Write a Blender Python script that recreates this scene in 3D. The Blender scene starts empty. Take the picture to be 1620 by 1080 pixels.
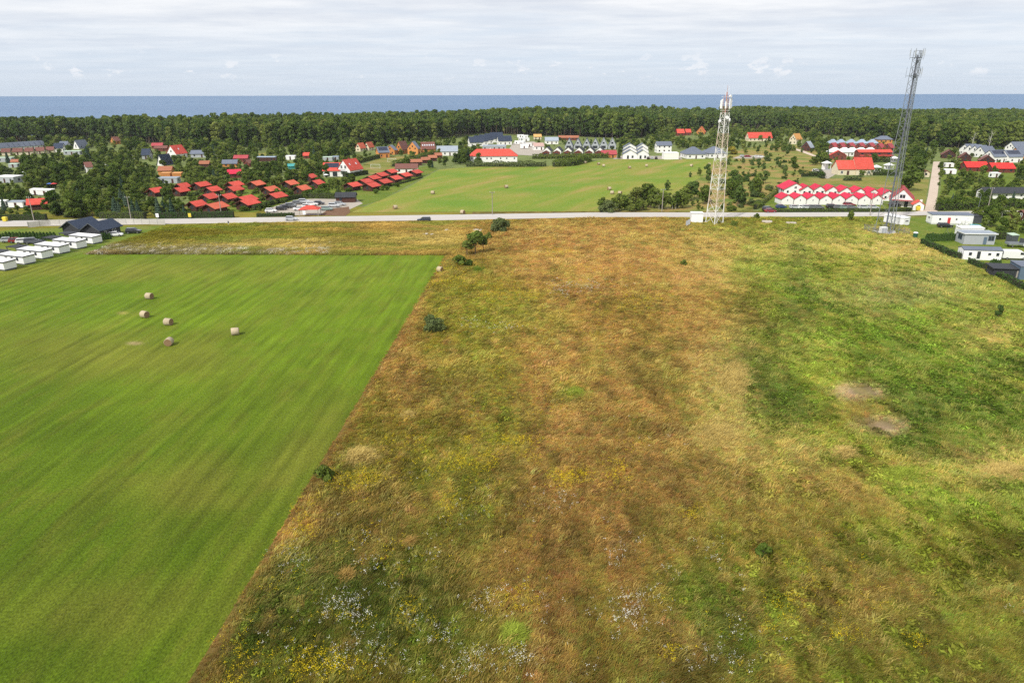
import bpy, math, random
import numpy as np
from mathutils import Vector, Matrix

random.seed(11)
SC = bpy.context.scene
COL = SC.collection
RAD = math.radians

# ------------------------------------------------------------------ camera
CAM_H, PITCH, ROLL, F = 40.0, RAD(19.86), RAD(-0.14), 1080.0   # F in photo pixels (photo 1620 x 1080)
_f = Vector((0, math.cos(PITCH), -math.sin(PITCH)))
_r0, _u0 = Vector((1, 0, 0)), Vector((0, math.sin(PITCH), math.cos(PITCH)))
_r = _r0 * math.cos(ROLL) + _u0 * math.sin(ROLL)
_u = _u0 * math.cos(ROLL) - _r0 * math.sin(ROLL)
cd = bpy.data.cameras.new('camera'); cam = bpy.data.objects.new('camera', cd); COL.objects.link(cam)
M = Matrix.Identity(4)
for i in range(3):
    M[i][0], M[i][1], M[i][2] = _r[i], _u[i], -_f[i]
M[2][3] = CAM_H
cam.matrix_world = M
cd.sensor_width = 36.0; cd.lens = 24.0; cd.clip_start = 0.5; cd.clip_end = 120000
SC.camera = cam

# ------------------------------------------------------------------ world and sun
SUN_EL, SUN_AZ = RAD(44), RAD(216)      # compass: 0 = +Y (the sea), clockwise; the sun stands behind the camera, to its left
w = bpy.data.worlds.new('World'); SC.world = w; w.use_nodes = True
nt = w.node_tree; nt.nodes.clear()
def N(t, kind, **kw):
    n = t.nodes.new(kind)
    for k, v in kw.items(): setattr(n, k, v)
    return n
def sky_world():
    L = nt.links.new
    out = N(nt, 'ShaderNodeOutputWorld'); bg = N(nt, 'ShaderNodeBackground'); bg.inputs[1].default_value = 0.092
    sky = N(nt, 'ShaderNodeTexSky', sky_type='NISHITA'); sky.sun_disc = False
    sky.sun_elevation = SUN_EL; sky.sun_rotation = SUN_AZ; sky.air_density = 1.0; sky.dust_density = 1.4; sky.ozone_density = 2.0
    tc = N(nt, 'ShaderNodeTexCoord'); sep = N(nt, 'ShaderNodeSeparateXYZ'); L(tc.outputs['Generated'], sep.inputs[0])
    def m(op, a, b=None, clamp=False):
        n = N(nt, 'ShaderNodeMath', operation=op); n.use_clamp = clamp
        for i, s in enumerate((a, b)):
            if s is None: continue
            if isinstance(s, (int, float)): n.inputs[i].default_value = s
            else: L(s, n.inputs[i])
        return n.outputs[0]
    z = m('MAXIMUM', sep.outputs[2], 0.0)
    zz = m('ADD', z, 0.035)
    px, py = m('DIVIDE', sep.outputs[0], zz), m('DIVIDE', sep.outputs[1], zz)
    comb = N(nt, 'ShaderNodeCombineXYZ'); L(px, comb.inputs[0]); L(py, comb.inputs[1])
    def noise(vec, scale, detail, rough, sx=1, sy=1, off=0):
        mp = N(nt, 'ShaderNodeMapping'); mp.inputs['Scale'].default_value = (sx, sy, 1); mp.inputs['Location'].default_value = (off, off * .7, off * .3)
        L(vec, mp.inputs[0])
        t = N(nt, 'ShaderNodeTexNoise'); t.inputs['Scale'].default_value = scale; t.inputs['Detail'].default_value = detail; t.inputs['Roughness'].default_value = rough
        L(mp.outputs[0], t.inputs[0]); return t.outputs[0]
    def ramp(v, stops):
        r = N(nt, 'ShaderNodeValToRGB'); e = r.color_ramp.elements
        while len(e) < len(stops): e.new(0.5)
        for q, (p, c) in zip(e, stops): q.position = p; q.color = (*c, 1) if not isinstance(c, (int, float)) else (c, c, c, 1)
        L(v, r.inputs[0]); return r.outputs[0]
    # layered stratocumulus: coverage and shade from noise on the cloud plane
    cover = ramp(noise(comb.outputs[0], .42, 6, .62, .75, 1.3, 4), [(.34, .25), (.48, .85), (.62, 1.0)])
    shade = ramp(noise(comb.outputs[0], .85, 7, .62, .85, 1.25, 13), [(.34, (6.7, 7.05, 7.75)), (.46, (7.7, 7.95, 8.4)), (.56, (8.7, 8.8, 9.0)), (.68, (9.5, 9.5, 9.55))])
    # thin veil: fades to clear pale blue towards the horizon
    low = N(nt, 'ShaderNodeMapRange'); low.inputs[1].default_value = 0.0; low.inputs[2].default_value = 0.15; L(z, low.inputs[0])
    hz = ramp(low.outputs[0], [(0.0, (6.3, 7.25, 8.5)), (.35, (6.5, 7.45, 8.75)), (.75, (7.0, 7.6, 8.6)), (1.0, (7.2, 7.65, 8.6))])
    nearh = ramp(low.outputs[0], [(0.0, .10), (.22, .30), (.60, .75), (1.0, 1.0)])
    # blue behind the clouds is the sky texture, whitened by the veil
    veil = N(nt, 'ShaderNodeMix', data_type='RGBA'); veil.inputs[0].default_value = 0.86
    L(sky.outputs[0], veil.inputs[6]); L(hz, veil.inputs[7])
    mk = m('MULTIPLY', cover, nearh)
    mx = N(nt, 'ShaderNodeMix', data_type='RGBA'); L(mk, mx.inputs[0]); L(veil.outputs[2], mx.inputs[6]); L(shade, mx.inputs[7])
    # small bright cumulus heads low over the horizon
    n2 = N(nt, 'ShaderNodeVectorMath', operation='NORMALIZE'); L(tc.outputs['Generated'], n2.inputs[0])
    cu = noise(n2.outputs[0], 16, 4, .55, 1.0, 1.0, 2.3)
    mp2 = N(nt, 'ShaderNodeMapping'); mp2.inputs['Scale'].default_value = (1, 1, 2.2); L(n2.outputs[0], mp2.inputs[0])
    cu = noise(mp2.outputs[0], 30, 4, .6, 1, 1, 2.3)
    band = N(nt, 'ShaderNodeValToRGB'); e = band.color_ramp.elements
    for k in range(2): e.new(.5)
    for q, (p, c) in zip(e, [(.018, 0), (.026, 1), (.036, .75), (.062, 0)]): q.position = p; q.color = (c, c, c, 1)
    L(z, band.inputs[0])
    cum = ramp(m('MULTIPLY', m('SUBTRACT', cu, .60), 1.0), [(0.0, 0.0), (.06, .6)])
    cmask = m('MULTIPLY', cum, band.outputs[0])
    mx2 = N(nt, 'ShaderNodeMix', data_type='RGBA'); L(cmask, mx2.inputs[0]); L(mx.outputs[2], mx2.inputs[6]); mx2.inputs[7].default_value = (9.1, 9.1, 9.3, 1)
    L(mx2.outputs[2], bg.inputs[0]); L(bg.outputs[0], out.inputs[0])
sky_world()

sd = bpy.data.lights.new('sun', 'SUN'); sun = bpy.data.objects.new('sun', sd); COL.objects.link(sun)
sd.energy = 3.7; sd.angle = RAD(1.5); sd.color = (1.0, 0.955, 0.88)
sdir = Vector((math.sin(SUN_AZ) * math.cos(SUN_EL), math.cos(SUN_AZ) * math.cos(SUN_EL), math.sin(SUN_EL)))
sun.rotation_euler = sdir.to_track_quat('Z', 'Y').to_euler(); sun.location = (-60, -60, 120)

SC.view_settings.view_transform = 'Standard'; SC.view_settings.look = 'None'; SC.view_settings.gamma = 1
SC.view_settings.exposure = 0.25; SC.view_settings.use_curve_mapping = False
SC.render.engine = 'CYCLES'; SC.cycles.use_denoising = False
SC.cycles.max_bounces = 5; SC.cycles.diffuse_bounces = 3; SC.cycles.glossy_bounces = 2; SC.cycles.transmission_bounces = 2; SC.cycles.transparent_max_bounces = 4
SC.cycles.use_adaptive_sampling = True; SC.cycles.adaptive_threshold = 0.01

# ------------------------------------------------------------------ pixel <-> world
def at(px, py, z=0.0):
    """point at height z seen at a pixel of the photograph"""
    d = _f + _r * ((px - 810) / F) + _u * ((540 - py) / F)
    t = (z - CAM_H) / d.z
    return Vector((0, 0, CAM_H)) + d * t
def proj(p):
    q = Vector(p) - Vector((0, 0, CAM_H)); zc = q.dot(_f)
    return 810 + F * q.dot(_r) / zc, 540 - F * q.dot(_u) / zc
def proj_np(X, Y, Z=0.0):
    q = np.stack([X, Y, np.zeros_like(X) + Z - CAM_H], -1)
    zc = q @ np.array(_f)
    return 810 + F * (q @ np.array(_r)) / zc, 540 - F * (q @ np.array(_u)) / zc
def mpp(py, px=810):
    p = at(px, py); return (p - Vector((0, 0, CAM_H))).dot(_f) / F
def zm(x0, y0, s):
    return lambda x, y: (x0 + x / s, y0 + y / s)
Z1, Z2, Z3, Z4, Z5, Z6, Z7 = [zm(x, 180, 5.686) for x in (0, 220, 440, 680, 900, 1140, 1340)]
ZL = zm(0, 320, 5.686); ZV = zm(0, 220, 11.37); ZO = zm(540, 210, 9.82); ZA = zm(840, 195, 10.125); ZR = zm(1280, 210, 11.37); ZT = zm(1480, 215, 11.37); ZC = zm(1400, 320, 7.2)

# numpy value noise
def _hash(ix, iy, s):
    h = (ix.astype(np.int64) * 374761393 + iy.astype(np.int64) * 668265263 + s * 1442695041) & 0xffffffff
    h = ((h ^ (h >> 13)) * 1274126177) & 0xffffffff
    return ((h ^ (h >> 16)) & 0xffff) / 65535.0
def vnoise(x, y, s=0):
    ix, iy = np.floor(x), np.floor(y); fx, fy = x - ix, y - iy
    fx, fy = fx * fx * (3 - 2 * fx), fy * fy * (3 - 2 * fy)
    a, b, c, d = _hash(ix, iy, s), _hash(ix + 1, iy, s), _hash(ix, iy + 1, s), _hash(ix + 1, iy + 1, s)
    return (a * (1 - fx) + b * fx) * (1 - fy) + (c * (1 - fx) + d * fx) * fy
def fbm(x, y, s=0, o=4, g=.55):
    v, a, t = 0, 1.0, 0
    for k in range(o):
        v = v + a * vnoise(x * 2 ** k + 17.3 * k, y * 2 ** k - 9.1 * k, s + k); t += a; a *= g
    return v / t
def inpoly(px, py, poly):
    c = np.zeros(px.shape, bool); n = len(poly)
    for i in range(n):
        (x1, y1), (x2, y2) = poly[i], poly[(i + 1) % n]
        if y1 == y2: continue
        c ^= ((y1 > py) != (y2 > py)) & (px < (x2 - x1) * (py - y1) / (y2 - y1) + x1)
    return c

# ------------------------------------------------------------------ materials
MATS = {}
def mat(name, col, rough=.8, var=.12, scale=1.2, bump=0.0, bscale=20, metal=0.0, spec=.3, coat=0.0, stretch=(1, 1, 1)):
    if name in MATS: return MATS[name]
    m = bpy.data.materials.new(name); m.use_nodes = True; t = m.node_tree; b = t.nodes['Principled BSDF']; L = t.links.new
    b.inputs['Roughness'].default_value = rough; b.inputs['Metallic'].default_value = metal; b.inputs['Specular IOR Level'].default_value = spec
    if coat: b.inputs['Coat Weight'].default_value = coat; b.inputs['Coat Roughness'].default_value = .08
    g = N(t, 'ShaderNodeNewGeometry'); mp = N(t, 'ShaderNodeMapping'); mp.inputs['Scale'].default_value = stretch; L(g.outputs['Position'], mp.inputs[0])
    n = N(t, 'ShaderNodeTexNoise'); n.inputs['Scale'].default_value = scale; n.inputs['Detail'].default_value = 5; n.inputs['Roughness'].default_value = .65; L(mp.outputs[0], n.inputs[0])
    oi = N(t, 'ShaderNodeObjectInfo')
    mr = N(t, 'ShaderNodeMapRange'); mr.inputs[1].default_value = .25; mr.inputs[2].default_value = .75; mr.inputs[3].default_value = 1 - var; mr.inputs[4].default_value = 1 + var; L(n.outputs[0], mr.inputs[0])
    m2 = N(t, 'ShaderNodeMapRange'); m2.inputs[3].default_value = 1 - var * .6; m2.inputs[4].default_value = 1 + var * .6; L(oi.outputs['Random'], m2.inputs[0])
    mu = N(t, 'ShaderNodeMath', operation='MULTIPLY'); L(mr.outputs[0], mu.inputs[0]); L(m2.outputs[0], mu.inputs[1])
    vm = N(t, 'ShaderNodeVectorMath', operation='SCALE'); vm.inputs[0].default_value = col; L(mu.outputs[0], vm.inputs[3])
    L(vm.outputs[0], b.inputs['Base Color'])
    if bump:
        n2 = N(t, 'ShaderNodeTexNoise'); n2.inputs['Scale'].default_value = bscale; n2.inputs['Detail'].default_value = 4; L(mp.outputs[0], n2.inputs[0])
        bp = N(t, 'ShaderNodeBump'); bp.inputs['Strength'].default_value = 1; bp.inputs['Distance'].default_value = bump; L(n2.outputs[0], bp.inputs['Height']); L(bp.outputs[0], b.inputs['Normal'])
    MATS[name] = m; return m

def roofmat(name, col, var=.12, rough=.7, pitch=.22):
    """sheet or tile roof: courses across the slope come from a wave in object space"""
    if name in MATS: return MATS[name]
    m = mat(name, col, rough, var, .6, spec=.14); t = m.node_tree; L = t.links.new; b = t.nodes['Principled BSDF']
    tc = N(t, 'ShaderNodeTexCoord')
    wv = N(t, 'ShaderNodeTexWave', wave_type='BANDS', bands_direction='X'); wv.inputs['Scale'].default_value = .31416 / pitch; wv.inputs['Distortion'].default_value = .2; L(tc.outputs['Object'], wv.inputs[0])
    wz = N(t, 'ShaderNodeTexWave', wave_type='BANDS', bands_direction='Z'); wz.inputs['Scale'].default_value = .31416 / .18; L(tc.outputs['Object'], wz.inputs[0])
    ad = N(t, 'ShaderNodeMath', operation='ADD'); L(wv.outputs[1], ad.inputs[0]); L(wz.outputs[1], ad.inputs[1])
    bp = N(t, 'ShaderNodeBump'); bp.inputs['Distance'].default_value = .02; bp.inputs['Strength'].default_value = .6; L(ad.outputs[0], bp.inputs['Height']); L(bp.outputs[0], b.inputs['Normal'])
    return m

def leafmat(name, a, b_, trans=.3):
    if name in MATS: return MATS[name]
    m = bpy.data.materials.new(name); m.use_nodes = True; t = m.node_tree; t.nodes.clear(); L = t.links.new
    out = N(t, 'ShaderNodeOutputMaterial'); oi = N(t, 'ShaderNodeObjectInfo'); at_ = N(t, 'ShaderNodeAttribute', attribute_name='tone')
    mx = N(t, 'ShaderNodeMix', data_type='RGBA'); mx.inputs[6].default_value = (*a, 1); mx.inputs[7].default_value = (*b_, 1)
    sm = N(t, 'ShaderNodeMath', operation='ADD'); sm.use_clamp = True
    s1 = N(t, 'ShaderNodeMath', operation='MULTIPLY'); s1.inputs[1].default_value = .75; L(oi.outputs['Random'], s1.inputs[0])
    s2 = N(t, 'ShaderNodeMapRange'); s2.inputs[3].default_value = -.15; s2.inputs[4].default_value = .4; L(at_.outputs['Fac'], s2.inputs[0])
    L(s1.outputs[0], sm.inputs[0]); L(s2.outputs[0], sm.inputs[1]); L(sm.outputs[0], mx.inputs[0])
    d = N(t, 'ShaderNodeBsdfDiffuse'); tr = N(t, 'ShaderNodeBsdfTranslucent'); L(mx.outputs[2], d.inputs[0]); L(mx.outputs[2], tr.inputs[0])
    ms = N(t, 'ShaderNodeMixShader'); ms.inputs[0].default_value = trans; L(d.outputs[0], ms.inputs[1]); L(tr.outputs[0], ms.inputs[2]); L(ms.outputs[0], out.inputs[0])
    MATS[name] = m; return m

WHITE = mat('white_wall', (.76, .75, .72), .8, .05)
WHITEP = mat('white_paint', (.78, .78, .77), .5, .04)
CREAM = mat('cream_wall', (.62, .55, .40), .85, .06)
DARKGLASS = mat('window_glass', (.03, .035, .045), .08, .2, spec=.6)
BROWNW = mat('dark_brown_wood', (.065, .026, .018), .8, .25, 3)
REDW = mat('red_brown_wood', (.15, .042, .028), .8, .2, 3)
ORANGE = mat('orange_wall', (.55, .235, .07), .85, .08)
ORANGEW = mat('orange_timber', (.46, .19, .055), .8, .12)
BLACKW = mat('black_timber', (.035, .036, .042), .7, .2, 4)
GREYW = mat('grey_wall', (.36, .38, .40), .8, .06)
BLUEW = mat('slate_blue_wall', (.10, .145, .20), .7, .08)
CONC = mat('concrete', (.40, .39, .37), .9, .12, 2)
R_RED = roofmat('red_roof', (.53, .078, .056), .18)
R_ORRED = roofmat('orange_red_roof', (.55, .125, .07), .18)
R_PINK = roofmat('crimson_roof', (.52, .030, .066), .14)
R_DULLPINK = roofmat('dull_pink_roof', (.36, .065, .075))
R_BROWN = roofmat('brown_roof', (.17, .075, .06))
R_RUST = roofmat('rusty_brown_roof', (.33, .13, .075))
R_NAVY = roofmat('navy_roof', (.035, .047, .075))
R_GREY = roofmat('slate_grey_roof', (.135, .155, .20))
R_LGREY = roofmat('light_grey_roof', (.30, .34, .39))
R_BLUEG = roofmat('blue_grey_roof', (.30, .37, .46))
R_WHITE = roofmat('white_roof', (.74, .74, .73))
R_DARK = roofmat('charcoal_roof', (.045, .048, .055))
R_PGREEN = roofmat('pale_green_roof', (.42, .52, .42))
STEEL = mat('galvanised_steel', (.23, .25, .27), .55, .1, metal=.3)
DSTEEL = mat('dark_steel', (.10, .11, .12), .5, .1, metal=.4)
TYRE = mat('tyre_rubber', (.02, .02, .02), .9, .1)
RIM = mat('wheel_rim', (.35, .35, .36), .3, .1, metal=.7)
LAMP = mat('lamp_glass', (.7, .7, .68), .1, .02, spec=.6)
TAIL = mat('tail_lamp', (.35, .02, .02), .2, .02)
WOODPOLE = mat('weathered_pole', (.30, .27, .23), .9, .2, 4)
BARK = mat('bark', (.085, .065, .048), .95, .3, 3)
BIRCHB = mat('birch_bark', (.45, .43, .39), .9, .3, 3)
SOLAR = mat('solar_panel', (.018, .024, .05), .12, .1, spec=.6)
YELLOWP = mat('yellow_plastic', (.65, .52, .05), .5, .05)
REDP = mat('red_plastic', (.5, .04, .04), .5, .05)
BLUEP = mat('blue_plastic', (.04, .10, .34), .5, .05)
TEALP = mat('teal_canvas', (.06, .30, .30), .7, .08)
GREENP = mat('green_plastic', (.02, .09, .05), .5, .05)
LEAF_D = leafmat('leaves_dark', (.044, .080, .014), (.120, .170, .034), 0.3)
LEAF_M = leafmat('leaves_mid', (.075, .125, .020), (.180, .225, .046), 0.3)
LEAF_L = leafmat('leaves_light', (.125, .180, .034), (.235, .265, .065), 0.3)
LEAF_P = leafmat('pine_needles', (.060, .110, .026), (.140, .190, .048), 0.2)
LEAF_S = leafmat('spruce_needles', (.042, .080, .052), (.090, .130, .085), 0.2)
LEAF_T = leafmat('thuja_foliage', (.038, .085, .020), (.085, .140, .036), 0.2)
LEAF_W = leafmat('grey_willow_leaves', (.080, .118, .036), (.160, .195, .074), .3)
LEAF_Y = leafmat('yellow_leaves', (.26, .23, .03), (.36, .30, .05))

# ------------------------------------------------------------------ mesh builder
class MB:
    def __init__(s): s.v, s.f = [], []
    def quad(s, *p):
        n = len(s.v); s.v += [tuple(q) for q in p]; s.f.append(tuple(range(n, n + len(p)))); return s
    def box(s, x0, x1, y0, y1, z0, z1):
        n = len(s.v)
        s.v += [(x0, y0, z0), (x1, y0, z0), (x1, y1, z0), (x0, y1, z0), (x0, y0, z1), (x1, y0, z1), (x1, y1, z1), (x0, y1, z1)]
        s.f += [tuple(n + i for i in q) for q in ((3, 2, 1, 0), (4, 5, 6, 7), (0, 1, 5, 4), (1, 2, 6, 5), (2, 3, 7, 6), (3, 0, 4, 7))]; return s
    def hexa(s, b, t):
        n = len(s.v); s.v += [tuple(p) for p in b] + [tuple(p) for p in t]; k = len(b)
        s.f.append(tuple(n + i for i in reversed(range(k)))); s.f.append(tuple(n + k + i for i in range(k)))
        s.f += [(n + i, n + (i + 1) % k, n + k + (i + 1) % k, n + k + i) for i in range(k)]; return s
    def tube(s, a, b, r0, r1=None, k=6, cap=True):
        r1 = r0 if r1 is None else r1; a, b = Vector(a), Vector(b); d = (b - a).normalized()
        x = d.orthogonal().normalized(); y = d.cross(x)
        P = lambda c, r: [c + x * (r * math.cos(2 * math.pi * i / k)) + y * (r * math.sin(2 * math.pi * i / k)) for i in range(k)]
        n = len(s.v); s.v += [tuple(p) for p in P(a, r0) + P(b, r1)]
        s.f += [(n + i, n + (i + 1) % k, n + k + (i + 1) % k, n + k + i) for i in range(k)]
        if cap: s.f.append(tuple(n + i for i in reversed(range(k)))); s.f.append(tuple(n + k + i for i in range(k)))
        return s
    def mesh(s, name, m, smooth=False):
        me = bpy.data.meshes.new(name); me.from_pydata(s.v, [], s.f); me.materials.append(m)
        if smooth: me.shade_smooth()
        me.update(); return me

class Part:
    def __init__(s, name, mesh, parent=-1, loc=(0, 0, 0), rot=(0, 0, 0), label=None):
        s.name, s.mesh, s.parent, s.loc, s.rot, s.label = name, mesh, parent, loc, rot, label

THINGS = []      # (root, ref phrase, pixel rect) of what has been placed, for labels and for keeping trees off
def props(o, label=None, cat=None, group=None, kind=None):
    if label: o['label'] = label
    if cat: o['category'] = cat
    if group: o['group'] = group
    if kind: o['kind'] = kind
    return o
def place(name, parts, loc, rotz, label, cat, group=None, scale=1.0, rect=None, ref=None):
    root = bpy.data.objects.new(name, None); COL.objects.link(root); root.empty_display_size = .5
    root.location = loc; root.rotation_euler = (0, 0, rotz); root.scale = (scale,) * 3 if isinstance(scale, (int, float)) else scale
    props(root, label, cat, group); obs = []
    for p in parts:
        o = bpy.data.objects.new(p.name, p.mesh); COL.objects.link(o)
        o.parent = root if p.parent < 0 else obs[p.parent]
        o.location = p.loc; o.rotation_euler = p.rot
        if p.label: o['label'] = p.label
        obs.append(o)
    if ref: THINGS.append((root, ref, rect))
    return root
def single(name, mesh, loc, rotz, label=None, cat=None, group=None, kind=None, scale=1.0):
    o = bpy.data.objects.new(name, mesh); COL.objects.link(o); o.location = loc; o.rotation_euler = (0, 0, rotz); o.scale = (scale,) * 3
    return props(o, label, cat, group, kind)
ORD = ['leftmost', 'second from left', 'third from left', 'fourth from left', 'fifth from left', 'sixth from left', 'seventh from left', 'eighth from left', 'ninth from left', 'tenth from left', 'eleventh from left', 'twelfth from left']
def rank(i, n):
    if n == 1: return 'only'
    if i == n - 1: return 'rightmost'
    if i == n - 2 and n > 5: return 'second from right'
    if i == n - 3 and n > 8: return 'third from right'
    return ORD[i]

# ------------------------------------------------------------------ ground colours
PAL = {k: np.array(v) for k, v in dict(
    rust=(.256, .148, .048), brown=(.196, .129, .034), tan=(.295, .195, .058), straw=(.370, .285, .095), olive=(.135, .122, .016),
    ygreen=(.170, .178, .026), green=(.108, .155, .020), dgreen=(.052, .084, .016), dolive=(.105, .090, .020), ggreen=(.160, .168, .036),
    grey=(.150, .138, .058), sand=(.46, .31, .20), lime=(.215, .255, .036), lawn=(.128, .196, .010), lawnd=(.092, .152, .007), lawnt=(.182, .184, .024)).items()}
# (px, py, rx, ry, colour, weight): where the photograph shows a stand of one kind of grass
MEADOW = [
 (930, 590, 110, 120, 'rust', 1.3), (930, 740, 110, 110, 'rust', 1.7), (900, 900, 110, 110, 'rust', 1.4), (920, 1030, 120, 70, 'rust', 1.0), (1000, 500, 110, 60, 'rust', 1.2), (1090, 800, 100, 70, 'rust', 1.0),
 (960, 385, 190, 26, 'rust', 3), (960, 425, 150, 40, 'rust', 2.2), (870, 372, 110, 14, 'tan', 2), (1010, 460, 110, 50, 'rust', 1.6), (760, 440, 60, 30, 'olive', 1.6), (640, 560, 30, 100, 'rust', 1.7),
 (800, 500, 110, 50, 'ygreen', 2.2), (720, 545, 70, 40, 'olive', 2), (690, 610, 50, 40, 'dolive', 1.6), (950, 560, 130, 60, 'brown', 2.4), (1010, 485, 36, 40, 'ygreen', 2.2), (1030, 560, 50, 45, 'dolive', 1.6),
 (720, 640, 60, 50, 'tan', 1.2), (785, 640, 36, 90, 'ygreen', 2.2), (900, 660, 90, 70, 'tan', 2.0), (905, 625, 30, 22, 'lime', 2.2), (1020, 640, 80, 60, 'brown', 2.0), (1010, 590, 35, 30, 'dgreen', 1.3),
 (650, 690, 90, 50, 'olive', 2), (570, 725, 26, 16, 'straw', 2.6), (610, 760, 120, 50, 'dolive', 1.8), (760, 730, 80, 60, 'ygreen', 1.7), (850, 740, 30, 130, 'rust', 1.6), (960, 760, 110, 80, 'brown', 2.6), (1090, 770, 100, 60, 'tan', 1.9),
 (480, 830, 40, 30, 'rust', 1.5), (520, 900, 110, 60, 'dgreen', 1.8), (660, 860, 110, 60, 'brown', 1.4), (640, 900, 60, 40, 'green', 1.2), (740, 840, 70, 50, 'green', 1.4), (880, 880, 90, 90, 'brown', 2.4), (560, 980, 140, 60, 'dgreen', 1.7), (390, 1010, 60, 70, 'dgreen', 1.7),
 (700, 1000, 130, 60, 'green', 1.3), (810, 1010, 22, 22, 'lime', 3.0), (920, 1010, 110, 60, 'brown', 2), (1085, 930, 60, 50, 'green', 2.4), (1140, 1000, 80, 60, 'dgreen', 1.6), (1030, 1050, 90, 40, 'dolive', 1.5), (1150, 860, 120, 60, 'olive', 1.6),
 (1120, 420, 50, 40, 'straw', 1.7), (1200, 425, 90, 30, 'green', 2.0), (1090, 530, 50, 60, 'tan', 1.6), (1130, 600, 40, 60, 'straw', 2.6), (1150, 690, 50, 60, 'straw', 2.1), (1130, 640, 30, 30, 'lime', 1.4), (1200, 600, 50, 62, 'dgreen', 2.8), (1245, 640, 45, 40, 'dgreen', 2.4), (1265, 440, 20, 60, 'dgreen', 2.5), (1175, 505, 40, 40, 'dolive', 1.4),
 (1290, 590, 60, 36, 'lime', 2.2), (1300, 560, 60, 26, 'ggreen', 1.5), (1260, 445, 22, 46, 'dgreen', 1.9), (1290, 490, 40, 20, 'dgreen', 1.4), (1330, 450, 70, 30, 'ggreen', 1.6), (1400, 470, 80, 28, 'grey', 1.4), (1480, 440, 70, 26, 'grey', 1.2), (1330, 420, 120, 30, 'ygreen', 1.2), (1500, 500, 120, 40, 'green', 1.2), (1560, 480, 70, 40, 'ggreen', 2.2),
 (1250, 375, 170, 22, 'ggreen', 1.9), (1330, 395, 130, 20, 'straw', 1.4), (1420, 390, 40, 20, 'straw', 1.8), (1210, 352, 150, 10, 'olive', 1.4), (1390, 540, 110, 30, 'green', 2.2), (1480, 580, 110, 40, 'green', 2.2), (1560, 530, 60, 26, 'straw', 1.5), (1580, 620, 70, 50, 'dgreen', 2.2), (1470, 650, 80, 50, 'dgreen', 2.8), (1400, 560, 60, 25, 'dgreen', 2.5), (1540, 680, 90, 40, 'green', 2.0),
 (1363, 621, 28, 9, 'sand', 9), (1395, 676, 27, 10, 'sand', 9), (1420, 735, 40, 14, 'tan', 1.2), (1380, 650, 40, 20, 'tan', 1.8), (1330, 690, 50, 40, 'ygreen', 1.9), (1240, 720, 60, 30, 'straw', 1.6), (1450, 760, 60, 26, 'lime', 2.0), (1560, 740, 80, 36, 'straw', 1.3), (1560, 800, 80, 40, 'green', 2.6), (1480, 780, 60, 30, 'lime', 1.7),
 (1310, 775, 100, 36, 'tan', 1.7), (1240, 840, 100, 46, 'brown', 1.5), (1330, 840, 120, 60, 'olive', 1.2), (1500, 900, 120, 70, 'ygreen', .9), (1200, 720, 60, 60, 'ygreen', 1.0), (1390, 855, 50, 32, 'lime', 1.6), (1350, 880, 60, 30, 'dgreen', 1.1), (1480, 880, 110, 50, 'olive', 2.1), (1570, 900, 80, 60, 'dolive', 1.8), (1330, 950, 110, 50, 'brown', 1.9), (1460, 980, 120, 60, 'dolive', 2.1), (1250, 1010, 90, 50, 'dolive', 1.7), (1340, 1050, 80, 30, 'olive', 1.4), (1540, 1030, 90, 50, 'brown', 1.3), (1400, 940, 60, 30, 'brown', 1.4)]
VERGE = [(250, 398, 160, 8, 'grey', 3), (420, 390, 130, 10, 'straw', 2), (600, 398, 130, 8, 'tan', 3), (560, 360, 150, 12, 'tan', 2.0), (680, 378, 60, 12, 'straw', 1.6), (300, 372, 120, 14, 'olive', 2.4), (450, 372, 120, 12, 'olive', 2), (170, 402, 40, 6, 'rust', 1.6), (740, 360, 40, 12, 'tan', 1.5), (360, 358, 120, 6, 'ygreen', 1.6)]
LAWN = [(200, 430, 260, 14, 'lawnt', 2.4), (120, 470, 160, 30, 'lawnd', 1.4), (420, 430, 180, 20, 'lawn', 1.6), (600, 470, 90, 60, 'lawn', 2.0), (330, 500, 130, 40, 'lawn', 1.5), (500, 560, 120, 60, 'lawn', 1.6), (180, 560, 160, 40, 'lawnt', 1.3), (60, 620, 120, 40, 'lawnd', 1.8),
 (300, 640, 160, 40, 'lawn', 1.2), (420, 660, 90, 40, 'lawnd', 1.2), (160, 700, 160, 40, 'lawnd', 1.5), (480, 690, 60, 60, 'lawnt', 1.5), (330, 770, 130, 40, 'lawnt', 1.4), (250, 840, 160, 50, 'lawnd', 1.5), (60, 850, 120, 60, 'lawnd', 1.8), (380, 840, 60, 50, 'lawn', 1.4), (150, 960, 160, 50, 'lawnt', 1.1), (60, 1040, 120, 40, 'lawnd', 1.4), (270, 1000, 60, 60, 'lawn', 1.1), (194, 495, 7, 2.0, 'straw', 3), (216, 543, 9, 2.2, 'sand', 3)]
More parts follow.
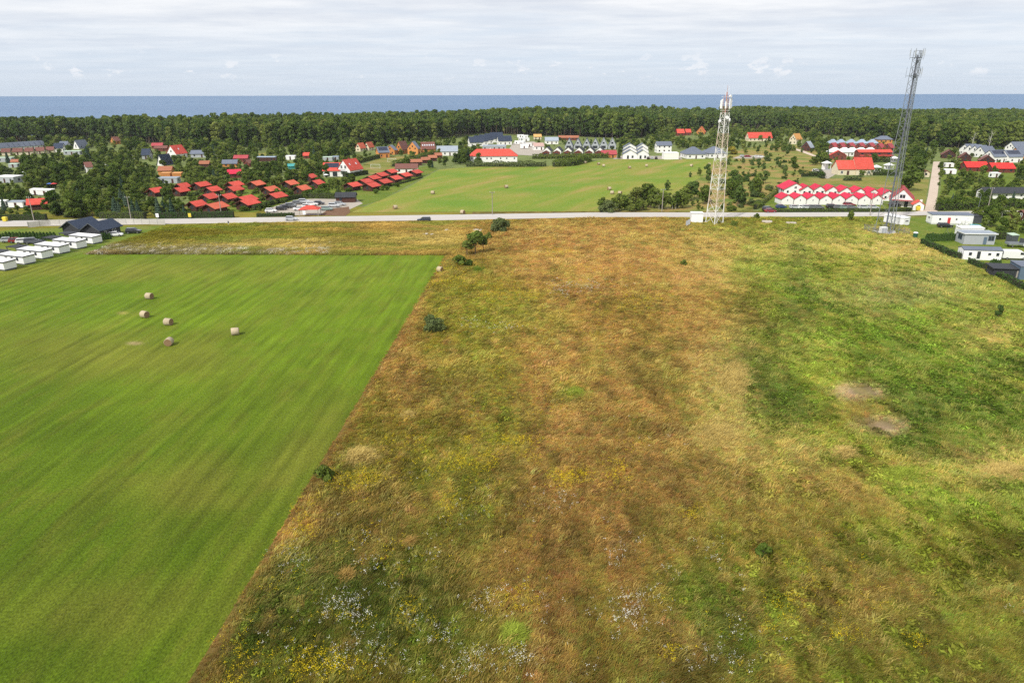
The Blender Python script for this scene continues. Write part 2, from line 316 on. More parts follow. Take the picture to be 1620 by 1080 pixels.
# field boundary between the mown hay field and the rough meadow
EA, EB = at(300, 1075), at(708, 402)
def edge_x_np(Y): return EA.x + (EB.x - EA.x) * (Y - EA.y) / (EB.y - EA.y)
def blobs(px, py, X, Y, table, base, warp=.55):
    W = np.full(px.shape, .55); C = base * W[..., None]
    w1 = (fbm(X * .09, Y * .09, 5) - .5) * 2; w2 = (fbm(X * .09, Y * .09, 31) - .5) * 2
    for bx, by, rx, ry, c, wt in table:
        q = ((px - bx) / rx + w1 * warp) ** 2 + ((py - by) / ry + w2 * warp) ** 2
        k = wt * np.exp(-q * 1.1); C = C + k[..., None] * PAL[c]; W = W + k
    return C / W[..., None]
def meadow_col(X, Y, fine=True):
    px, py = proj_np(X, Y)
    n = fbm(X * .05, Y * .035, 3)[..., None]
    r = np.clip((px - 1030) / 220 + (n[..., 0] - .5) * 2, 0, 1)[..., None]      # greener, weedier stand on the right
    base = (PAL['brown'] * (1 - n) * .85 + PAL['olive'] * n * 1.15) * (1 - r) + (PAL['ygreen'] * .45 + PAL['ggreen'] * .55) * r
    C = blobs(px, py, X, Y, MEADOW, base)
    C = C * (.62 + .38 * np.clip((Y - 38) / 80, 0, 1))[..., None]               # cloud shade over the near end, painted into the grass colour
    a = fbm(X * .30, Y * .10, 41, 5, .72)[..., None]; b = fbm(X * .46, Y * .17, 77, 5, .72)[..., None]
    ed = np.clip(1 - (X - edge_x_np(Y)) / (1.4 + 1.6 * b[..., 0]), 0, 1)[..., None] * .75; C = C * (1 - ed) + PAL['rust'] * .8 * ed      # reddish sorrel along the mown edge
    ka = np.clip((a - .50) * 6, 0, 1) * (.30 + .25 * r); C = C * (1 - ka) + (PAL['olive'] * .45 + PAL['green'] * .55) * ka
    kb = np.clip((b - .57) * 7, 0, 1) * (.38 - .14 * r); C = C * (1 - kb) + PAL['tan'] * kb
    d = fbm(X * .65, Y * .30, 99, 4, .7)[..., None]; e = fbm(X * .13, Y * .10, 119, 4, .7)[..., None]
    return C * np.clip(1 + (d - .5) * 1.5 + (e - .5) * .25, .5, 1.7)
def verge_col(X, Y):
    px, py = proj_np(X, Y)
    C = blobs(px, py, X, Y, VERGE, PAL['olive'] * np.ones(X.shape + (1,)))
    a = fbm(X * .12, Y * .3, 52, 4)[..., None]; C = C * (.55 + .9 * a)
    k = np.clip((fbm(X * .07, Y * .22, 61, 4)[..., None] - .52) * 6, 0, 1) * .55
    return C * (1 - k) + PAL['green'] * k
def lawn_col(X, Y):
    px, py = proj_np(X, Y)
    C = blobs(px, py, X, Y, LAWN, (PAL['lawn'] * .6 + PAL['lawnd'] * .4) * np.ones(X.shape + (1,)))
    u = X - edge_x_np(Y); v = Y + .04 * X
    s = fbm(u * .30, v * .045, 8, 5, .65)[..., None]; t = fbm(u * 2.0, v * .10, 18, 4, .65)[..., None]; g = fbm(X * .20, Y * .14, 28, 5, .7)[..., None]; q = fbm(u * .5, v * .25, 38, 5, .7)[..., None]
    k = np.clip((s - .49) * 5, 0, 1) * .30; C = C * (1 - k) + PAL['lawnt'] * k
    k2 = np.clip((fbm(u * .15, v * .07, 48, 5, .65)[..., None] - .54) * 6, 0, 1) * .4; C = C * (1 - k2) + PAL['lawnd'] * k2
    k3 = np.clip((q - .54) * 7, 0, 1) * .32; C = C * (1 - k3) + PAL['lawnt'] * .9 * k3
    C = C * (.66 + .34 * np.clip((Y - 38) / 85, 0, 1))[..., None]  # near foreground's cloud shade put into the mown colour
    row = np.sin((u + .5 * fbm(u * .02, v * .03, 5, 2)) * 2 * np.pi / 2.7)[..., None] * (.03 + .09 * np.clip((fbm(u * .08, v * .03, 58, 3)[..., None] - .42) * 3, 0, 1))     # mower passes
    return C * np.clip(1 + row + (t - .5) * .7 + (g - .5) * .55, .5, 1.6)

def attrmat(name, fine=7.0, amp=.35, bump=.12, rough=.95, streak=(1, 1, 1)):
    m = bpy.data.materials.new(name); m.use_nodes = True; t = m.node_tree; L = t.links.new; b = t.nodes['Principled BSDF']
    b.inputs['Roughness'].default_value = rough; b.inputs['Specular IOR Level'].default_value = .1
    a = N(t, 'ShaderNodeAttribute', attribute_name='col'); g = N(t, 'ShaderNodeNewGeometry'); mp = N(t, 'ShaderNodeMapping'); mp.inputs['Scale'].default_value = streak; L(g.outputs['Position'], mp.inputs[0])
    n = N(t, 'ShaderNodeTexNoise'); n.inputs['Scale'].default_value = fine; n.inputs['Detail'].default_value = 6; n.inputs['Roughness'].default_value = .75; L(mp.outputs[0], n.inputs[0])
    r = N(t, 'ShaderNodeMapRange'); r.inputs[1].default_value = .3; r.inputs[2].default_value = .7; r.inputs[3].default_value = 1 - amp; r.inputs[4].default_value = 1 + amp; L(n.outputs[0], r.inputs[0])
    s = N(t, 'ShaderNodeVectorMath', operation='SCALE'); L(a.outputs['Color'], s.inputs[0]); L(r.outputs[0], s.inputs[3]); L(s.outputs[0], b.inputs['Base Color'])
    bp = N(t, 'ShaderNodeBump'); bp.inputs['Distance'].default_value = bump; bp.inputs['Strength'].default_value = .7; L(n.outputs[0], bp.inputs['Height']); L(bp.outputs[0], b.inputs['Normal'])
    return m
def grid(name, P00, P10, P11, P01, nx, ny, colf, m, z=.004, relief=None, gain=1.0):
    s, t = np.meshgrid(np.linspace(0, 1, nx), np.linspace(0, 1, ny))
    q = lambda k: (P00[k] * (1 - s) + P10[k] * s) * (1 - t) + (P01[k] * (1 - s) + P11[k] * s) * t
    X, Y = q(0), q(1); Zv = np.full(X.shape, z) + (relief(X, Y) if relief else 0)
    C = np.clip(colf(X, Y) * gain, .003, .8)
    me = bpy.data.meshes.new(name); idx = np.arange(nx * ny).reshape(ny, nx)
    fc = np.stack([idx[:-1, :-1], idx[:-1, 1:], idx[1:, 1:], idx[1:, :-1]], -1).reshape(-1, 4)
    me.vertices.add(nx * ny); me.vertices.foreach_set('co', np.stack([X, Y, Zv], -1).astype(np.float32).ravel())
    me.loops.add(len(fc) * 4); me.loops.foreach_set('vertex_index', fc.astype(np.int32).ravel())
    me.polygons.add(len(fc)); me.polygons.foreach_set('loop_start', (np.arange(len(fc)) * 4).astype(np.int32)); me.polygons.foreach_set('loop_total', np.full(len(fc), 4, np.int32))
    me.update(); ca = me.color_attributes.new('col', 'FLOAT_COLOR', 'POINT')
    ca.data.foreach_set('color', np.concatenate([C, np.ones(C.shape[:-1] + (1,))], -1).astype(np.float32).ravel())
    me.materials.append(m); me.shade_smooth(); me.validate()
    return single(name, me, (0, 0, 0), 0, kind='structure')

def edge_x(y): return EA.x + (EB.x - EA.x) * (y - EA.y) / (EB.y - EA.y)
ROADN = [(-60, 350.5), (0, 350), (250, 347), (360, 345.3), (490, 343.6), (700, 340.5), (960, 336.6), (1180, 337.0), (1400, 336.2), (1470, 335.4), (1540, 334.6), (1700, 333)]
ROADS = [(-60, 361), (0, 359), (250, 355), (360, 353.4), (490, 351.4), (700, 348.8), (960, 343.8), (1180, 343.6), (1400, 342.6), (1470, 340.6), (1540, 339.2), (1700, 336.6)]
def lerp(tab, x): return float(np.interp(x, [a for a, _ in tab], [b for _, b in tab]))
MEADOW_POLY = [(295, 1085), (704, 404), (722, 399), (752, 350), (960, 345.5), (1180, 345), (1388, 345), (1425, 352), (1443, 376), (1458, 388), (1516, 413), (1560, 432), (1625, 466), (1760, 540), (2600, 760), (2600, 1300), (150, 1300)]
VERGE_POLY = [(140, 402), (704, 403.5), (724, 399), (752, 350), (700, 350.5), (490, 353), (360, 355), (262, 358), (225, 372), (180, 386)]

def poly_sheet(name, pts, m, z, world=False):
    P = [Vector((p[0], p[1], 0)) if world else at(*p) for p in pts]
    me = bpy.data.meshes.new(name); me.from_pydata([(p.x, p.y, z) for p in P], [], [tuple(range(len(P)))])
    me.update()
    if me.polygons[0].normal.z < 0: me.flip_normals()
    me.materials.append(m); return single(name, me, (0, 0, 0), 0, kind='structure')

# shore: the land ends nearer on the left than on the right
SHORE = [(-2600, 330), (-1200, 560), (-560, 690), (-150, 900), (150, 1010), (560, 1120), (1050, 1160), (2600, 1250)]
def shore_y(x): return np.interp(x, [a for a, _ in SHORE], [b for _, b in SHORE])
G_LAND = mat('village_ground', (.120, .150, .036), .95, .35, .09, bump=.15, bscale=2.5)
poly_sheet('ground', [(-2600, -400), (2600, -400)] + [(x, y + 25) for x, y in reversed(SHORE)], G_LAND, 0.0, True)
def sea():
    m = bpy.data.materials.new('sea_water'); m.use_nodes = True; t = m.node_tree; L = t.links.new; b = t.nodes['Principled BSDF']
    b.inputs['Roughness'].default_value = .35; b.inputs['IOR'].default_value = 1.33; b.inputs['Specular IOR Level'].default_value = .12
    g = N(t, 'ShaderNodeNewGeometry'); mp = N(t, 'ShaderNodeMapping'); mp.inputs['Scale'].default_value = (.012, .02, 1); L(g.outputs['Position'], mp.inputs[0])
    n = N(t, 'ShaderNodeTexNoise'); n.inputs['Scale'].default_value = 1.6; n.inputs['Detail'].default_value = 8; n.inputs['Roughness'].default_value = .7; L(mp.outputs[0], n.inputs[0])
    cr = N(t, 'ShaderNodeValToRGB'); e = cr.color_ramp.elements; e[0].position = .30; e[0].color = (.040, .112, .235, 1); e[1].position = .72; e[1].color = (.072, .165, .300, 1); mpb = N(t, 'ShaderNodeMapping'); mpb.inputs['Scale'].default_value = (.00025, .0022, 1); L(g.outputs['Position'], mpb.inputs[0]); nb = N(t, 'ShaderNodeTexNoise'); nb.inputs['Scale'].default_value = 1; nb.inputs['Detail'].default_value = 5; L(mpb.outputs[0], nb.inputs[0])
    av = N(t, 'ShaderNodeMath', operation='ADD'); L(n.outputs[0], av.inputs[0]); L(nb.outputs[0], av.inputs[1]); hf = N(t, 'ShaderNodeMath', operation='MULTIPLY'); hf.inputs[1].default_value = .5; L(av.outputs[0], hf.inputs[0]); e[0].position = .38; e[1].position = .62
    L(hf.outputs[0], cr.inputs[0]); L(cr.outputs[0], b.inputs['Base Color'])
    n2 = N(t, 'ShaderNodeTexNoise'); n2.inputs['Scale'].default_value = .12; n2.inputs['Detail'].default_value = 5; L(g.outputs['Position'], n2.inputs[0])
    bp = N(t, 'ShaderNodeBump'); bp.inputs['Distance'].default_value = .6; bp.inputs['Strength'].default_value = .4; L(n2.outputs[0], bp.inputs['Height']); L(bp.outputs[0], b.inputs['Normal'])
    poly_sheet('sea', [(-60000, 300), (60000, 300), (60000, 60000), (-60000, 60000)], m, -4.0, True)
sea()

MEADOW_M = attrmat('meadow_soil', 5.0, .35, .12)
def rel(X, Y):
    px, py = proj_np(X, Y); inside = inpoly(px, py, MEADOW_POLY)
    return np.where(inside, .02 + .22 * fbm(X * .09, Y * .07, 71, 4) * np.clip((X - edge_x_np(Y)) / 2.5, 0, 1) * np.clip((py - 350) / 25, 0, 1), 0)
yN, yF = 14.0, 250.0
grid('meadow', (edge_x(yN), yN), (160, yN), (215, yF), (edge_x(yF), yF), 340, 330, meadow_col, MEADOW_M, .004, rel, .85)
VERGE_M = attrmat('rough_verge_soil', 4.0, .4, .15)
vl = at(60, 405)
grid('verge', (-190, at(300, 406).y), (edge_x(at(705, 403).y), at(705, 403).y), (edge_x(262), 262), (-190, 262), 260, 110, verge_col, VERGE_M, .006, None, 1.2)
LAWN_M = attrmat('mown_grass', 6.0, .7, .08, streak=(1, .6, 1))
lf = at(300, 404).y
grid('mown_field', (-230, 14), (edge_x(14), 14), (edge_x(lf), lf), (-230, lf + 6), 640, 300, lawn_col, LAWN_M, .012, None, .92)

# far hay field, lawns, yards
FAR_POLY = [(556, 336), (640, 300), (695, 268), (760, 263.5), (880, 262.5), (965, 252), (1140, 252), (1125, 270), (1090, 292), (1050, 316), (1000, 332), (945, 334)]
def far_mat():
    m = bpy.data.materials.new('far_hay_field'); m.use_nodes = True; t = m.node_tree; L = t.links.new; b = t.nodes['Principled BSDF']; b.inputs['Roughness'].default_value = .95; b.inputs['Specular IOR Level'].default_value = .1
    g = N(t, 'ShaderNodeNewGeometry'); mp = N(t, 'ShaderNodeMapping'); mp.vector_type = 'TEXTURE'; mp.inputs['Rotation'].default_value = (0, 0, RAD(62)); mp.inputs['Scale'].default_value = (75, 12, 1); L(g.outputs['Position'], mp.inputs[0])
    n = N(t, 'ShaderNodeTexNoise'); n.inputs['Scale'].default_value = 1.3; n.inputs['Detail'].default_value = 6; n.inputs['Roughness'].default_value = .62; L(mp.outputs[0], n.inputs[0])
    cr = N(t, 'ShaderNodeValToRGB'); e = cr.color_ramp.elements; e.new(.5)
    for q, (p, c) in zip(e, [(.34, (.135, .215, .022)), (.52, (.205, .225, .036)), (.68, (.290, .220, .070))]): q.position = p; q.color = (*c, 1)
    L(n.outputs[0], cr.inputs[0])
    n2 = N(t, 'ShaderNodeTexNoise'); n2.inputs['Scale'].default_value = .025; n2.inputs['Detail'].default_value = 3; L(g.outputs['Position'], n2.inputs[0])
    c2 = N(t, 'ShaderNodeValToRGB'); c2.color_ramp.elements[0].position = .48; c2.color_ramp.elements[1].position = .68; L(n2.outputs[0], c2.inputs[0])
    mx = N(t, 'ShaderNodeMix', data_type='RGBA'); L(c2.outputs[0], mx.inputs[0]); L(cr.outputs[0], mx.inputs[6]); mx.inputs[7].default_value = (.125, .210, .022, 1)
    n3 = N(t, 'ShaderNodeTexNoise'); n3.inputs['Scale'].default_value = 1.2; n3.inputs['Detail'].default_value = 5; L(g.outputs['Position'], n3.inputs[0])
    r3 = N(t, 'ShaderNodeMapRange'); r3.inputs[1].default_value = .3; r3.inputs[2].default_value = .7; r3.inputs[3].default_value = .78; r3.inputs[4].default_value = 1.22; L(n3.outputs[0], r3.inputs[0])
    sc = N(t, 'ShaderNodeVectorMath', operation='SCALE'); L(mx.outputs[2], sc.inputs[0]); L(r3.outputs[0], sc.inputs[3]); L(sc.outputs[0], b.inputs['Base Color']); return m
def mixmat(name, cols, scale, detail=6, fine=1.5, bump=.1):
    m = bpy.data.materials.new(name); m.use_nodes = True; t = m.node_tree; L = t.links.new; b = t.nodes['Principled BSDF']; b.inputs['Roughness'].default_value = .95; b.inputs['Specular IOR Level'].default_value = .1
    g = N(t, 'ShaderNodeNewGeometry'); n = N(t, 'ShaderNodeTexNoise'); n.inputs['Scale'].default_value = scale; n.inputs['Detail'].default_value = detail; n.inputs['Roughness'].default_value = .62; n.inputs['Distortion'].default_value = .6; L(g.outputs['Position'], n.inputs[0])
    cr = N(t, 'ShaderNodeValToRGB'); e = cr.color_ramp.elements
    while len(e) < len(cols): e.new(.5)
    for i, (q, c) in enumerate(zip(e, cols)): q.position = .32 + .36 * i / (len(cols) - 1); q.color = (*c, 1)
    L(n.outputs[0], cr.inputs[0]); n3 = N(t, 'ShaderNodeTexNoise'); n3.inputs['Scale'].default_value = fine; n3.inputs['Detail'].default_value = 5; n3.inputs['Roughness'].default_value = .7; L(g.outputs['Position'], n3.inputs[0])
    r3 = N(t, 'ShaderNodeMapRange'); r3.inputs[1].default_value = .3; r3.inputs[2].default_value = .7; r3.inputs[3].default_value = .65; r3.inputs[4].default_value = 1.35; L(n3.outputs[0], r3.inputs[0])
    sc = N(t, 'ShaderNodeVectorMath', operation='SCALE'); L(cr.outputs[0], sc.inputs[0]); L(r3.outputs[0], sc.inputs[3]); L(sc.outputs[0], b.inputs['Base Color'])
    bp = N(t, 'ShaderNodeBump'); bp.inputs['Distance'].default_value = bump; L(n3.outputs[0], bp.inputs['Height']); L(bp.outputs[0], b.inputs['Normal']); return m
G_LAWN = mixmat('bright_lawn', [(.080, .130, .014), (.120, .165, .020), (.165, .170, .034)], .12)
G_LAWN2 = mixmat('worn_lawn', [(.110, .150, .022), (.180, .180, .038), (.270, .200, .075)], .06)
G_HEATH = mixmat('dry_heath', [(.095, .145, .022), (.140, .170, .030), (.215, .200, .050), (.300, .200, .072), (.170, .175, .038)], .07)
G_YARD = mat('gravel_yard', (.36, .32, .27), .95, .12, .5, bump=.02, bscale=20)
G_DIRT = mat('sandy_track', (.52, .42, .335), .95, .10, .35, bump=.03, bscale=10)
G_BROWN = mat('turned_brown_soil', (.16, .085, .045), .95, .25, .5, bump=.1, bscale=4)
ROAD_M = mat('pale_road_surface', (.47, .435, .40), .9, .07, .25, bump=.005, bscale=60, stretch=(.3, 1, 1))
PAVE_M = mat('pavement_slabs', (.43, .41, .385), .9, .08, .5)
KERB_M = mat('kerb_concrete', (.50, .48, .45), .9, .08, 1)
sheets = [
 ('far_field', FAR_POLY, far_mat()),
 ('heath', [(945, 334.5), (1000, 332.5), (1050, 317), (1092, 292), (1128, 268), (1142, 251), (1165, 238), (1225, 226), (1290, 233), (1330, 250), (1290, 268), (1268, 280), (1255, 294), (1225, 312), (1200, 326), (1188, 334.5)], G_HEATH),
 ('paddock', [(1262, 292), (1268, 281), (1320, 283), (1400, 279), (1470, 284), (1462, 331), (1412, 330), (1408, 300), (1330, 292)], G_LAWN2),
 ('cottage_lawn', [(1200, 334), (1215, 316), (1236, 304), (1400, 306), (1412, 334)], G_LAWN),
 ('football_pitch', [(557, 276), (571, 262), (604, 249), (640, 247), (652, 252), (632, 262), (622, 271), (604, 276)], G_LAWN2),
 ('chalet_lawn', [(300, 332), (300, 300), (430, 285), (520, 282), (600, 278), (680, 262), (692, 268), (600, 318), (545, 332), (470, 322), (400, 336)], G_LAWN),
 ('car_park', [(418, 341), (424, 330), (470, 316), (505, 314), (560, 312), (574, 322), (552, 332), (500, 341)], G_YARD),
 ('soil_heap_ground', [(505, 341), (520, 331), (552, 327), (554, 336), (546, 342)], G_BROWN),
 ('garden_lawn', [(405, 250), (400, 244), (425, 240), (428, 248)], G_LAWN2),
 ('west_lawn', [(-40, 372), (30, 362), (265, 357.5), (226, 372), (180, 386), (130, 402), (60, 418), (-60, 436)], G_LAWN),
 ('camp_lawn', [(1422, 353), (1426, 344), (1700, 339), (1760, 420), (1700, 480), (1625, 458), (1560, 428), (1516, 409), (1462, 384), (1446, 372)], G_LAWN),
 ('holiday_lawn', [(1482, 333), (1488, 300), (1492, 262), (1640, 262), (1680, 332)], G_LAWN),
 ('house_yard', [(1296, 281), (1292, 270), (1320, 266), (1322, 276), (1310, 283)], G_YARD),
 ('camper_yard', [(800, 244), (812, 226), (845, 224), (865, 238), (850, 247)], G_YARD),
 ('white_house_yard', [(970, 252), (975, 247), (1075, 247), (1080, 252.5)], G_YARD),
 ('heath_car_park', [(1158, 251), (1172, 246), (1208, 246), (1206, 251)], G_YARD),
 ('heath_track', [(1282, 246), (1254, 236), (1256, 234.5), (1270, 238), (1295, 248), (1293, 250)], G_DIRT),
 ('dirt_road', [(1440, 337.5), (1463, 331), (1468, 310), (1472, 285), (1476.5, 256), (1487.5, 256), (1486, 285), (1483, 310), (1479.5, 331), (1486, 337)], G_DIRT),
]
for i, (nm, pts, m) in enumerate(sheets): poly_sheet(nm, pts, m, .016 + .004 * i)
ZTOP = .016 + .004 * len(sheets)
SHEETS = {nm: pts for nm, pts, _ in sheets}

def strip(name, pa, pb, m, z, thick=0.0):
    xs = np.linspace(-60, 1700, 90); mb = MB(); A = [at(x, lerp(pa, x)) for x in xs]; B = [at(x, lerp(pb, x)) for x in xs]
    for i in range(len(xs) - 1):
        q = [B[i], B[i + 1], A[i + 1], A[i]]
        if thick: mb.hexa([(p.x, p.y, 0) for p in q], [(p.x, p.y, z) for p in q])
        else: mb.quad(*[(p.x, p.y, z) for p in q])
    return single(name, mb.mesh(name, m), (0, 0, 0), 0, kind='structure')
mid = lambda k: [(x, a + (lerp(ROADS, x) - a) * k) for x, a in ROADN]
strip('pavement', mid(-.02), mid(.235), PAVE_M, .13, 1)
strip('kerb', mid(.24), mid(.27), KERB_M, .15, 1)
strip('road', mid(.273), mid(1.0), ROAD_M, ZTOP + .01)

# ------------------------------------------------------------------ buildings
WCACHE = {}
def win_mesh(w, h, framed, frame_m, glass):
    k = (round(w, 2), round(h, 2), framed, frame_m.name, glass.name)
    if k not in WCACHE:
        if framed:
            a = MB(); t = .09
            a.box(-w / 2, w / 2, -.05, .02, -h / 2, -h / 2 + t).box(-w / 2, w / 2, -.05, .02, h / 2 - t, h / 2)
            a.box(-w / 2, -w / 2 + t, -.05, .02, -h / 2 + t, h / 2 - t).box(w / 2 - t, w / 2, -.05, .02, -h / 2 + t, h / 2 - t)
            if w > 1.0: a.box(-t / 2, t / 2, -.045, .02, -h / 2 + t, h / 2 - t)
            b = MB().box(-w / 2 + t, w / 2 - t, -.02, .01, -h / 2 + t, h / 2 - t)
            WCACHE[k] = (a.mesh('window_frame', frame_m), b.mesh('window_pane', glass))
        else: WCACHE[k] = (MB().box(-w / 2, w / 2, -.04, .02, -h / 2, h / 2).mesh('window', glass), None)
    return WCACHE[k]
def add_windows(parts, spec, L, W, framed, frame_m=None, glass=None):
    """spec: (face, along, z centre, w, h[, kind]); face F = -y, B = +y, R = +x, L = -x"""
    for s in spec:
        f, u, z, w, h = s[:5]; kind = s[5] if len(s) > 5 else 'window'
        loc, rz = {'F': ((u, -W / 2, z), 0), 'B': ((-u, W / 2, z), math.pi), 'R': ((L / 2, u, z), math.pi / 2), 'L': ((-L / 2, -u, z), -math.pi / 2)}[f]
        g = glass or DARKGLASS
        if kind == 'door':
            parts.append(Part('door', win_mesh(w, h, False, frame_m or WHITEP, s[6] if len(s) > 6 else BROWNW)[0], -1, loc, (0, 0, rz))); continue
        a, b = win_mesh(w, h, framed, frame_m or WHITEP, g)
        parts.append(Part('window', a, -1, loc, (0, 0, rz)))
        if b: parts.append(Part('pane', b, len(parts) - 1))
def face_cam(rot, loc):
    c = Vector((0, 0, CAM_H)) - Vector(loc); out = []
    for f, a in (('F', -90), ('R', 0), ('B', 90), ('L', 180)):
        d = RAD(a) + rot
        if math.cos(d) * c.x + math.sin(d) * c.y > .12 * math.hypot(c.x, c.y): out.append(f)
    return out
def auto_windows(L, W, he, hr, faces, far, gable=True):
    sp = []
    st = [1.45] if he < 4.2 else [1.45, 4.2]
    for f in faces:
        span = L if f in 'FB' else W; n = max(1, int(span / (2.6 if not far else 3.4)))
        for zi, z in enumerate(st):
            for i in range(n):
                u = -span / 2 + span * (i + .5) / n
                if zi == 0 and i == n // 2 and f == faces[0]: sp.append((f, u, 1.05, .95, 2.05, 'door'))
                else: sp.append((f, u, z, 1.0 if span / n > 2 else .8, 1.15))
        if f in 'LR' and gable and hr - he > 1.9: sp.append((f, 0, he + (hr - he) * .28, 1.1, 1.1))
    return sp
def gable_parts(L, W, he, hr, wall, roof, over=.45, og=.4, spec=(), framed=False, chimney=None, solar=None, frame_m=None, trim=None, glass=None, skylight=0, porch=None):
    P = []; w = MB(); x, y = L / 2, W / 2
    w.v = [(-x, -y, 0), (-x, y, 0), (-x, y, he), (-x, 0, hr), (-x, -y, he), (x, -y, 0), (x, y, 0), (x, y, he), (x, 0, hr), (x, -y, he)]
    w.f = [(0, 4, 3, 2, 1), (5, 6, 7, 8, 9), (0, 5, 9, 4), (1, 2, 7, 6), (4, 9, 8, 3), (2, 3, 8, 7), (0, 1, 6, 5)]
    P.append(Part('wall', w.mesh('wall', wall)))
    sl = (hr - he) / y; yo = y + over; ze = hr - sl * yo; t = .16; xo = x + og; r = MB(); d = .03
    prof = [(-yo, ze + d), (0, hr + d), (yo, ze + d), (yo, ze + d + t), (0, hr + d + t), (-yo, ze + d + t)]
    n = len(prof); r.v = [(-xo, a, b) for a, b in prof] + [(xo, a, b) for a, b in prof]
    r.f = [(0, 1, n + 1, n), (1, 2, n + 2, n + 1), (2, 3, n + 3, n + 2), (3, 4, n + 4, n + 3), (4, 5, n + 5, n + 4), (5, 0, n, n + 5), (0, 5, 4, 1), (1, 4, 3, 2), (n, n + 1, n + 4, n + 5), (n + 1, n + 2, n + 3, n + 4)]
    P.append(Part('roof', r.mesh('roof', roof)))
    if trim:
        for s in (-1, 1):
            f = MB(); xx = s * (xo + .012)
            for a, b in ((-yo, 0), (0, yo)):
                za, zb = (ze if a < 0 else hr) + d - .06, (hr if a < 0 else ze) + d - .06
                f.hexa([(xx - .02, a, za), (xx + .02, a, za), (xx + .02, b, zb), (xx - .02, b, zb)], [(xx - .02, a, za + .26), (xx + .02, a, za + .26), (xx + .02, b, zb + .26), (xx - .02, b, zb + .26)])
            P.append(Part('fascia', f.mesh('fascia', trim), 1))
    if chimney:
        cx, cy = chimney; cz = hr - sl * abs(cy)
        P.append(Part('chimney', MB().box(cx - .3, cx + .3, cy - .25, cy + .25, cz - .3, max(cz, hr) + .7).box(cx - .36, cx + .36, cy - .31, cy + .31, max(cz, hr) + .7, max(cz, hr) + .8).mesh('chimney', REDW), 1))
    if solar:
        sx0, sx1, nrow, side = solar; pw = 1.05; ph = 1.65
        ang = math.atan(sl)
        for rr in range(nrow):
            for cc in range(int((sx1 - sx0) / pw)):
                v0 = .5 + rr * ph; ym = (v0 + ph / 2) * math.cos(ang); zz = hr + t + d - (v0 + ph / 2) * math.sin(ang) + .06
                k = ('solar', round(ang, 2))
                if k not in WCACHE: WCACHE[k] = MB().box(-.5, .5, -.8, .8, -.02, .02).mesh('solar_panel', SOLAR)
                P.append(Part('solar_panel', WCACHE[k], 1, (sx0 + pw * (cc + .5), side * ym, zz), (-side * ang, 0, 0)))
    if skylight:
        for i in range(skylight):
            k = ('sky', round(sl, 2)); ang = math.atan(sl)
            if k not in WCACHE: WCACHE[k] = MB().box(-.4, .4, -.6, .6, -.03, .05).mesh('skylight', mat('skylight_glass', (.55, .6, .66), .08, .02, spec=.6))
            ym = W * .25; P.append(Part('skylight', WCACHE[k], 1, (-L / 2 + L * (i + .5) / skylight, -ym, hr + t + d - sl * ym), (ang, 0, 0)))
    if porch:
        dep, hh = porch      # open porch roof on posts before the -x gable
        P.append(Part('porch_roof', MB().box(-x - dep, -x - og - .02, -y, y, hh, hh + .12).mesh('porch_roof', roof)))
        for s in (-1, 1): P.append(Part('post', MB().box(-x - dep + .1, -x - dep + .22, s * (y - .2) - .06, s * (y - .2) + .06, 0, hh).mesh('post', wall)))
    add_windows(P, spec, L, W, framed, frame_m, glass); return P
def hip_parts(L, W, he, hr, wall, roof, over=.5, spec=(), framed=False, chimney=None, frame_m=None, ridge=None):
    x, y = L / 2, W / 2; P = [Part('wall', MB().box(-x, x, -y, y, 0, he).mesh('wall', wall))]
    xo, yo = x + over, y + over; rx = (ridge if ridge is not None else max(.2, L - W)) / 2; z0 = he + .01; r = MB()
    r.v = [(-xo, -yo, z0), (xo, -yo, z0), (xo, yo, z0), (-xo, yo, z0), (-xo, -yo, z0 + .18), (xo, -yo, z0 + .18), (xo, yo, z0 + .18), (-xo, yo, z0 + .18), (-rx, 0, hr), (rx, 0, hr)]
    r.f = [(3, 2, 1, 0), (0, 1, 5, 4), (1, 2, 6, 5), (2, 3, 7, 6), (3, 0, 4, 7), (4, 5, 9, 8), (5, 6, 9), (6, 7, 8, 9), (7, 4, 8)]
    P.append(Part('roof', r.mesh('roof', roof)))
    if chimney: P.append(Part('chimney', MB().box(chimney[0] - .35, chimney[0] + .35, chimney[1] - .3, chimney[1] + .3, hr - 1.2, hr + .6).mesh('chimney', WHITE), 1))
    add_windows(P, spec, L, W, framed, frame_m); return P
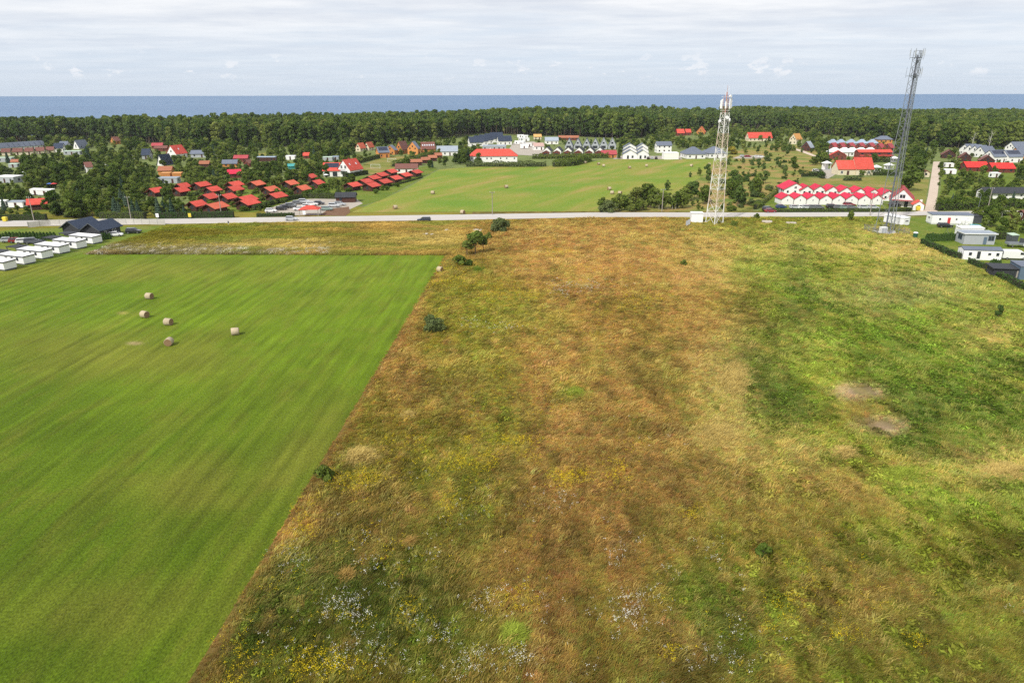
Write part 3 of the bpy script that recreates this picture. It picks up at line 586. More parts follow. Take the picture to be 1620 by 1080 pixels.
def flat_parts(L, W, h, wall, roof, over=.12, spec=(), framed=False, slope=.25, trim=None, frame_m=None, skirt=None):
    x, y = L / 2, W / 2; P = []; z0 = 0
    if skirt: P.append(Part('skirting', MB().box(-x + .15, x - .15, -y + .15, y - .15, 0, .4).mesh('skirting', skirt))); z0 = .4
    P.append(Part('wall', MB().hexa([(-x, -y, z0), (x, -y, z0), (x, y, z0), (-x, y, z0)], [(-x, -y, h), (x, -y, h), (x, y, h + slope), (-x, y, h + slope)]).mesh('wall', wall)))
    xo, yo = x + over, y + over; s = slope * over / W
    P.append(Part('roof', MB().hexa([(-xo, -yo, h + .01 - s), (xo, -yo, h + .01 - s), (xo, yo, h + slope + .01 + s), (-xo, yo, h + slope + .01 + s)], [(-xo, -yo, h + .15 - s), (xo, -yo, h + .15 - s), (xo, yo, h + slope + .15 + s), (-xo, yo, h + slope + .15 + s)]).mesh('roof', roof)))
    if trim:
        e = .02; f = MB(); zt = .17
        f.box(-xo - e, xo + e, -yo - e, -yo, h - .03, h + .2).hexa([(-xo - e, -yo, h - .05), (-xo, -yo, h - .05), (-xo, yo, h + slope - .05), (-xo - e, yo, h + slope - .05)], [(-xo - e, -yo, h + .2), (-xo, -yo, h + .2), (-xo, yo, h + slope + .2), (-xo - e, yo, h + slope + .2)])
        f.hexa([(xo, -yo, h - .05), (xo + e, -yo, h - .05), (xo + e, yo, h + slope - .05), (xo, yo, h + slope - .05)], [(xo, -yo, h + .2), (xo + e, -yo, h + .2), (xo + e, yo, h + slope + .2), (xo, yo, h + slope + .2)])
        P.append(Part('fascia', f.mesh('fascia', trim), len(P) - 1))
    add_windows(P, spec, L, W, framed, frame_m); return P
BOXES = []      # world footprints (x, y, radius) kept clear of plants
def put(px, py, rot, L, W, H, name, parts_f, label, cat, group=None, ref=None, keep=True):
    """stand a building with its nearest ground edge at pixel (px, py); parts_f(camera-facing faces) -> parts"""
    r = RAD(rot); fr = at(px, py); hd = (abs(L * math.sin(r)) + abs(W * math.cos(r))) / 2
    dirv = Vector((fr.x, fr.y, 0)).normalized(); c = Vector((fr.x, fr.y, 0)) + dirv * hd
    parts = parts_f(face_cam(r, c))
    cs = [c + Vector((sx * L / 2 * math.cos(r) - sy * W / 2 * math.sin(r), sx * L / 2 * math.sin(r) + sy * W / 2 * math.cos(r), z)) for sx in (-1, 1) for sy in (-1, 1) for z in (0, H)]
    pp = [proj(q) for q in cs]; rect = (min(p[0] for p in pp), min(p[1] for p in pp), max(p[0] for p in pp), max(p[1] for p in pp))
    BOXES.append((c.x, c.y, math.hypot(L, W) / 2 * .85 + .6))
    o = place(name, parts, (c.x, c.y, 0), r, label, cat, group, rect=rect, ref=ref)
    KEEP.append((rect, keep))
    return o
KEEP = []
GC = {}
def G(px, py, L, W, he, hr, rot, wall, roof, label, name='house', cat='house', group=None, ref=None, far=True, spec=None, keep=True, **kw):
    def pf(faces):
        k = ('g', L, W, he, hr, wall.name, roof.name, tuple(faces), far, str(spec), str(sorted((a, str(b)) for a, b in kw.items())))
        if k not in GC: GC[k] = gable_parts(L, W, he, hr, wall, roof, spec=auto_windows(L, W, he, hr, faces, far) if spec is None else spec, framed=not far, **kw)
        return GC[k]
    return put(px, py, rot, L, W, hr, name, pf, label, cat, group, ref, keep)
def HIP(px, py, L, W, he, hr, rot, wall, roof, label, name='house', cat='house', group=None, ref=None, far=True, spec=None, **kw):
    return put(px, py, rot, L, W, hr, name, lambda faces: hip_parts(L, W, he, hr, wall, roof, spec=auto_windows(L, W, he, hr, faces, far, False) if spec is None else spec, framed=not far, **kw), label, cat, group, ref)
def FLAT(px, py, L, W, h, rot, wall, roof, label, name='shed', cat='shed', group=None, ref=None, far=True, spec=None, **kw):
    return put(px, py, rot, L, W, h, name, lambda faces: flat_parts(L, W, h, wall, roof, spec=auto_windows(L, W, h, h, faces, far, False) if spec is None else spec, framed=not far, **kw), label, cat, group, ref)

# red chalets of the holiday village beside the road, given by their roofs' boxes in a close-up of the photograph
chal = [(Z2, b) for b in [(90, 220, 665, 715), (325, 465, 625, 670), (325, 430, 665, 710), (475, 650, 620, 660), (580, 745, 660, 705), (775, 945, 613, 655), (770, 945, 657, 700), (970, 1140, 610, 650), (545, 720, 725, 775), (740, 860, 722, 775),
        (1090, 1270, 652, 705), (1275, 1440, 602, 645), (1380, 1550, 645, 695), (1130, 1340, 712, 768), (850, 1075, 735, 800), (865, 1095, 785, 835), (450, 595, 790, 845), (565, 815, 808, 870), (1480, 1605, 540, 580), (1520, 1675, 595, 640)]]
chal_lab = ['red roofed chalet among dark shrubs left of the chalet village', 'rearmost left chalet of the red roofed village by the hedge', 'red roofed chalet directly in front of the rearmost left chalet', 'red roofed chalet in the back row, second from left', 'red roofed chalet in the second row near the lawn strip',
 'back row chalet directly behind another red roofed chalet, middle of village', 'red roofed chalet partly overlapping the chalet behind it, mid village', 'red roofed chalet in the back row at the foot of the tall hedge', 'dull red chalet beside a small conifer in the third row', 'pinkish red chalet right of the small conifer in the third row',
 'orange red chalet left of the path near the car park hedge', 'orange red chalet in the back row with dark open porch', 'orange red chalet directly behind the parked cars', 'bright red chalet above the left end of the car park', 'larger red chalet behind the one closest to the car park', 'front chalet with stepped red roof left of the car park', 'crimson roofed chalet at the left of the front row', 'largest red front chalet directly behind the clipped road hedge', 'red chalet below the white house, near the white umbrella', 'orange red chalet standing by the round clipped bushes']
for (zf, (a, b, c, d)), lab in zip(chal, chal_lab):
    x, y = zf((a + b) / 2, d + 34); wpx = (b - a) / 5.686 * mpp(y)
    s = max(.70, min(1.02, wpx / 10.2))
    G(x, y, round(6.6 * s, 1), round(5.6 * s, 1), 2.2, 3.4, 72 + random.uniform(-3, 3), BROWNW, R_ORRED if random.random() < .3 else R_RED, lab, 'chalet', 'chalet', 'red roofed chalets of the holiday village', 'the red chalets', over=.8, og=.9, trim=BROWNW)
east = [(75, 300, 770, 850), (270, 485, 710, 790), (390, 605, 655, 730), (525, 715, 605, 680), (685, 865, 560, 625), (360, 600, 770, 855), (555, 770, 715, 795), (730, 940, 660, 735), (890, 1090, 615, 685), (1060, 1250, 565, 635)]
en = ['first', 'second', 'third', 'fourth', 'fifth']
for i, (a, b, c, d) in enumerate(east):
    x, y = ZO((a + b) / 2 - 14, d + 58)
    G(x, y, 5.7, 5.0, 2.1, 3.2, 66, BROWNW, R_RED, '%s red chalet from the car park in the %s row beside the hay field' % (en[i % 5], 'rear' if i < 5 else 'front'), 'chalet', 'chalet', 'double row of red chalets beside the hay field', 'the double row of red chalets', over=.75, og=.8, trim=BROWNW)

# big white house with the solar roof: two wings of one building
def white_house(faces):
    A = gable_parts(9.6, 8.5, 3.2, 6.6, WHITE, R_RED, spec=[('F', -2.7, 1.25, 2.4, 2.2, 'door', DARKGLASS), ('F', 1.2, 1.25, 2.4, 2.2, 'door', DARKGLASS)], solar=(-4.2, 3.2, 2, -1), framed=True)
    B = gable_parts(11.0, 8.0, 3.6, 8.4, WHITE, R_RED, spec=[('L', 1.2, 4.9, 1.3, 1.7), ('L', -1.2, 4.9, 1.3, 1.7), ('L', 2.2, 1.5, 1.6, 1.5), ('L', -.2, 1.1, 1.6, 2.1, 'door', DARKGLASS), ('F', -3, 1.5, 1.3, 1.4), ('F', 0, 1.5, 1.3, 1.4), ('F', 3, 1.5, 1.3, 1.4)], framed=True, chimney=(1, 1.2), skylight=2)
    n = len(A); ang = RAD(62)
    for p in B:
        if p.parent < 0:
            l = Vector(p.loc); p.loc = (8.6 + l.x * math.cos(ang) - l.y * math.sin(ang), -.6 + l.x * math.sin(ang) + l.y * math.cos(ang), l.z); p.rot = (p.rot[0], p.rot[1], p.rot[2] + ang)
        else: p.parent += n
    balc = MB().box(-.8, .8, -2.2, 2.2, 2.75, 2.95); balc.box(-.8, -.72, -2.2, 2.2, 3.7, 3.8)
    for k in range(9): balc.box(-.8, -.74, -2.2 + k * .54, -2.12 + k * .54, 2.95, 3.7)
    l = Vector((-6.3, 0, 0)); A2 = Part('balcony', balc.mesh('balcony', DSTEEL), -1, (8.6 + l.x * math.cos(ang), -.6 + l.x * math.sin(ang), 0), (0, 0, ang))
    return A + B + [A2]
put(529, 279.5, 4, 10, 8.5, 8, 'house', white_house, 'white two winged house with red roof and solar panels', 'house', ref='the white house with solar panels')
BOXES.append((at(556, 277).x, at(556, 277).y + 5, 8))

def Gz(zf, x0, x1, yb, W, he, hr, rot, wall, roof, label, **kw):
    """gable house whose visible base spans x0..x1 at yb in a close-up; L from the span for a broadside, W for an end-on view"""
    (a, y), (b, _) = zf(x0, yb), zf(x1, yb); span = abs(b - a) * mpp(y); r = abs(math.sin(RAD(rot))), abs(math.cos(RAD(rot)))
    if r[0] > .9: L, W = W, span
    else: L = max(3, (span - W * r[0]) / r[1])
    return G((a + b) / 2, y, round(L, 1), round(W, 1), he, hr, rot, wall, roof, label, **kw)
# --- far left: terrace of slate roofed cottages and brown roofed bungalows
for i in range(8):
    x, y = ZV(45 + i * 97, 230 - i * 7.5)
    G(x, y, 7.0, 5.6, 3.0, 6.0, 62, WHITE, R_GREY, 'slate roofed cottage in the far left row, ' + rank(i, 8), 'cottage', 'cottage', 'slate roofed cottages at the far left', 'the slate roofed cottages')
for i, (a, b, yb) in enumerate([(50, 225, 300), (255, 440, 292), (470, 635, 285), (660, 830, 275), (850, 1005, 262)]):
    Gz(ZV, a, b, yb, 6.0, 2.5, 4.6, 20, CREAM, R_BROWN, 'brown roofed bungalow in the far left row, ' + rank(i, 5), name='bungalow', cat='bungalow', group='brown roofed bungalows at the far left', ref='the brown roofed bungalows')
Gz(ZV, 1000, 1180, 235, 7, 3.0, 6.2, 14, WHITE, R_NAVY, 'white house with steep navy roof beside the brown bungalows', ref='the navy roofed white house')
Gz(ZV, 1395, 1540, 180, 9, 1.2, 6.6, 70, WHITE, R_GREY, 'tall steep roofed white house with slate roof at far left', ref='the steep slate roofed house')
Gz(ZV, 1100, 1260, 175, 8, 2.8, 5.4, 12, WHITE, R_GREY, 'grey roofed house behind the steep slate roofed white house', ref='the grey roofed house')
FLAT(*ZV(1320, 285), 11, 4, 2.4, 6, GREYW, R_PGREEN, 'long low shed with pale green roof under the trees', ref='the pale green shed')
FLAT(*ZV(110, 415), 9, 4.5, 2.5, 8, GREYW, R_PGREEN, 'pale green flat roofed hut at the left picture edge', name='hut', cat='hut', ref='the pale green hut')
G(*ZV(318, 470), 5, 4, 2.0, 3.2, 15, ORANGEW, R_RUST, 'small hut with faded orange roof between dark trees', name='hut', cat='hut', ref='the faded orange hut')
FLAT(*ZV(265, 515), 5, 3, 2.0, 5, GREYW, R_PGREEN, 'small pale green shed in front of the faded orange hut', ref='the small green shed')
FLAT(*ZV(190, 790), 11, 6, 2.8, -12, GREYW, R_WHITE, 'large white flat roofed pavilion at the left picture edge', name='pavilion', cat='pavilion', ref='the white flat roofed pavilion')
FLAT(*ZV(680, 1015), 4.6, 2.4, 2.4, -8, WHITEP, R_WHITE, 'white roofed caravan, left one of two between the gardens', name='caravan', cat='caravan', ref='the two white roofed caravans', skirt=DSTEEL)
FLAT(*ZV(850, 1025), 6.4, 2.5, 2.4, -8, WHITEP, R_WHITE, 'white roofed caravan, right and longer one of two between gardens', name='caravan', cat='caravan', ref='the two white roofed caravans', skirt=DSTEEL)
Gz(Z1, 762, 850, 535, 6, 3.4, 5.6, 40, WHITE, R_BROWN, 'white gabled house with maroon roof deep among the trees', ref='the maroon roofed house')
G(*Z1(356, 868), 6, 5, 2.2, 3.8, 25, BROWNW, R_RED, 'lone red roofed chalet in trees near the left road end', name='chalet', cat='chalet', ref='the lone red chalet')
FLAT(*Z1(168, 850), 5.5, 2.6, 2.3, 0, WHITEP, R_LGREY, 'grey roofed caravan half hidden behind the left hedge', name='caravan', cat='caravan', ref='the half hidden caravan', skirt=DSTEEL)
FLAT(*Z1(14, 845), 5, 2.6, 2.3, 0, WHITEP, R_WHITE, 'white caravan cut by the left picture edge', name='caravan', cat='caravan', skirt=DSTEEL)
Gz(Z1, 1000, 1090, 275, 7, 3.0, 6.0, 55, ORANGE, R_BROWN, 'orange house with brown roof at the forest edge, far left', ref='the orange forest house')
G(*Z1(1425, 315), 8, 5, 2.4, 4.2, 8, REDW, R_DULLPINK, 'dull red roofed cabin in the trees left of white gable', name='cabin', cat='cabin', ref='the dull red cabin')
G(*Z1(1460, 340), 9, 5, 2.4, 4.0, 5, REDW, R_BROWN, 'brown roofed cabin just below the dull red cabin', name='cabin', cat='cabin', ref='the brown cabin')
Gz(Z2, 295, 400, 402, 10, 3.2, 8.2, 72, WHITE, R_RED, 'white house with bright red steep roof at forest foot', ref='the bright red roofed house', skylight=1)
Gz(Z1, 1290, 1370, 410, 7, 3.0, 6.4, 10, GREYW, R_NAVY, 'navy roofed house half hidden in trees left of white gable', ref='the half hidden navy roofed house')
Gz(Z1, 1458, 1522, 468, 9, 1.0, 6.4, 78, WHITE, R_NAVY, 'narrow white steep gabled house with dark roof among birches', ref='the narrow white gabled house')
Gz(Z2, 480, 615, 395, 6, 2.6, 4.6, 5, GREYW, R_GREY, 'grey roofed bungalow right of the bright red roofed house', name='bungalow', cat='bungalow', ref='the grey bungalow')
Gz(Z2, 190, 315, 555, 6, 2.6, 4.4, 8, ORANGE, R_RUST, 'orange guest house with rusty roof and awnings', ref='the orange guest house')
for k, (a, b) in enumerate([(205, 300), (315, 390)]):
    FLAT(*Z2((a + b) / 2, 575), 4.5, 3, 2.2, 4, ORANGEW, roofmat('orange_awning', (.62, .30, .12)), 'orange awning shelter before the guest house, %s one' % ('left' if k == 0 else 'right'), name='awning', cat='awning', group='orange awnings', ref='the orange awnings', spec=())
FLAT(*Z2(280, 625), 9, 4, 2.4, 0, GREYW, R_LGREY, 'long pale grey flat roofed shed below the orange awnings', ref='the pale grey shed')
Gz(Z2, 865, 990, 435, 5, 2.4, 4.0, 4, REDW, R_DULLPINK, 'dull pink roofed cabin before the small garden lawn', name='cabin', cat='cabin', ref='the dull pink cabin')
FLAT(*Z2(1150, 430), 12, 4, 2.6, -2, BROWNW, R_BLUEG, 'long pale blue roofed shed right of the garden lawn', ref='the pale blue roofed shed')
FLAT(*Z2(1368, 415), 6, 3.5, 2.3, 0, WHITEP, R_WHITE, 'white roofed hut right of the long pale blue shed', name='hut', cat='hut', ref='the white roofed hut')
Gz(Z2, 1480, 1540, 405, 4, 2.2, 3.8, 10, REDW, R_RED, 'small red roofed hut left of the white house grounds', name='hut', cat='hut', ref='the small red hut')
Gz(Z2, 760, 895, 485, 5, 2.4, 4.2, 8, ORANGEW, R_GREY, 'grey roofed timber cabin with orange gable in the gardens', name='cabin', cat='cabin', ref='the grey roofed timber cabin')
Gz(Z2, 945, 1030, 480, 5, 2.2, 3.9, 60, REDW, R_BROWN, 'maroon roofed cabin right of the orange gabled timber cabin', name='cabin', cat='cabin', ref='the maroon cabin')
Gz(Z2, 555, 645, 485, 5, 2.2, 3.6, 6, BROWNW, R_RUST, 'rust roofed summer hut beside the round dark tree', name='hut', cat='hut', ref='the rust roofed hut')
Gz(Z2, 800, 930, 580, 5, 2.3, 4.0, 20, REDW, R_PINK, 'crimson roofed cabin behind the back row of chalets', name='cabin', cat='cabin', ref='the crimson cabin')
Gz(Z2, 1225, 1400, 262, 8, 3.0, 6.8, 12, WHITE, R_ORRED, 'orange red roofed house at the forest foot above the gardens', ref='the forest foot house')
G(*Z3(135, 500), 5, 3, 1.8, 2.8, 20, TEALP, TEALP, 'small teal tent in the trees left of white house', name='tent', cat='tent', ref='the teal tent', spec=())
FLAT(*Z3(450, 425), 6, 3.5, 2.2, 5, GREYW, R_PGREEN, 'pale green garden shed behind the white house', ref='the green garden shed')
FLAT(*Z3(520, 420), 4, 3, 2.2, 5, GREYW, R_BLUEG, 'blue grey garden shed behind the white house', ref='the blue grey garden shed')
# --- football pitch side
Gz(ZO, 850, 1195, 630, 7, 2.6, 4.6, 3, WHITE, R_BROWN, 'long brown roofed white building behind the double chalet row', name='house', ref='the long brown roofed building')
Gz(ZO, 262, 345, 295, 8, 2.8, 6.0, 72, CREAM, R_ORRED, 'cream cottage with red roof at forest edge, left twin', ref='the cream twin cottages', group=None)
Gz(ZO, 398, 475, 280, 8, 2.8, 6.0, 72, CREAM, R_ORRED, 'cream cottage with red roof at forest edge, right twin', ref='the cream twin cottages')
Gz(ZO, 530, 760, 392, 8, 3.6, 6.8, 25, ORANGE, R_GREY, 'orange house with grey roof at the left end of row', ref='the orange houses', solar=(-3.2, 3.2, 2, -1))
Gz(ZO, 725, 840, 345, 8, 3.4, 6.4, 60, ORANGEW, R_GREY, 'dark roofed orange timber house second in the orange row', ref='the orange houses')
Gz(ZO, 890, 1010, 335, 9, 3.6, 8.6, 66, ORANGEW, R_BROWN, 'narrow steep orange house in the middle of orange row', ref='the orange houses')
Gz(ZO, 1045, 1215, 345, 9, 4.4, 9.0, 62, ORANGE, R_GREY, 'tall orange house with dark steep roof and balcony', ref='the orange houses')
Gz(ZO, 1225, 1470, 335, 9, 3.8, 8.0, 14, ORANGE, R_BROWN, 'wide orange guest house with brown roof, right end of row', ref='the orange houses', skylight=6)
for i, (a, b, yb) in enumerate([(1050, 1265, 515), (1230, 1385, 480), (1340, 1490, 445), (1440, 1570, 405)]):
    x, y = ZO((a + b) / 2, yb); wl = (b - a) / 9.82 * mpp(y)
    G(x, y, round(wl * .8, 1), 4.6, 2.2, 3.5, 18, BROWNW, R_RUST, 'rust roofed open shelter beside the hedge, ' + rank(i, 4), 'shelter', 'shelter', 'rust roofed shelters along the hedge', 'the rust roofed shelters')
Gz(Z4, 65, 255, 378, 9, 3.0, 6.2, 4, WHITE, R_LGREY, 'white house with pale grey roof right of orange houses', ref='the pale grey roofed house')
HIP(780.5, 257.5, 30, 10, 3.9, 8.0, 1, WHITE, R_RED, 'long white building with bright red hipped roof beside hay field', 'hotel', 'building', ref='the red hipped roof building', far=False,
    spec=[('F', u, 2.6, 1.0, 1.1) for u in (-13.3, -10.8, -3.9, -1.3, 4.6, 8.4, 13.2)], ridge=21, chimney=(-2, .5))
for i in range(5):
    x, y = Z4(410 + i * 47, 296 - i * 12)
    G(x, y, 11, 8.6, 3.4, 7.4, 16, WHITE, R_NAVY, 'navy roofed white terrace house above the red hipped roof, ' + rank(i, 5), 'terrace_house', 'house', 'navy roofed terrace above the red hipped building', 'the navy roofed terrace')
Gz(Z4, 600, 738, 282, 9, 3.4, 7.2, 12, WHITE, R_NAVY, 'detached navy roofed white house right of the terrace', ref='the detached navy roofed house')
FLAT(*Z4(580, 328), 18, 9, 3.0, 2, GREYW, R_LGREY, 'wide low grey roofed hall behind the red hipped roof', name='hall', cat='building', ref='the low grey hall')
Gz(ZA, 222, 435, 338, 7, 3.0, 5.6, 3, WHITE, R_LGREY, 'white bungalow with grey roof left of the steep grey cabins', name='bungalow', cat='bungalow', ref='the grey roofed bungalow')
Gz(ZA, 25, 205, 432, 7, 3.0, 5.0, 10, WHITE, roofmat('faded_pink_roof', (.45, .30, .26)), 'white house with faded pinkish roof right of the campers', ref='the pinkish roofed house')
Gz(ZA, 40, 165, 262, 6, 2.6, 4.6, 5, CREAM, roofmat('sandy_orange_roof', (.55, .32, .12)), 'sandy orange roofed hut at the forest edge behind campers', name='hut', cat='hut', ref='the sandy orange hut')
G(*ZA(600, 275), 18, 5, 2.4, 4.0, 2, REDW, R_RUST, 'long rusty red shed behind the steep grey cabins', name='shed', cat='shed', ref='the rusty red shed')
for i, (a, b) in enumerate([(540, 680), (680, 820), (825, 955), (965, 1090), (1100, 1220), (1228, 1368)]):
    x, y = ZA((a + b) / 2, 415); sp = [('L', 0, 1.5, 3.6, 2.0), ('L', 0, 4.6, 1.5, 1.3)]
    G(x, y, 9, 6.0, 2.6, 8.2, 82, GREYW, R_LGREY if i > 3 else R_GREY, 'steep roofed grey cabin in a row of six, ' + rank(i, 6), 'steep_cabin', 'cabin', 'steep roofed grey cabins', 'the steep grey cabins', spec=sp, over=.25)
for i, a in enumerate([200, 368, 540, 712, 885, 1042]):
    x, y = ZA(a + 70, 492)
    G(x, y, 7, 5.4, 2.2, 4.6, 74, WHITE, R_DARK, 'small white gabled bungalow before the grey cabins, ' + rank(i, 6), 'bungalow', 'bungalow', 'small white gabled bungalows', 'the white gabled bungalows', spec=[('L', 0, 1.2, 1.2, 1.2)])
    x, y = ZA(a + 40, 520)
    G(x, y, 4, 4.6, 2.0, 3.2, 80, REDW, R_BROWN, 'brown roofed garden kiosk before a white bungalow, ' + rank(i, 6), 'kiosk', 'kiosk', 'brown roofed garden kiosks', 'the brown kiosks', spec=[('L', 0, 1.0, 2.8, 1.3)])
Gz(ZA, 1115, 1360, 556, 6, 2.4, 4.6, 4, ORANGEW, R_DULLPINK, 'orange timber hut with plum roof at hay field edge', name='hut', cat='hut', ref='the orange timber hut')
for c, (a, b) in enumerate([(480, 610), (603, 712)]):
    for k in range(3):
        x, y = Z5((a + b) / 2, 408 - k * 34); sp = [('L', 1.6, 1.4, 1.3, 1.6), ('L', -1.4, 1.2, 1.3, 2.1, 'door', DARKGLASS)] if k == 0 else ()
        G(x, y, 6.5, 9.2 if c == 0 else 8.0, 3.2, 5.8, 86, WHITE, R_GREY, 'white gabled house in the %s pair of files, %s' % ('left' if c == 0 else 'right', ['front one', 'middle one', 'rear one'][k]), 'gabled_house', 'house', 'files of white gabled houses at the hay field', 'the files of white gabled houses', spec=sp)
Gz(Z5, 778, 910, 352, 8, 5.2, 7.6, 2, WHITE, R_GREY, 'white two storey house with grey roof and wide windows', ref='the white two storey house')
FLAT(*Z5(910, 412), 9.5, 6, 4.0, 3, WHITE, R_WHITE, 'plain white flat roofed garage before the two storey house', name='garage', cat='garage', ref='the white garage', spec=())
HIP(*Z5(1110, 405), 12.5, 15, 2.8, 7.2, 4, WHITE, R_GREY, 'white bungalow with large slate hipped roof, left of pair', 'bungalow', 'bungalow', ref='the slate hipped bungalows', ridge=2)
HIP(*Z5(1300, 398), 11.5, 15, 2.8, 7.0, 4, WHITE, R_GREY, 'white bungalow with large slate hipped roof behind lattice tower', 'bungalow', 'bungalow', ref='the slate hipped bungalows', ridge=2)
Gz(Z5, 962, 1030, 200, 7, 3.0, 6.4, 5, REDW, R_RED, 'red roofed house half in the forest, left of three', ref='the red houses in the forest')
Gz(Z5, 1040, 1090, 195, 7, 3.0, 6.0, 5, REDW, R_RED, 'small red roofed house in the forest, middle of three', ref='the red houses in the forest')
Gz(Z5, 1150, 1225, 185, 9, 2.6, 7.6, 55, ORANGEW, R_ORRED, 'steep red roofed house in the forest by white tower', ref='the red houses in the forest')
# --- right half
Gz(Z6, 232, 445, 248, 9, 3.0, 7.4, 3, CREAM, R_RED, 'wide cream house with red roof at the forest edge', ref='the wide red roofed forest house')
G(*Z6(670, 275), 7, 7, 4.2, 8.4, 30, CREAM, roofmat('ochre_roof', (.50, .25, .08)), 'tall cream house with ochre roof behind the yellow tree', ref='the ochre roofed house')
Gz(Z6, 735, 822, 338, 8, 2.8, 6.8, 30, BROWNW, R_LGREY, 'grey roofed dark timber house beside the sandy track', ref='the grey roofed timber house')
for i, (a, b) in enumerate([(365, 455), (470, 640), (650, 830), (850, 1010), (1040, 1200)]):
    x, y = ZR((a + b) / 2, 262)
    HIP(x, y, 6.2, 6.5, 2.8, 6.0, 8, GREYW, R_BLUEG, 'pale blue roofed villa behind the pink roofs, ' + rank(i, 5), 'villa', 'villa', 'pale blue roofed villas', 'the pale blue roofed villas', ridge=2)
for i, a in enumerate([350, 495, 660, 840, 1020, 1185, 1352]):
    x, y = ZR(a + 72, 312 + (0 if i < 5 else 14))
    G(x, y, 6.6, 5.6, 2.2, 5.0, 40, REDW, R_DULLPINK, 'dull pink roofed cottage behind the white roofs, ' + rank(i, 7), 'cottage', 'cottage', 'dull pink roofed cottages', 'the dull pink roofed cottages')
for i, (a, b) in enumerate([(345, 540), (540, 690), (690, 820), (820, 1010), (985, 1175)]):
    x, y = ZR((a + b) / 2, 425)
    HIP(x, y, 6.8, 7.0, 2.6, 5.6, 6, WHITE, R_WHITE, 'white roofed bungalow between pink and red roofs, ' + rank(i, 5), 'bungalow', 'bungalow', 'white roofed bungalows', 'the white roofed bungalows', ridge=2.4)
Gz(ZR, 370, 640, 488, 7, 2.6, 5.4, 70, REDW, R_RED, 'red gabled chalet left of the red balcony houses', name='chalet', cat='chalet', ref='the red gabled chalet')
def balcony_house(faces):
    P = gable_parts(10.5, 6, 5.0, 6.4, REDW, R_RED, spec=[('F', -3, 1.2, 1.6, 2.1, 'door', WHITEP), ('F', 3, 1.2, 1.6, 2.1, 'door', WHITEP), ('F', -3, 3.9, 1.6, 1.7), ('F', 3, 3.9, 1.6, 1.7)], over=.3)
    b = MB().box(-5.2, 5.2, -4.6, -3.02, 2.6, 2.75); b.box(-5.2, 5.2, -4.6, -4.52, 2.75, 3.7)
    P.append(Part('balcony', b.mesh('balcony', mat('red_rail', (.42, .06, .05), .6))))
    for x in (-5.1, -1.7, 1.7, 5.1): P.append(Part('post', MB().box(x - .08, x + .08, -4.58, -4.42, 0, 2.6).mesh('post', REDW)))
    return P
for i, (a, b) in enumerate([(830, 1130), (1150, 1415)]):
    x, y = ZR((a + b) / 2, 500)
    put(x, y, 1, 11, 8, 6.4, 'balcony_house', balcony_house, 'red two storey house with long balcony, %s one of two' % ('left' if i == 0 else 'right'), 'house', 'red balcony houses', 'the red balcony houses')
HIP(*ZR(1310, 252), 11, 8, 5.4, 8.2, 4, ORANGE, R_GREY, 'orange villa with slate roof at the forest edge', 'villa', 'villa', ref='the orange villa', ridge=5)
def red_house(faces):
    A = gable_parts(9.0, 8.5, 3.2, 7.0, CREAM, R_RED, spec=[('F', -2.6, 1.4, 1.3, 1.5), ('F', .6, 1.1, 1.2, 2.1, 'door', BROWNW)], framed=True)
    B = gable_parts(8.6, 10.5, 3.4, 8.6, CREAM, R_RED, spec=[('F', -2, 1.5, 1.5, 1.5), ('F', 2, 1.5, 1.5, 1.5)], framed=True, chimney=(2, 1.5)); n = len(A)
    for p in B:
        if p.parent < 0: l = p.loc; p.loc = (l[0] + 8.6, l[1] - .3, l[2])
        else: p.parent += n
    return A + B
put(1333.5, 277, -2, 9, 9, 8, 'house', red_house, 'cream house with large stepped red roof beside the paddock', 'house', ref='the stepped red roof house')
BOXES.append((at(1352, 276).x, at(1352, 276).y + 5, 7))
for i, (zx, zy, lab) in enumerate([(300, 672, 'two storey white gazebo with dark roof left of stepped red roof'), (1020, 690, 'white gazebo right of the stepped red roof house'), (1195, 700, 'white gazebo second right of the stepped red roof'), (1425, 660, 'white gazebo by the grey lattice tower hedge'), (1525, 530, 'white gazebo beside the dark trees under the tower')]):
    x, y = ZR(zx, zy)
    def gz(faces, i=i):
        h = 3.6 if i == 0 else 2.2; P = [Part('deck', MB().box(-1.9, 1.9, -1.7, 1.7, 0, .15).mesh('deck', GREYW))]
        for sx in (-1, 1):
            for sy in (-1, 1): P.append(Part('post', MB().box(sx * 1.7 - .08, sx * 1.7 + .08, sy * 1.5 - .08, sy * 1.5 + .08, .15, h).mesh('post', WHITEP)))
        P.append(Part('wall', MB().box(-1.6, 1.6, .8, 1.4, .15, h - .1).mesh('wall', WHITE)))
        P.append(Part('canopy', MB().hexa([(-2.3, -2.1, h), (2.3, -2.1, h), (2.3, 2.1, h), (-2.3, 2.1, h)], [(-.15, -.15, h + 1.2), (.15, -.15, h + 1.2), (.15, .15, h + 1.2), (-.15, .15, h + 1.2)]).mesh('canopy', R_WHITE)))
        return P
    put(x, y, 5, 4.4, 4, 3.6, 'gazebo', gz, lab, 'gazebo', 'white gazebos', 'the white gazebos')
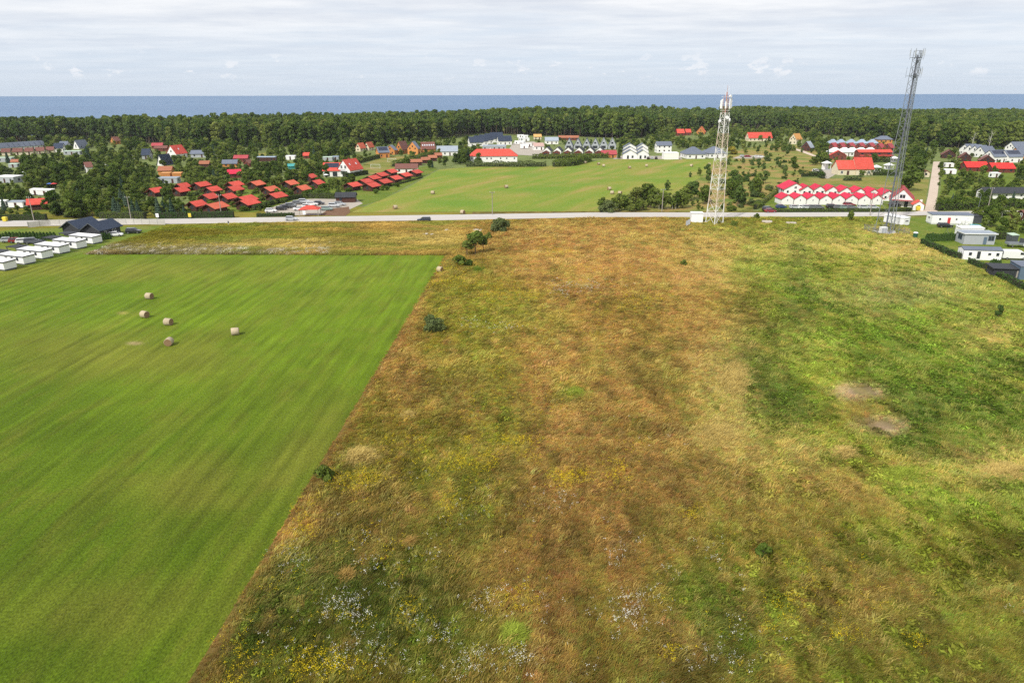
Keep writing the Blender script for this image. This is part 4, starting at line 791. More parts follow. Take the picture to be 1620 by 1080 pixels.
# crimson roofed white cottages, two rows
fr = [(515, 615), (625, 730), (735, 845), (850, 960), (965, 1075), (1080, 1190), (1195, 1300), (1305, 1415)]
for i, (a, b) in enumerate(fr):
    x, y = Z6((a + b) / 2, 818); sp = [('L', 0, 1.75, .55, .65), ('F', -1.5, 1.4, .8, 1), ('F', 1.5, 1.4, .8, 1)]
    G(x, y, 7.0, 4.5, 2.3, 3.75, 90, WHITE, R_PINK, 'front row white cottage with crimson roof, ' + rank(i, 8), 'cottage', 'cottage', 'front row of crimson roofed cottages', 'the crimson roofed cottages', far=False, spec=sp, over=.35, og=.25, skylight=1, trim=R_PINK)
bk = [(1271, 310), (1291, 310), (1311, 311), (1332, 312.5), (1353.5, 314), (1375, 315.5), (1397.5, 318)]
for i, (x, y) in enumerate(bk):
    G(x, y, 7.0, 4.9, 2.5, 4.2, 84, WHITE, R_PINK, 'back row white cottage with crimson roof, ' + rank(i, 7), 'cottage', 'cottage', 'back row of crimson roofed cottages', 'the crimson roofed cottages', far=False, spec=[('L', -.9, 1.5, 1.0, 1.1), ('L', 1.2, 1.05, .9, 2.0, 'door', DARKGLASS)], over=.35, og=.4, trim=R_PINK)
G(1251, 309, 11, 9, 2.5, 5.0, 84, WHITE, R_PINK, 'large crimson roofed hall at the left end of cottages', 'hall', 'building', ref='the large crimson roofed hall', far=False)
def big_right(faces):
    P = gable_parts(11, 7.6, 3.0, 6.6, WHITE, R_DULLPINK, spec=[('L', 0, 3.9, 2.0, 1.5), ('L', -2, 1.4, 1.4, 1.4), ('L', 1.6, 1.1, 1.2, 2.1, 'door', DARKGLASS), ('F', -3, 1.4, 1.4, 1.3), ('F', 1, 1.4, 1.4, 1.3)], framed=True, trim=R_RED, chimney=(1, .8), porch=(2.4, 2.6))
    return P
put(1424, 328, 62, 11, 7.6, 6.6, 'house', big_right, 'white house with red gabled roof behind the grey lattice tower', 'house', ref='the house behind the grey tower')
G(*Z7(628, 872), 3.4, 3.4, 2.2, 3.4, 70, WHITE, R_RED, 'tiny white kiosk with red roof at the track corner', 'kiosk', 'kiosk', ref='the corner kiosk')
for i, (a, b, yb) in enumerate([(480, 860, 640), (940, 1330, 665)]):
    Gz(ZT, a, b, yb, 7.5, 2.4, 4.8, -2, REDW, roofmat('scarlet_roof', (.62, .04, .035)), 'long scarlet roofed holiday hut, %s of two' % ('left' if i == 0 else 'right'), name='hut', cat='hut', group='long scarlet roofed huts', ref='the scarlet roofed huts', keep=True)
for i, (zx, zy) in enumerate([(590, 345), (680, 358), (770, 375), (870, 395), (1055, 478), (1320, 480)]):
    x, y = ZT(zx, zy)
    G(x, y, 9.5 if i > 3 else 8, 9.0, 3.6, 7.0, 8, WHITE, R_GREY, 'white terrace house with slate roof right of track, ' + rank(i, 6), 'terrace_house', 'house', 'slate roofed white terrace at right', 'the slate roofed terrace', solar=(-4.2, 4.2, 2, -1) if i > 3 else None)
for i, (zx, zy, wl, lab) in enumerate([(1430, 330, WHITE, 'slate roofed house behind the orange fronted house'), (1520, 460, ORANGE, 'orange fronted slate roofed house at right picture edge')]):
    G(*ZT(zx, zy), 10, 9, 4.4, 8.0, 8, wl, R_GREY, lab, 'house', 'house', ref='the orange fronted house')
for i, (a, b, yb, lab) in enumerate([(110, 320, 408, 'brown timber chalet near the top of the dirt road'), (420, 600, 465, 'dark brown timber chalet left of the slate terrace'), (785, 1010, 520, 'brown chalet peeking between the scarlet roofs')]):
    Gz(ZT, a, b, yb, 7, 2.4, 5.2, 66, BROWNW, R_BROWN, lab, name='chalet', cat='chalet', ref='the brown timber chalets')
put(1588, 315, -3, 19, 6, 4, 'stable', lambda f: gable_parts(19, 6.0, 2.7, 4.2, WHITE, R_DARK, spec=[('F', -7 + k * 2.9, 1.5, 1.0, 1.0) for k in range(6)], framed=True, over=.9), 'long white building with black roof behind the tall hedge', 'building', ref='the long black roofed building')
FLAT(*ZT(240, 700), 5.5, 3, 2.4, -8, WHITEP, R_WHITE, 'white caravan with awning beside the dirt road', name='caravan', cat='caravan', ref='the roadside caravan', skirt=DSTEEL)
FLAT(*ZT(230, 575), 4.5, 2.4, 2.2, -5, WHITEP, R_WHITE, 'small white caravan behind the roadside caravan', name='caravan', cat='caravan', skirt=DSTEEL)
FLAT(*ZT(1050, 760), 4.5, 2.6, 2.3, 10, WHITEP, R_WHITE, 'white camper trailer under trees before the scarlet huts', name='caravan', cat='caravan', ref='the trailer under trees', skirt=DSTEEL)
Gz(ZR, 1640, 1730, 560, 4, 2.0, 3.4, 30, BLUEW, R_NAVY, 'navy roofed hut with white awning under dark trees', name='hut', cat='hut', ref='the navy hut')
G(*Z7(695, 570), 3.2, 3.4, 2.2, 3.2, 80, CREAM, R_RUST, 'tiny cream hut with rust roof left of dirt road', 'hut', 'hut', ref='the tiny cream hut')
# --- camp at the right edge
FLAT(1500, 356, 12.5, 4.0, 3.1, -7, WHITEP, R_GREY, 'long white mobile home with grey roof on the camp lawn', 'mobile_home', 'mobile home', ref='the long white mobile home', far=False, spec=[('F', -1.0, 1.35, .9, 1.9, 'door', REDP), ('F', -3.8, 1.8, .8, .8), ('F', 1.2, 1.8, .7, .7), ('L', 0, 2.0, 1.6, .7), ('F', 4.2, 1.8, 1.1, .9)], skirt=WHITEP)
FLAT(1532, 353.5, 6, 3.4, 2.3, -7, DSTEEL, R_DARK, 'dark flat roofed terrace annex at the mobile home end', 'annex', 'annex', far=False, spec=(), slope=.15)
FLAT(1540.5, 387, 8.2, 4.6, 3.0, -6, GREYW, R_LGREY, 'light grey flat roofed cabin with dark corner posts', 'cabin', 'cabin', ref='the light grey cabin', far=False, over=.35, spec=[('F', 1.5, 1.15, .9, 2.1, 'door', BLUEW), ('F', 3.0, 1.8, 1.6, 1.4), ('L', 0, 1.8, 2.2, 1.4)], slope=.1, trim=WHITEP, frame_m=BLUEW)
FLAT(1531, 377, 6.5, 3.0, 2.9, -4, WHITEP, R_WHITE, 'white cabin with white roof behind the light grey cabin', 'cabin', 'cabin', far=False, spec=())
G(1547, 412, 9.0, 3.3, 2.5, 3.05, -9, WHITEP, R_GREY, 'white mobile home with charcoal pitched roof beside the van', 'mobile_home', 'mobile home', ref='the pitched roof mobile home', far=False, over=.12, og=.1, spec=[('F', -2.9, 1.55, .9, 1.0), ('F', -.9, 1.3, .8, 1.9, 'door', DARKGLASS), ('F', 1.6, 1.6, .9, .8), ('F', 3.5, 1.55, .9, 1.0), ('L', -.4, 1.6, .5, .9), ('L', .5, 1.6, .5, .9)])
FLAT(1588, 441, 6.6, 3.4, 2.3, -10, BLACKW, R_DARK, 'low dark shed with open doorway at the right hedge', 'shed', 'shed', ref='the low dark shed', far=False, over=.4, spec=[('F', .6, 1.05, 1.0, 2.0, 'door', DARKGLASS), ('F', 2.1, 1.1, 1.2, 1.6, 'door', WOODPOLE)])
FLAT(1622, 443, 5.6, 5, 3.0, -10, BLUEW, R_GREY, 'slate blue shed cut by the right picture edge', 'shed', 'shed', ref='the slate blue shed', far=False, spec=())
G(1622, 357, 7, 6, 2.6, 4.6, 20, BROWNW, R_BROWN, 'dark timber house with brown roof at right picture edge', ref='the dark timber house', far=False)
FLAT(1416.5, 358, 7.5, 2.6, 2.5, -68, WHITEP, R_WHITE, 'white caravan parked behind the grey lattice tower', 'caravan', 'caravan', ref='the caravan behind the tower', far=False, spec=[('R', 0, 1.7, 1.6, .6)], skirt=DSTEEL)
# --- camp at the left edge: six white mobile homes in a slanting row
def mobile_home(faces):
    P = flat_parts(9.0, 3.1, 2.1, WHITEP, R_WHITE, .18, [('F', -1.6, 1.45, .9, .7), ('F', .5, 1.45, .7, .8), ('F', 2.4, 1.45, .7, .8)], True, .12, R_DARK, DSTEEL, DSTEEL)
    P.append(Part('veranda_roof', MB().box(-9.0, -4.75, -1.2, 2.2, 2.35, 2.52).mesh('veranda_roof', R_DARK)))
    for yy in (-1.0, 2.0): P.append(Part('veranda_post', MB().box(-8.9, -8.76, yy - .07, yy + .07, 0, 2.3).mesh('veranda_post', DSTEEL)))
    P.append(Part('veranda_deck', MB().box(-8.9, -4.55, -1.1, 2.1, 0, .3).mesh('veranda_deck', BROWNW)))
    return P
hm = {}
for i, (a, b, yb) in enumerate([(630, 890, 388), (480, 755, 432), (315, 610, 476), (155, 460, 522), (0, 290, 572), (-175, 115, 624)]):
    x, y = ZL((a + b) / 2 + 22, yb - 8)
    put(x, y, -20, 9.0, 3.1, 2.3, 'mobile_home', lambda f: hm.setdefault(0, mobile_home(f)), 'white mobile home with dark veranda roof in slanting row, ' + rank(5 - i, 6), 'mobile home', 'white mobile homes at the left edge', 'the slanting row of mobile homes')
for i, (a, b, yb, lab) in enumerate([(610, 885, 306, 'left half of a pair of navy roofed black timber houses'), (790, 1075, 326, 'right half of a pair of navy roofed black timber houses')]):
    x, y = ZL((a + b) / 2, yb)
    G(x, y, 7.6, 6.2, 2.6, 4.5, 76, BLACKW, R_NAVY, lab, 'timber_house', 'house', 'navy roofed black timber houses', 'the black timber houses', far=False, over=.5, og=.8, trim=DSTEEL, spec=[('F', -2, 1.3, 1.0, 1.6), ('F', 1.4, 1.3, 1.4, 1.9), ('L', 0, 1.1, .9, 2.0, 'door', BLACKW)], frame_m=WHITEP)
# carport and dark shed at the car park
def carport(f):
    P = [Part('roof', MB().hexa([(-3.6, -2.6, 2.3), (3.6, -2.6, 2.3), (3.6, 2.6, 2.3), (-3.6, 2.6, 2.3)], [(-1.2, -.1, 3.5), (1.2, -.1, 3.5), (1.2, .1, 3.5), (-1.2, .1, 3.5)]).mesh('roof', R_RED))]
    for sx in (-1, 1):
        for sy in (-1, 1): P.append(Part('post', MB().box(sx * 3.2 - .09, sx * 3.2 + .09, sy * 2.2 - .09, sy * 2.2 + .09, 0, 2.3).mesh('post', WOODPOLE)))
    return P
put(491.5, 342.5, 3, 7.2, 5.2, 3.5, 'gate_shelter', carport, 'open red roofed shelter at the car park entrance', 'shelter', ref='the entrance shelter')
G(*Z3(617, 800), 7.5, 5.2, 2.2, 3.6, 6, BROWNW, R_DARK, 'dark roofed timber shed at the right end of car park', 'shed', 'shed', ref='the dark car park shed')

# ------------------------------------------------------------------ vehicles
CARM = {}
def paint(name, c): return mat('car_paint_' + name, c, .25, .03, 2, spec=.5, coat=.6)
PAINT = dict(white=paint('white', (.72, .72, .72)), silver=paint('silver', (.42, .44, .46)), black=paint('black', (.015, .016, .02)), blue=paint('blue', (.02, .05, .14)), red=paint('red', (.22, .012, .02)), grey=paint('grey', (.14, .15, .16)), green=paint('green', (.20, .28, .25)), darkblue=paint('darkblue', (.025, .035, .06)))
GLASS = mat('car_glass', (.02, .023, .028), .06, .05, spec=.7)
def loft(sections, m, name):
    """sections: list of (x, [(y, z), ...]) rings of equal length, closed by end caps"""
    mb = MB(); k = len(sections[0][1])
    for x, ring in sections: mb.v += [(x if not callable(x) else x, y, z) for y, z in ring]
    for i in range(len(sections) - 1):
        for j in range(k): a, b = i * k + j, i * k + (j + 1) % k; mb.f.append((a, b, b + k, a + k))
    mb.f.append(tuple(range(k))[::-1]); mb.f.append(tuple((len(sections) - 1) * k + j for j in range(k)))
    return mb.mesh(name, m)
def ring(hw, z0, z1, b=.1):
    return [(-hw + b, z0), (hw - b, z0), (hw, z0 + b), (hw, z1 - b * 1.2), (hw - b, z1), (-hw + b, z1), (-hw, z1 - b * 1.2), (-hw, z0 + b)]
def car_parts(kind, colour):
    k = (kind, colour)
    if k in CARM: return CARM[k]
    pm = PAINT[colour]; P = []
    # profile along x (front = +x): x, half width, bottom, shoulder; cabin: x at shoulder and at roof
    T = dict(hatch=([(-2.0, .70, .42, .86), (-1.93, .82, .28, .95), (-1.2, .87, .24, .98), (.2, .87, .22, .95), (.9, .86, .22, .92), (1.75, .80, .24, .80), (2.02, .66, .34, .66)], (-1.95, 1.02), (-1.55, .25), 1.48),
             estate=([(-2.28, .70, .42, .90), (-2.2, .84, .28, .98), (-1.2, .88, .24, 1.0), (.3, .88, .22, .97), (1.1, .87, .22, .93), (2.05, .81, .24, .80), (2.3, .66, .34, .66)], (-2.2, 1.15), (-1.85, .35), 1.50),
             suv=([(-2.15, .74, .48, 1.0), (-2.08, .87, .34, 1.08), (-1.2, .91, .30, 1.10), (.3, .91, .28, 1.08), (1.1, .90, .28, 1.04), (1.95, .85, .30, .96), (2.2, .72, .40, .78)], (-2.1, 1.1), (-1.8, .4), 1.70),
             saloon=([(-2.3, .70, .42, .88), (-2.2, .83, .28, .96), (-1.3, .88, .24, .97), (.2, .88, .22, .95), (1.1, .87, .22, .90), (2.05, .81, .24, .78), (2.3, .66, .34, .64)], (-1.6, 1.2), (-.95, .35), 1.43))[kind]
    sec, (b0, b1), (t0, t1), zr = T
    P.append(Part('body', loft([(x, ring(hw, z0, z1)) for x, hw, z0, z1 in sec], pm, 'body')))
    zs = sec[3][3] - .03; hw = sec[3][1] - .05; tw = hw - .17
    P.append(Part('roof', MB().hexa([(b0, -hw, zs), (b1, -hw, zs), (b1, hw, zs), (b0, hw, zs)], [(t0, -tw, zr), (t1, -tw, zr), (t1, tw, zr), (t0, tw, zr)]).mesh('roof', pm)))
    lp = lambda a, b, t: tuple(a[i] + (b[i] - a[i]) * t for i in range(3)); e = .012
    A = [(b0, -hw, zs), (b1, -hw, zs), (b1, hw, zs), (b0, hw, zs)]; B = [(t0, -tw, zr), (t1, -tw, zr), (t1, tw, zr), (t0, tw, zr)]
    def pane(name, i, j, off, m=.10):
        p = [lp(lp(A[i], A[j], m), lp(B[i], B[j], m), .16), lp(lp(A[j], A[i], m), lp(B[j], B[i], m), .16), lp(lp(A[j], A[i], m), lp(B[j], B[i], m), .86), lp(lp(A[i], A[j], m), lp(B[i], B[j], m), .86)]
        q = [(x + off[0], y + off[1], z + off[2]) for x, y, z in p]; return Part(name, MB().hexa(p, q).mesh(name, GLASS), 1)
    P += [pane('windscreen', 1, 2, (e, 0, e), .08), pane('rear_window', 3, 0, (-e, 0, e), .1), pane('side_window', 0, 1, (0, -e, e), .06), pane('side_window', 2, 3, (0, e, e), .06)]
    xr, xf = sec[1][0] + .72, sec[-1][0] - .86
    if ('wheel',) not in CARM:
        wv = MB().tube((0, -.1, 0), (0, .1, 0), .32, k=14); rm = MB().tube((0, -.108, 0), (0, .108, 0), .2, k=10); CARM[('wheel',)] = (wv.mesh('tyre', TYRE), rm.mesh('rim', RIM))
    for x in (xr, xf):
        for s in (-1, 1): P.append(Part('wheel', CARM[('wheel',)][0], -1, (x, s * (sec[3][1] - .09), .32))); P.append(Part('rim', CARM[('wheel',)][1], len(P) - 1))
    xe = sec[-1][0]
    for s in (-1, 1):
        P.append(Part('headlight', MB().box(xe - .22, xe - .02, s * .52 - .14, s * .52 + .14, .56, .68).mesh('headlight', LAMP)))
        P.append(Part('tail_light', MB().box(sec[0][0] - .015, sec[0][0] + .1, s * .56 - .12, s * .56 + .12, .7, .86).mesh('tail_light', TAIL)))
    CARM[k] = P; return P
def car(px, py, rot, kind, colour, label, group=None, ref=None):
    p = at(px, py); KEEP.append(((px - 10, py - 7, px + 10, py), True)); BOXES.append((p.x, p.y, 2.6))
    return place('parked_car' if group or 'parked' in label else 'car', car_parts(kind, colour), (p.x, p.y, ZTOP + .004), RAD(rot), label, 'car', group, ref=ref, rect=(px - 9, py - 6, px + 9, py))
LOT = [(0, 30, 868, 20, 'hatch', 'black', 'black hatchback parked leftmost in the chalet car park'), (1, 68, 852, 20, 'estate', 'black', 'black estate parked second from left by the chalet hedge'), (2, 115, 842, 20, 'suv', 'grey', 'dark grey car parked third from left by the chalet hedge'), (3, 175, 815, 15, 'hatch', 'grey', 'dark car parked at the back of the chalet car park'),
 (4, 234, 805, 10, 'suv', 'silver', 'silver car parked behind the white cars, back row'), (5, 308, 826, 5, 'estate', 'white', 'white estate parked in the middle of the back row'), (6, 372, 818, 0, 'hatch', 'black', 'black hatchback parked right of the white estate'), (7, 195, 870, 12, 'saloon', 'white', 'white saloon parked nearest the red entrance shelter'), (8, 262, 846, 8, 'hatch', 'white', 'white hatchback parked just behind the white saloon'), (9, 438, 870, -4, 'estate', 'green', 'grey green estate parked beside the bare brown soil'), (10, 505, 842, -6, 'suv', 'silver', 'silver car parked left of the dark roofed shed'), (11, 556, 826, -6, 'estate', 'silver', 'silver estate parked closest to the dark roofed shed')]
for _, x, y, r, k, c, lab in LOT: car(*Z3(x, y), r, k, c, lab, 'cars in the chalet car park', 'the chalet car park')
car(*Z2(1188, 888), 8, 'hatch', 'white', 'white hatchback parked behind the clipped road hedge', 'cars in the chalet car park')
car(*Z2(1372, 962), 3, 'hatch', 'silver', 'silver hatchback driving on the road past the shelter')
car(671, 350.5, 182, 'estate', 'darkblue', 'dark blue car on the road before the hay field')
for i, (x0, x1, y, k, c, nm) in enumerate([(50, 120, 360, 'hatch', 'silver', 'silver'), (115, 195, 364, 'hatch', 'red', 'dark red'), (185, 270, 370, 'estate', 'white', 'white'), (250, 350, 372, 'suv', 'darkblue', 'dark blue')]):
    car(*ZL((x0 + x1) / 2, y), 25, k, c, nm + ' car parked in front of the thuja row at left', 'cars parked before the thuja row', 'the cars at the thuja row')
car(*ZL(1205, 281), 8, 'suv', 'black', 'black car standing right of the black timber houses')
car(*ZL(1045, 308), 15, 'hatch', 'white', 'white car half hidden behind the black timber house')
car(1494.5, 360, -4, 'estate', 'black', 'black estate parked before the long white mobile home')
for i, (x, k, c) in enumerate([(712, 'suv', 'black'), (748, 'hatch', 'silver'), (784, 'suv', 'black')]):
    car(*Z5(x, 410), 80, k, c, '%s car parked at the white garage, %s of three' % (c, ['left', 'middle', 'right'][i]), 'cars at the white garage')
for i, (x, y, k, c, r) in enumerate([(425, 876, 'suv', 'black', 15), (543, 852, 'hatch', 'blue', 5), (665, 856, 'hatch', 'silver', 3), (735, 856, 'hatch', 'white', 3), (775, 856, 'estate', 'silver', 3), (830, 856, 'hatch', 'grey', 3), (880, 856, 'hatch', 'grey', 3), (1000, 854, 'suv', 'black', 3), (1060, 856, 'estate', 'grey', 3), (1110, 858, 'hatch', 'green', 3), (1170, 858, 'hatch', 'grey', 3), (1285, 858, 'estate', 'silver', 3), (1370, 858, 'hatch', 'silver', 3)]):
    car(*Z6(x, y), r, k, c, 'car parked behind the low hedge before crimson cottages, ' + rank(i, 13), 'cars before the crimson cottages', 'the cars before the crimson cottages')
car(*Z6(1155, 833), 2, 'estate', 'red', 'dark red car parked close against the crimson cottages')
for i, (x, y, k, c) in enumerate([(200, 390, 'hatch', 'silver'), (245, 392, 'estate', 'red'), (325, 394, 'hatch', 'white'), (360, 396, 'estate', 'white')]):
    car(*Z6(x, y), 5, k, c, '%s car parked on the heath, %s' % (c, rank(i, 4)), 'cars parked on the heath', 'the cars on the heath')
car(*ZR(125, 712), 20, 'suv', 'white', 'white car parked left of the two storey gazebo')
car(*Z7(425, 838), 10, 'suv', 'black', 'black car parked before the house behind grey tower')
car(*Z6(445, 890), 5, 'hatch', 'red', 'red and white car turning at the cottage driveway')
# campers above the hay field
for i, (x, y, s) in enumerate([(1400, 265, 1), (1480, 275, 1.1), (1420, 320, 1), (1500, 330, 1), (1370, 385, 1.1), (1450, 395, 1), (1520, 430, 1.2), (1470, 460, 1)]):
    q = zm(700, 195, 11.37)(x, y)
    FLAT(*q, 6.2 * s, 2.5, 2.6, [5, -20, 60, 10, -10, 70, 15, 0][i], WHITEP, R_WHITE, 'white camper on the yard right of terrace, %s' % ['rear left', 'rear right', 'second rank left', 'second rank right', 'third rank left', 'third rank right', 'front right', 'front left'][i], 'camper', 'camper', 'white campers on the yard', 'the white campers', skirt=DSTEEL)
# delivery van
def van_parts():
    P = [Part('body', loft([(-2.9, ring(.9, .5, 2.2, .14)), (-2.8, ring(.98, .32, 2.4, .16)), (1.1, ring(.98, .3, 2.42, .16)), (1.75, ring(.97, .3, 2.0, .2)), (2.25, ring(.95, .3, 1.35, .2)), (2.8, ring(.92, .32, 1.15, .16)), (2.95, ring(.82, .4, .9, .12))], PAINT['white'], 'body'))]
    P.append(Part('windscreen', MB().hexa([(1.42, -.75, 2.19), (1.42, .75, 2.19), (2.2, .8, 1.42), (2.2, -.8, 1.42)], [(1.46, -.75, 2.25), (1.46, .75, 2.25), (2.26, .8, 1.46), (2.26, -.8, 1.46)]).mesh('windscreen', GLASS)))
    for s in (-1, 1):
        P.append(Part('side_window', MB().hexa([(1.0, s * .975, 1.35), (2.05, s * .96, 1.35), (1.6, s * .965, 1.95), (1.0, s * .975, 1.95)], [(1.0, s * 1.0, 1.35), (2.05, s * .985, 1.35), (1.6, s * .985, 1.95), (1.0, s * 1.0, 1.95)]).mesh('side_window', GLASS)))
        P.append(Part('headlight', MB().box(2.72, 2.9, s * .66 - .16, s * .66 + .16, .8, 1.02).mesh('headlight', LAMP)))
        P.append(Part('rear_window', MB().box(-2.95, -2.86, s * .42 - .36, s * .42 + .36, 1.35, 2.0).mesh('rear_window', GLASS)))
        for x in (-1.85, 1.95): P.append(Part('wheel', CARM[('wheel',)][0], -1, (x, s * .9, .34))); P.append(Part('rim', CARM[('wheel',)][1], len(P) - 1))
    return P
p = at(1602, 410.5); place('van', van_parts(), (p.x, p.y, ZTOP), RAD(-8), 'white delivery van parked beside the pitched roof mobile home', 'van', rect=(1580, 395, 1618, 410), ref='the white delivery van'); KEEP.append(((1580, 395, 1618, 410), True)); BOXES.append((p.x, p.y, 3.5))
def truck_parts():
    P = [Part('bed', MB().box(-2.6, 1.2, -1, 1, .75, .9).box(-2.6, 1.2, -1, -.95, .9, 1.3).box(-2.6, 1.2, .95, 1, .9, 1.3).box(-2.6, -2.55, -.95, .95, .9, 1.3).mesh('bed', STEEL))]
    P.append(Part('cab', loft([(1.3, ring(.95, .4, 2.1, .14)), (2.0, ring(.95, .35, 2.15, .16)), (2.5, ring(.93, .35, 1.3, .16)), (3.1, ring(.85, .4, 1.0, .14))], PAINT['white'], 'cab')))
    P.append(Part('windscreen', MB().hexa([(2.05, -.75, 2.1), (2.05, .75, 2.1), (2.5, .78, 1.34), (2.5, -.78, 1.34)], [(2.1, -.75, 2.14), (2.1, .75, 2.14), (2.55, .78, 1.38), (2.55, -.78, 1.38)]).mesh('windscreen', GLASS)))
    P.append(Part('headboard', MB().box(1.2, 1.28, -1, 1, .9, 2.4).mesh('headboard', DSTEEL)))
    for s in (-1, 1):
        for x in (-1.5, 2.3): P.append(Part('wheel', CARM[('wheel',)][0], -1, (x, s * .86, .34))); P.append(Part('rim', CARM[('wheel',)][1], len(P) - 1))
    return P
p = at(1607, 391); place('flatbed_truck', truck_parts(), (p.x, p.y, ZTOP), RAD(-4), 'white cab flatbed truck parked at the right edge', 'truck', rect=(1593, 376, 1622, 391), ref='the flatbed truck'); KEEP.append(((1592, 374, 1622, 391), True)); BOXES.append((p.x, p.y, 3.5))
FLAT(*ZC(1435, 470), 2.2, 1.8, 2.3, 10, DSTEEL, R_PGREEN, 'small dark hut with pale roof behind the flatbed truck', 'hut', 'hut', spec=())

# ------------------------------------------------------------------ lattice towers
def band_mat():
    m = bpy.data.materials.new('faded_red_white_paint'); m.use_nodes = True; t = m.node_tree; L = t.links.new; b = t.nodes['Principled BSDF']; b.inputs['Roughness'].default_value = .6
    g = N(t, 'ShaderNodeNewGeometry'); sp = N(t, 'ShaderNodeSeparateXYZ'); L(g.outputs['Position'], sp.inputs[0])
    d = N(t, 'ShaderNodeMath', operation='DIVIDE'); d.inputs[1].default_value = 40; L(sp.outputs[2], d.inputs[0])
    cr = N(t, 'ShaderNodeValToRGB'); cr.color_ramp.interpolation = 'CONSTANT'; e = cr.color_ramp.elements
    for k in range(5): e.new(.5)
    W_, R_ = (.72, .71, .68, 1), (.58, .47, .37, 1)
    for q, (p_, c) in zip(e, [(0, W_), (.16, R_), (.27, W_), (.40, R_), (.50, W_), (.60, R_), (.71, W_)]): q.position = p_; q.color = c
    L(d.outputs[0], cr.inputs[0]); L(cr.outputs[0], b.inputs['Base Color']); return m
BAND = band_mat()
def tower_parts(H, side, twist, nb, m, rl, rb):
    """triangular lattice mast; side(z) = face width"""
    P = []
    def V(k, z):
        a = twist + k * 2 * math.pi / 3; r = side(z) / math.sqrt(3); return Vector((r * math.cos(a), r * math.sin(a), z))
    zs = [0.0]; 
    while zs[-1] < H - .01: zs.append(min(H, zs[-1] + max(1.6, side(zs[-1]) * nb)))
    if zs[-1] - zs[-2] < 1.0: zs.pop(-2)
    for k in range(3):
        mb = MB()
        for a, b in zip(zs, zs[1:]): mb.tube(V(k, a), V(k, b), rl * (1.15 - .4 * a / H), k=6, cap=False)
        P.append(Part('leg', mb.mesh('leg', m)))
        P.append(Part('footing', MB().box(V(k, 0).x - .5, V(k, 0).x + .5, V(k, 0).y - .5, V(k, 0).y + .5, 0, .35).mesh('footing', CONC)))
    for a, b in zip(zs, zs[1:]):
        for k in range(3):
            j = (k + 1) % 3; mb = MB().tube(V(k, a), V(j, b), rb, k=4).tube(V(j, a), V(k, b), rb, k=4); P.append(Part('cross_brace', mb.mesh('cross_brace', m)))
            P.append(Part('strut', MB().tube(V(k, b), V(j, b), rb, k=4).mesh('strut', m)))
    lad = MB(); o = (V(0, 0) * .25 + V(1, 0) * .25); o2 = (V(0, H) * .25 + V(1, H) * .25)
    for s in (-.2, .2): lad.tube((o.x + s, o.y, 0), (o2.x + s, o2.y, H), .05, k=4)
    z = .4
    while z < H: q = o.lerp(o2, z / H); lad.tube((q.x - .2, q.y, z), (q.x + .2, q.y, z), .02, k=3, cap=False); z += .8
    P.append(Part('ladder', lad.mesh('ladder', DSTEEL if m is STEEL else m)))
    return P, V
b1 = at(1130, 354)
T1, V1 = tower_parts(34.6, lambda z: 5.5 - 2.9 * min(1, z / 34.6), RAD(-105), .72, BAND, .13, .048)
REDS = mat('antenna_red', (.46, .25, .21), .6, .1)
pm = MB(); [pm.tube((0, 0, z0), (0, 0, z1), r, k=8) for z0, z1, r in ((34, 40.6, .2), (40.6, 42.6, .045))]; T1.append(Part('mast', pm.mesh('mast', REDS)))
for s in (-.7, .7): T1.append(Part('mast_pole', MB().tube((s, .2, 34.2), (s, .2, 39.6), .09, k=5).mesh('mast_pole', REDS)))
for z in (35.2, 37.2, 39.2):
    hb = MB(); [hb.tube((0, 0, z), (1.6 * math.cos(a), 1.6 * math.sin(a), z), .05, k=4) for a in (RAD(-90), RAD(30), RAD(150), RAD(-30), RAD(210))]; T1.append(Part('antenna_arm', hb.mesh('antenna_arm', WHITEP)))
for k, (a, z, h) in enumerate([(200, 37.1, 2.6), (165, 37.0, 2.4), (-60, 37.2, 2.8), (-20, 37.4, 3.0), (10, 37.1, 2.6), (60, 37.2, 2.6), (120, 37.2, 2.6), (-110, 36.8, 2.0)]):
    x, y = 1.6 * math.cos(RAD(a)), 1.6 * math.sin(RAD(a)); pb = MB().box(-.13, .13, -.17, .17, -h / 2, h / 2).tube((-.25, 0, -h / 2 - .3), (-.25, 0, h / 2 + .3), .05, k=5)
    T1.append(Part('panel_antenna', pb.mesh('panel_antenna', WHITEP), -1, (x, y, z), (0, 0, RAD(a))))
for k, (a, z, r) in enumerate([(-80, 33.2, .5), (-30, 32.4, .5), (190, 32.0, .5), (-60, 39.4, .4)]):
    x, y = 1.35 * math.cos(RAD(a)), 1.35 * math.sin(RAD(a)); T1.append(Part('dish_antenna', MB().tube((0, 0, 0), (.45, 0, 0), r, k=12).mesh('dish_antenna', WHITEP), -1, (x, y, z), (0, 0, RAD(a))))
for s in (-.5, .1, .6): T1.append(Part('whip_antenna', MB().tube((s, s * .4, 39.4), (s, s * .4, 41.6 + s), .03, k=4).mesh('whip_antenna', WHITEP)))
place('lattice_tower', T1, (b1.x, b1.y, .004), 0, 'red and white lattice telecom tower beside a white cabinet', 'tower', rect=(1112, 140, 1175, 356), ref='the red and white tower'); BOXES.append((b1.x, b1.y, 4.5))
b2 = at(1401, 369)
T2, V2 = tower_parts(51.2, lambda z: 5.4 - 2.8 * min(1, z / 34) if z < 34 else 2.6 - .5 * (z - 34) / 18, RAD(-98), .86, STEEL, .095, .034)
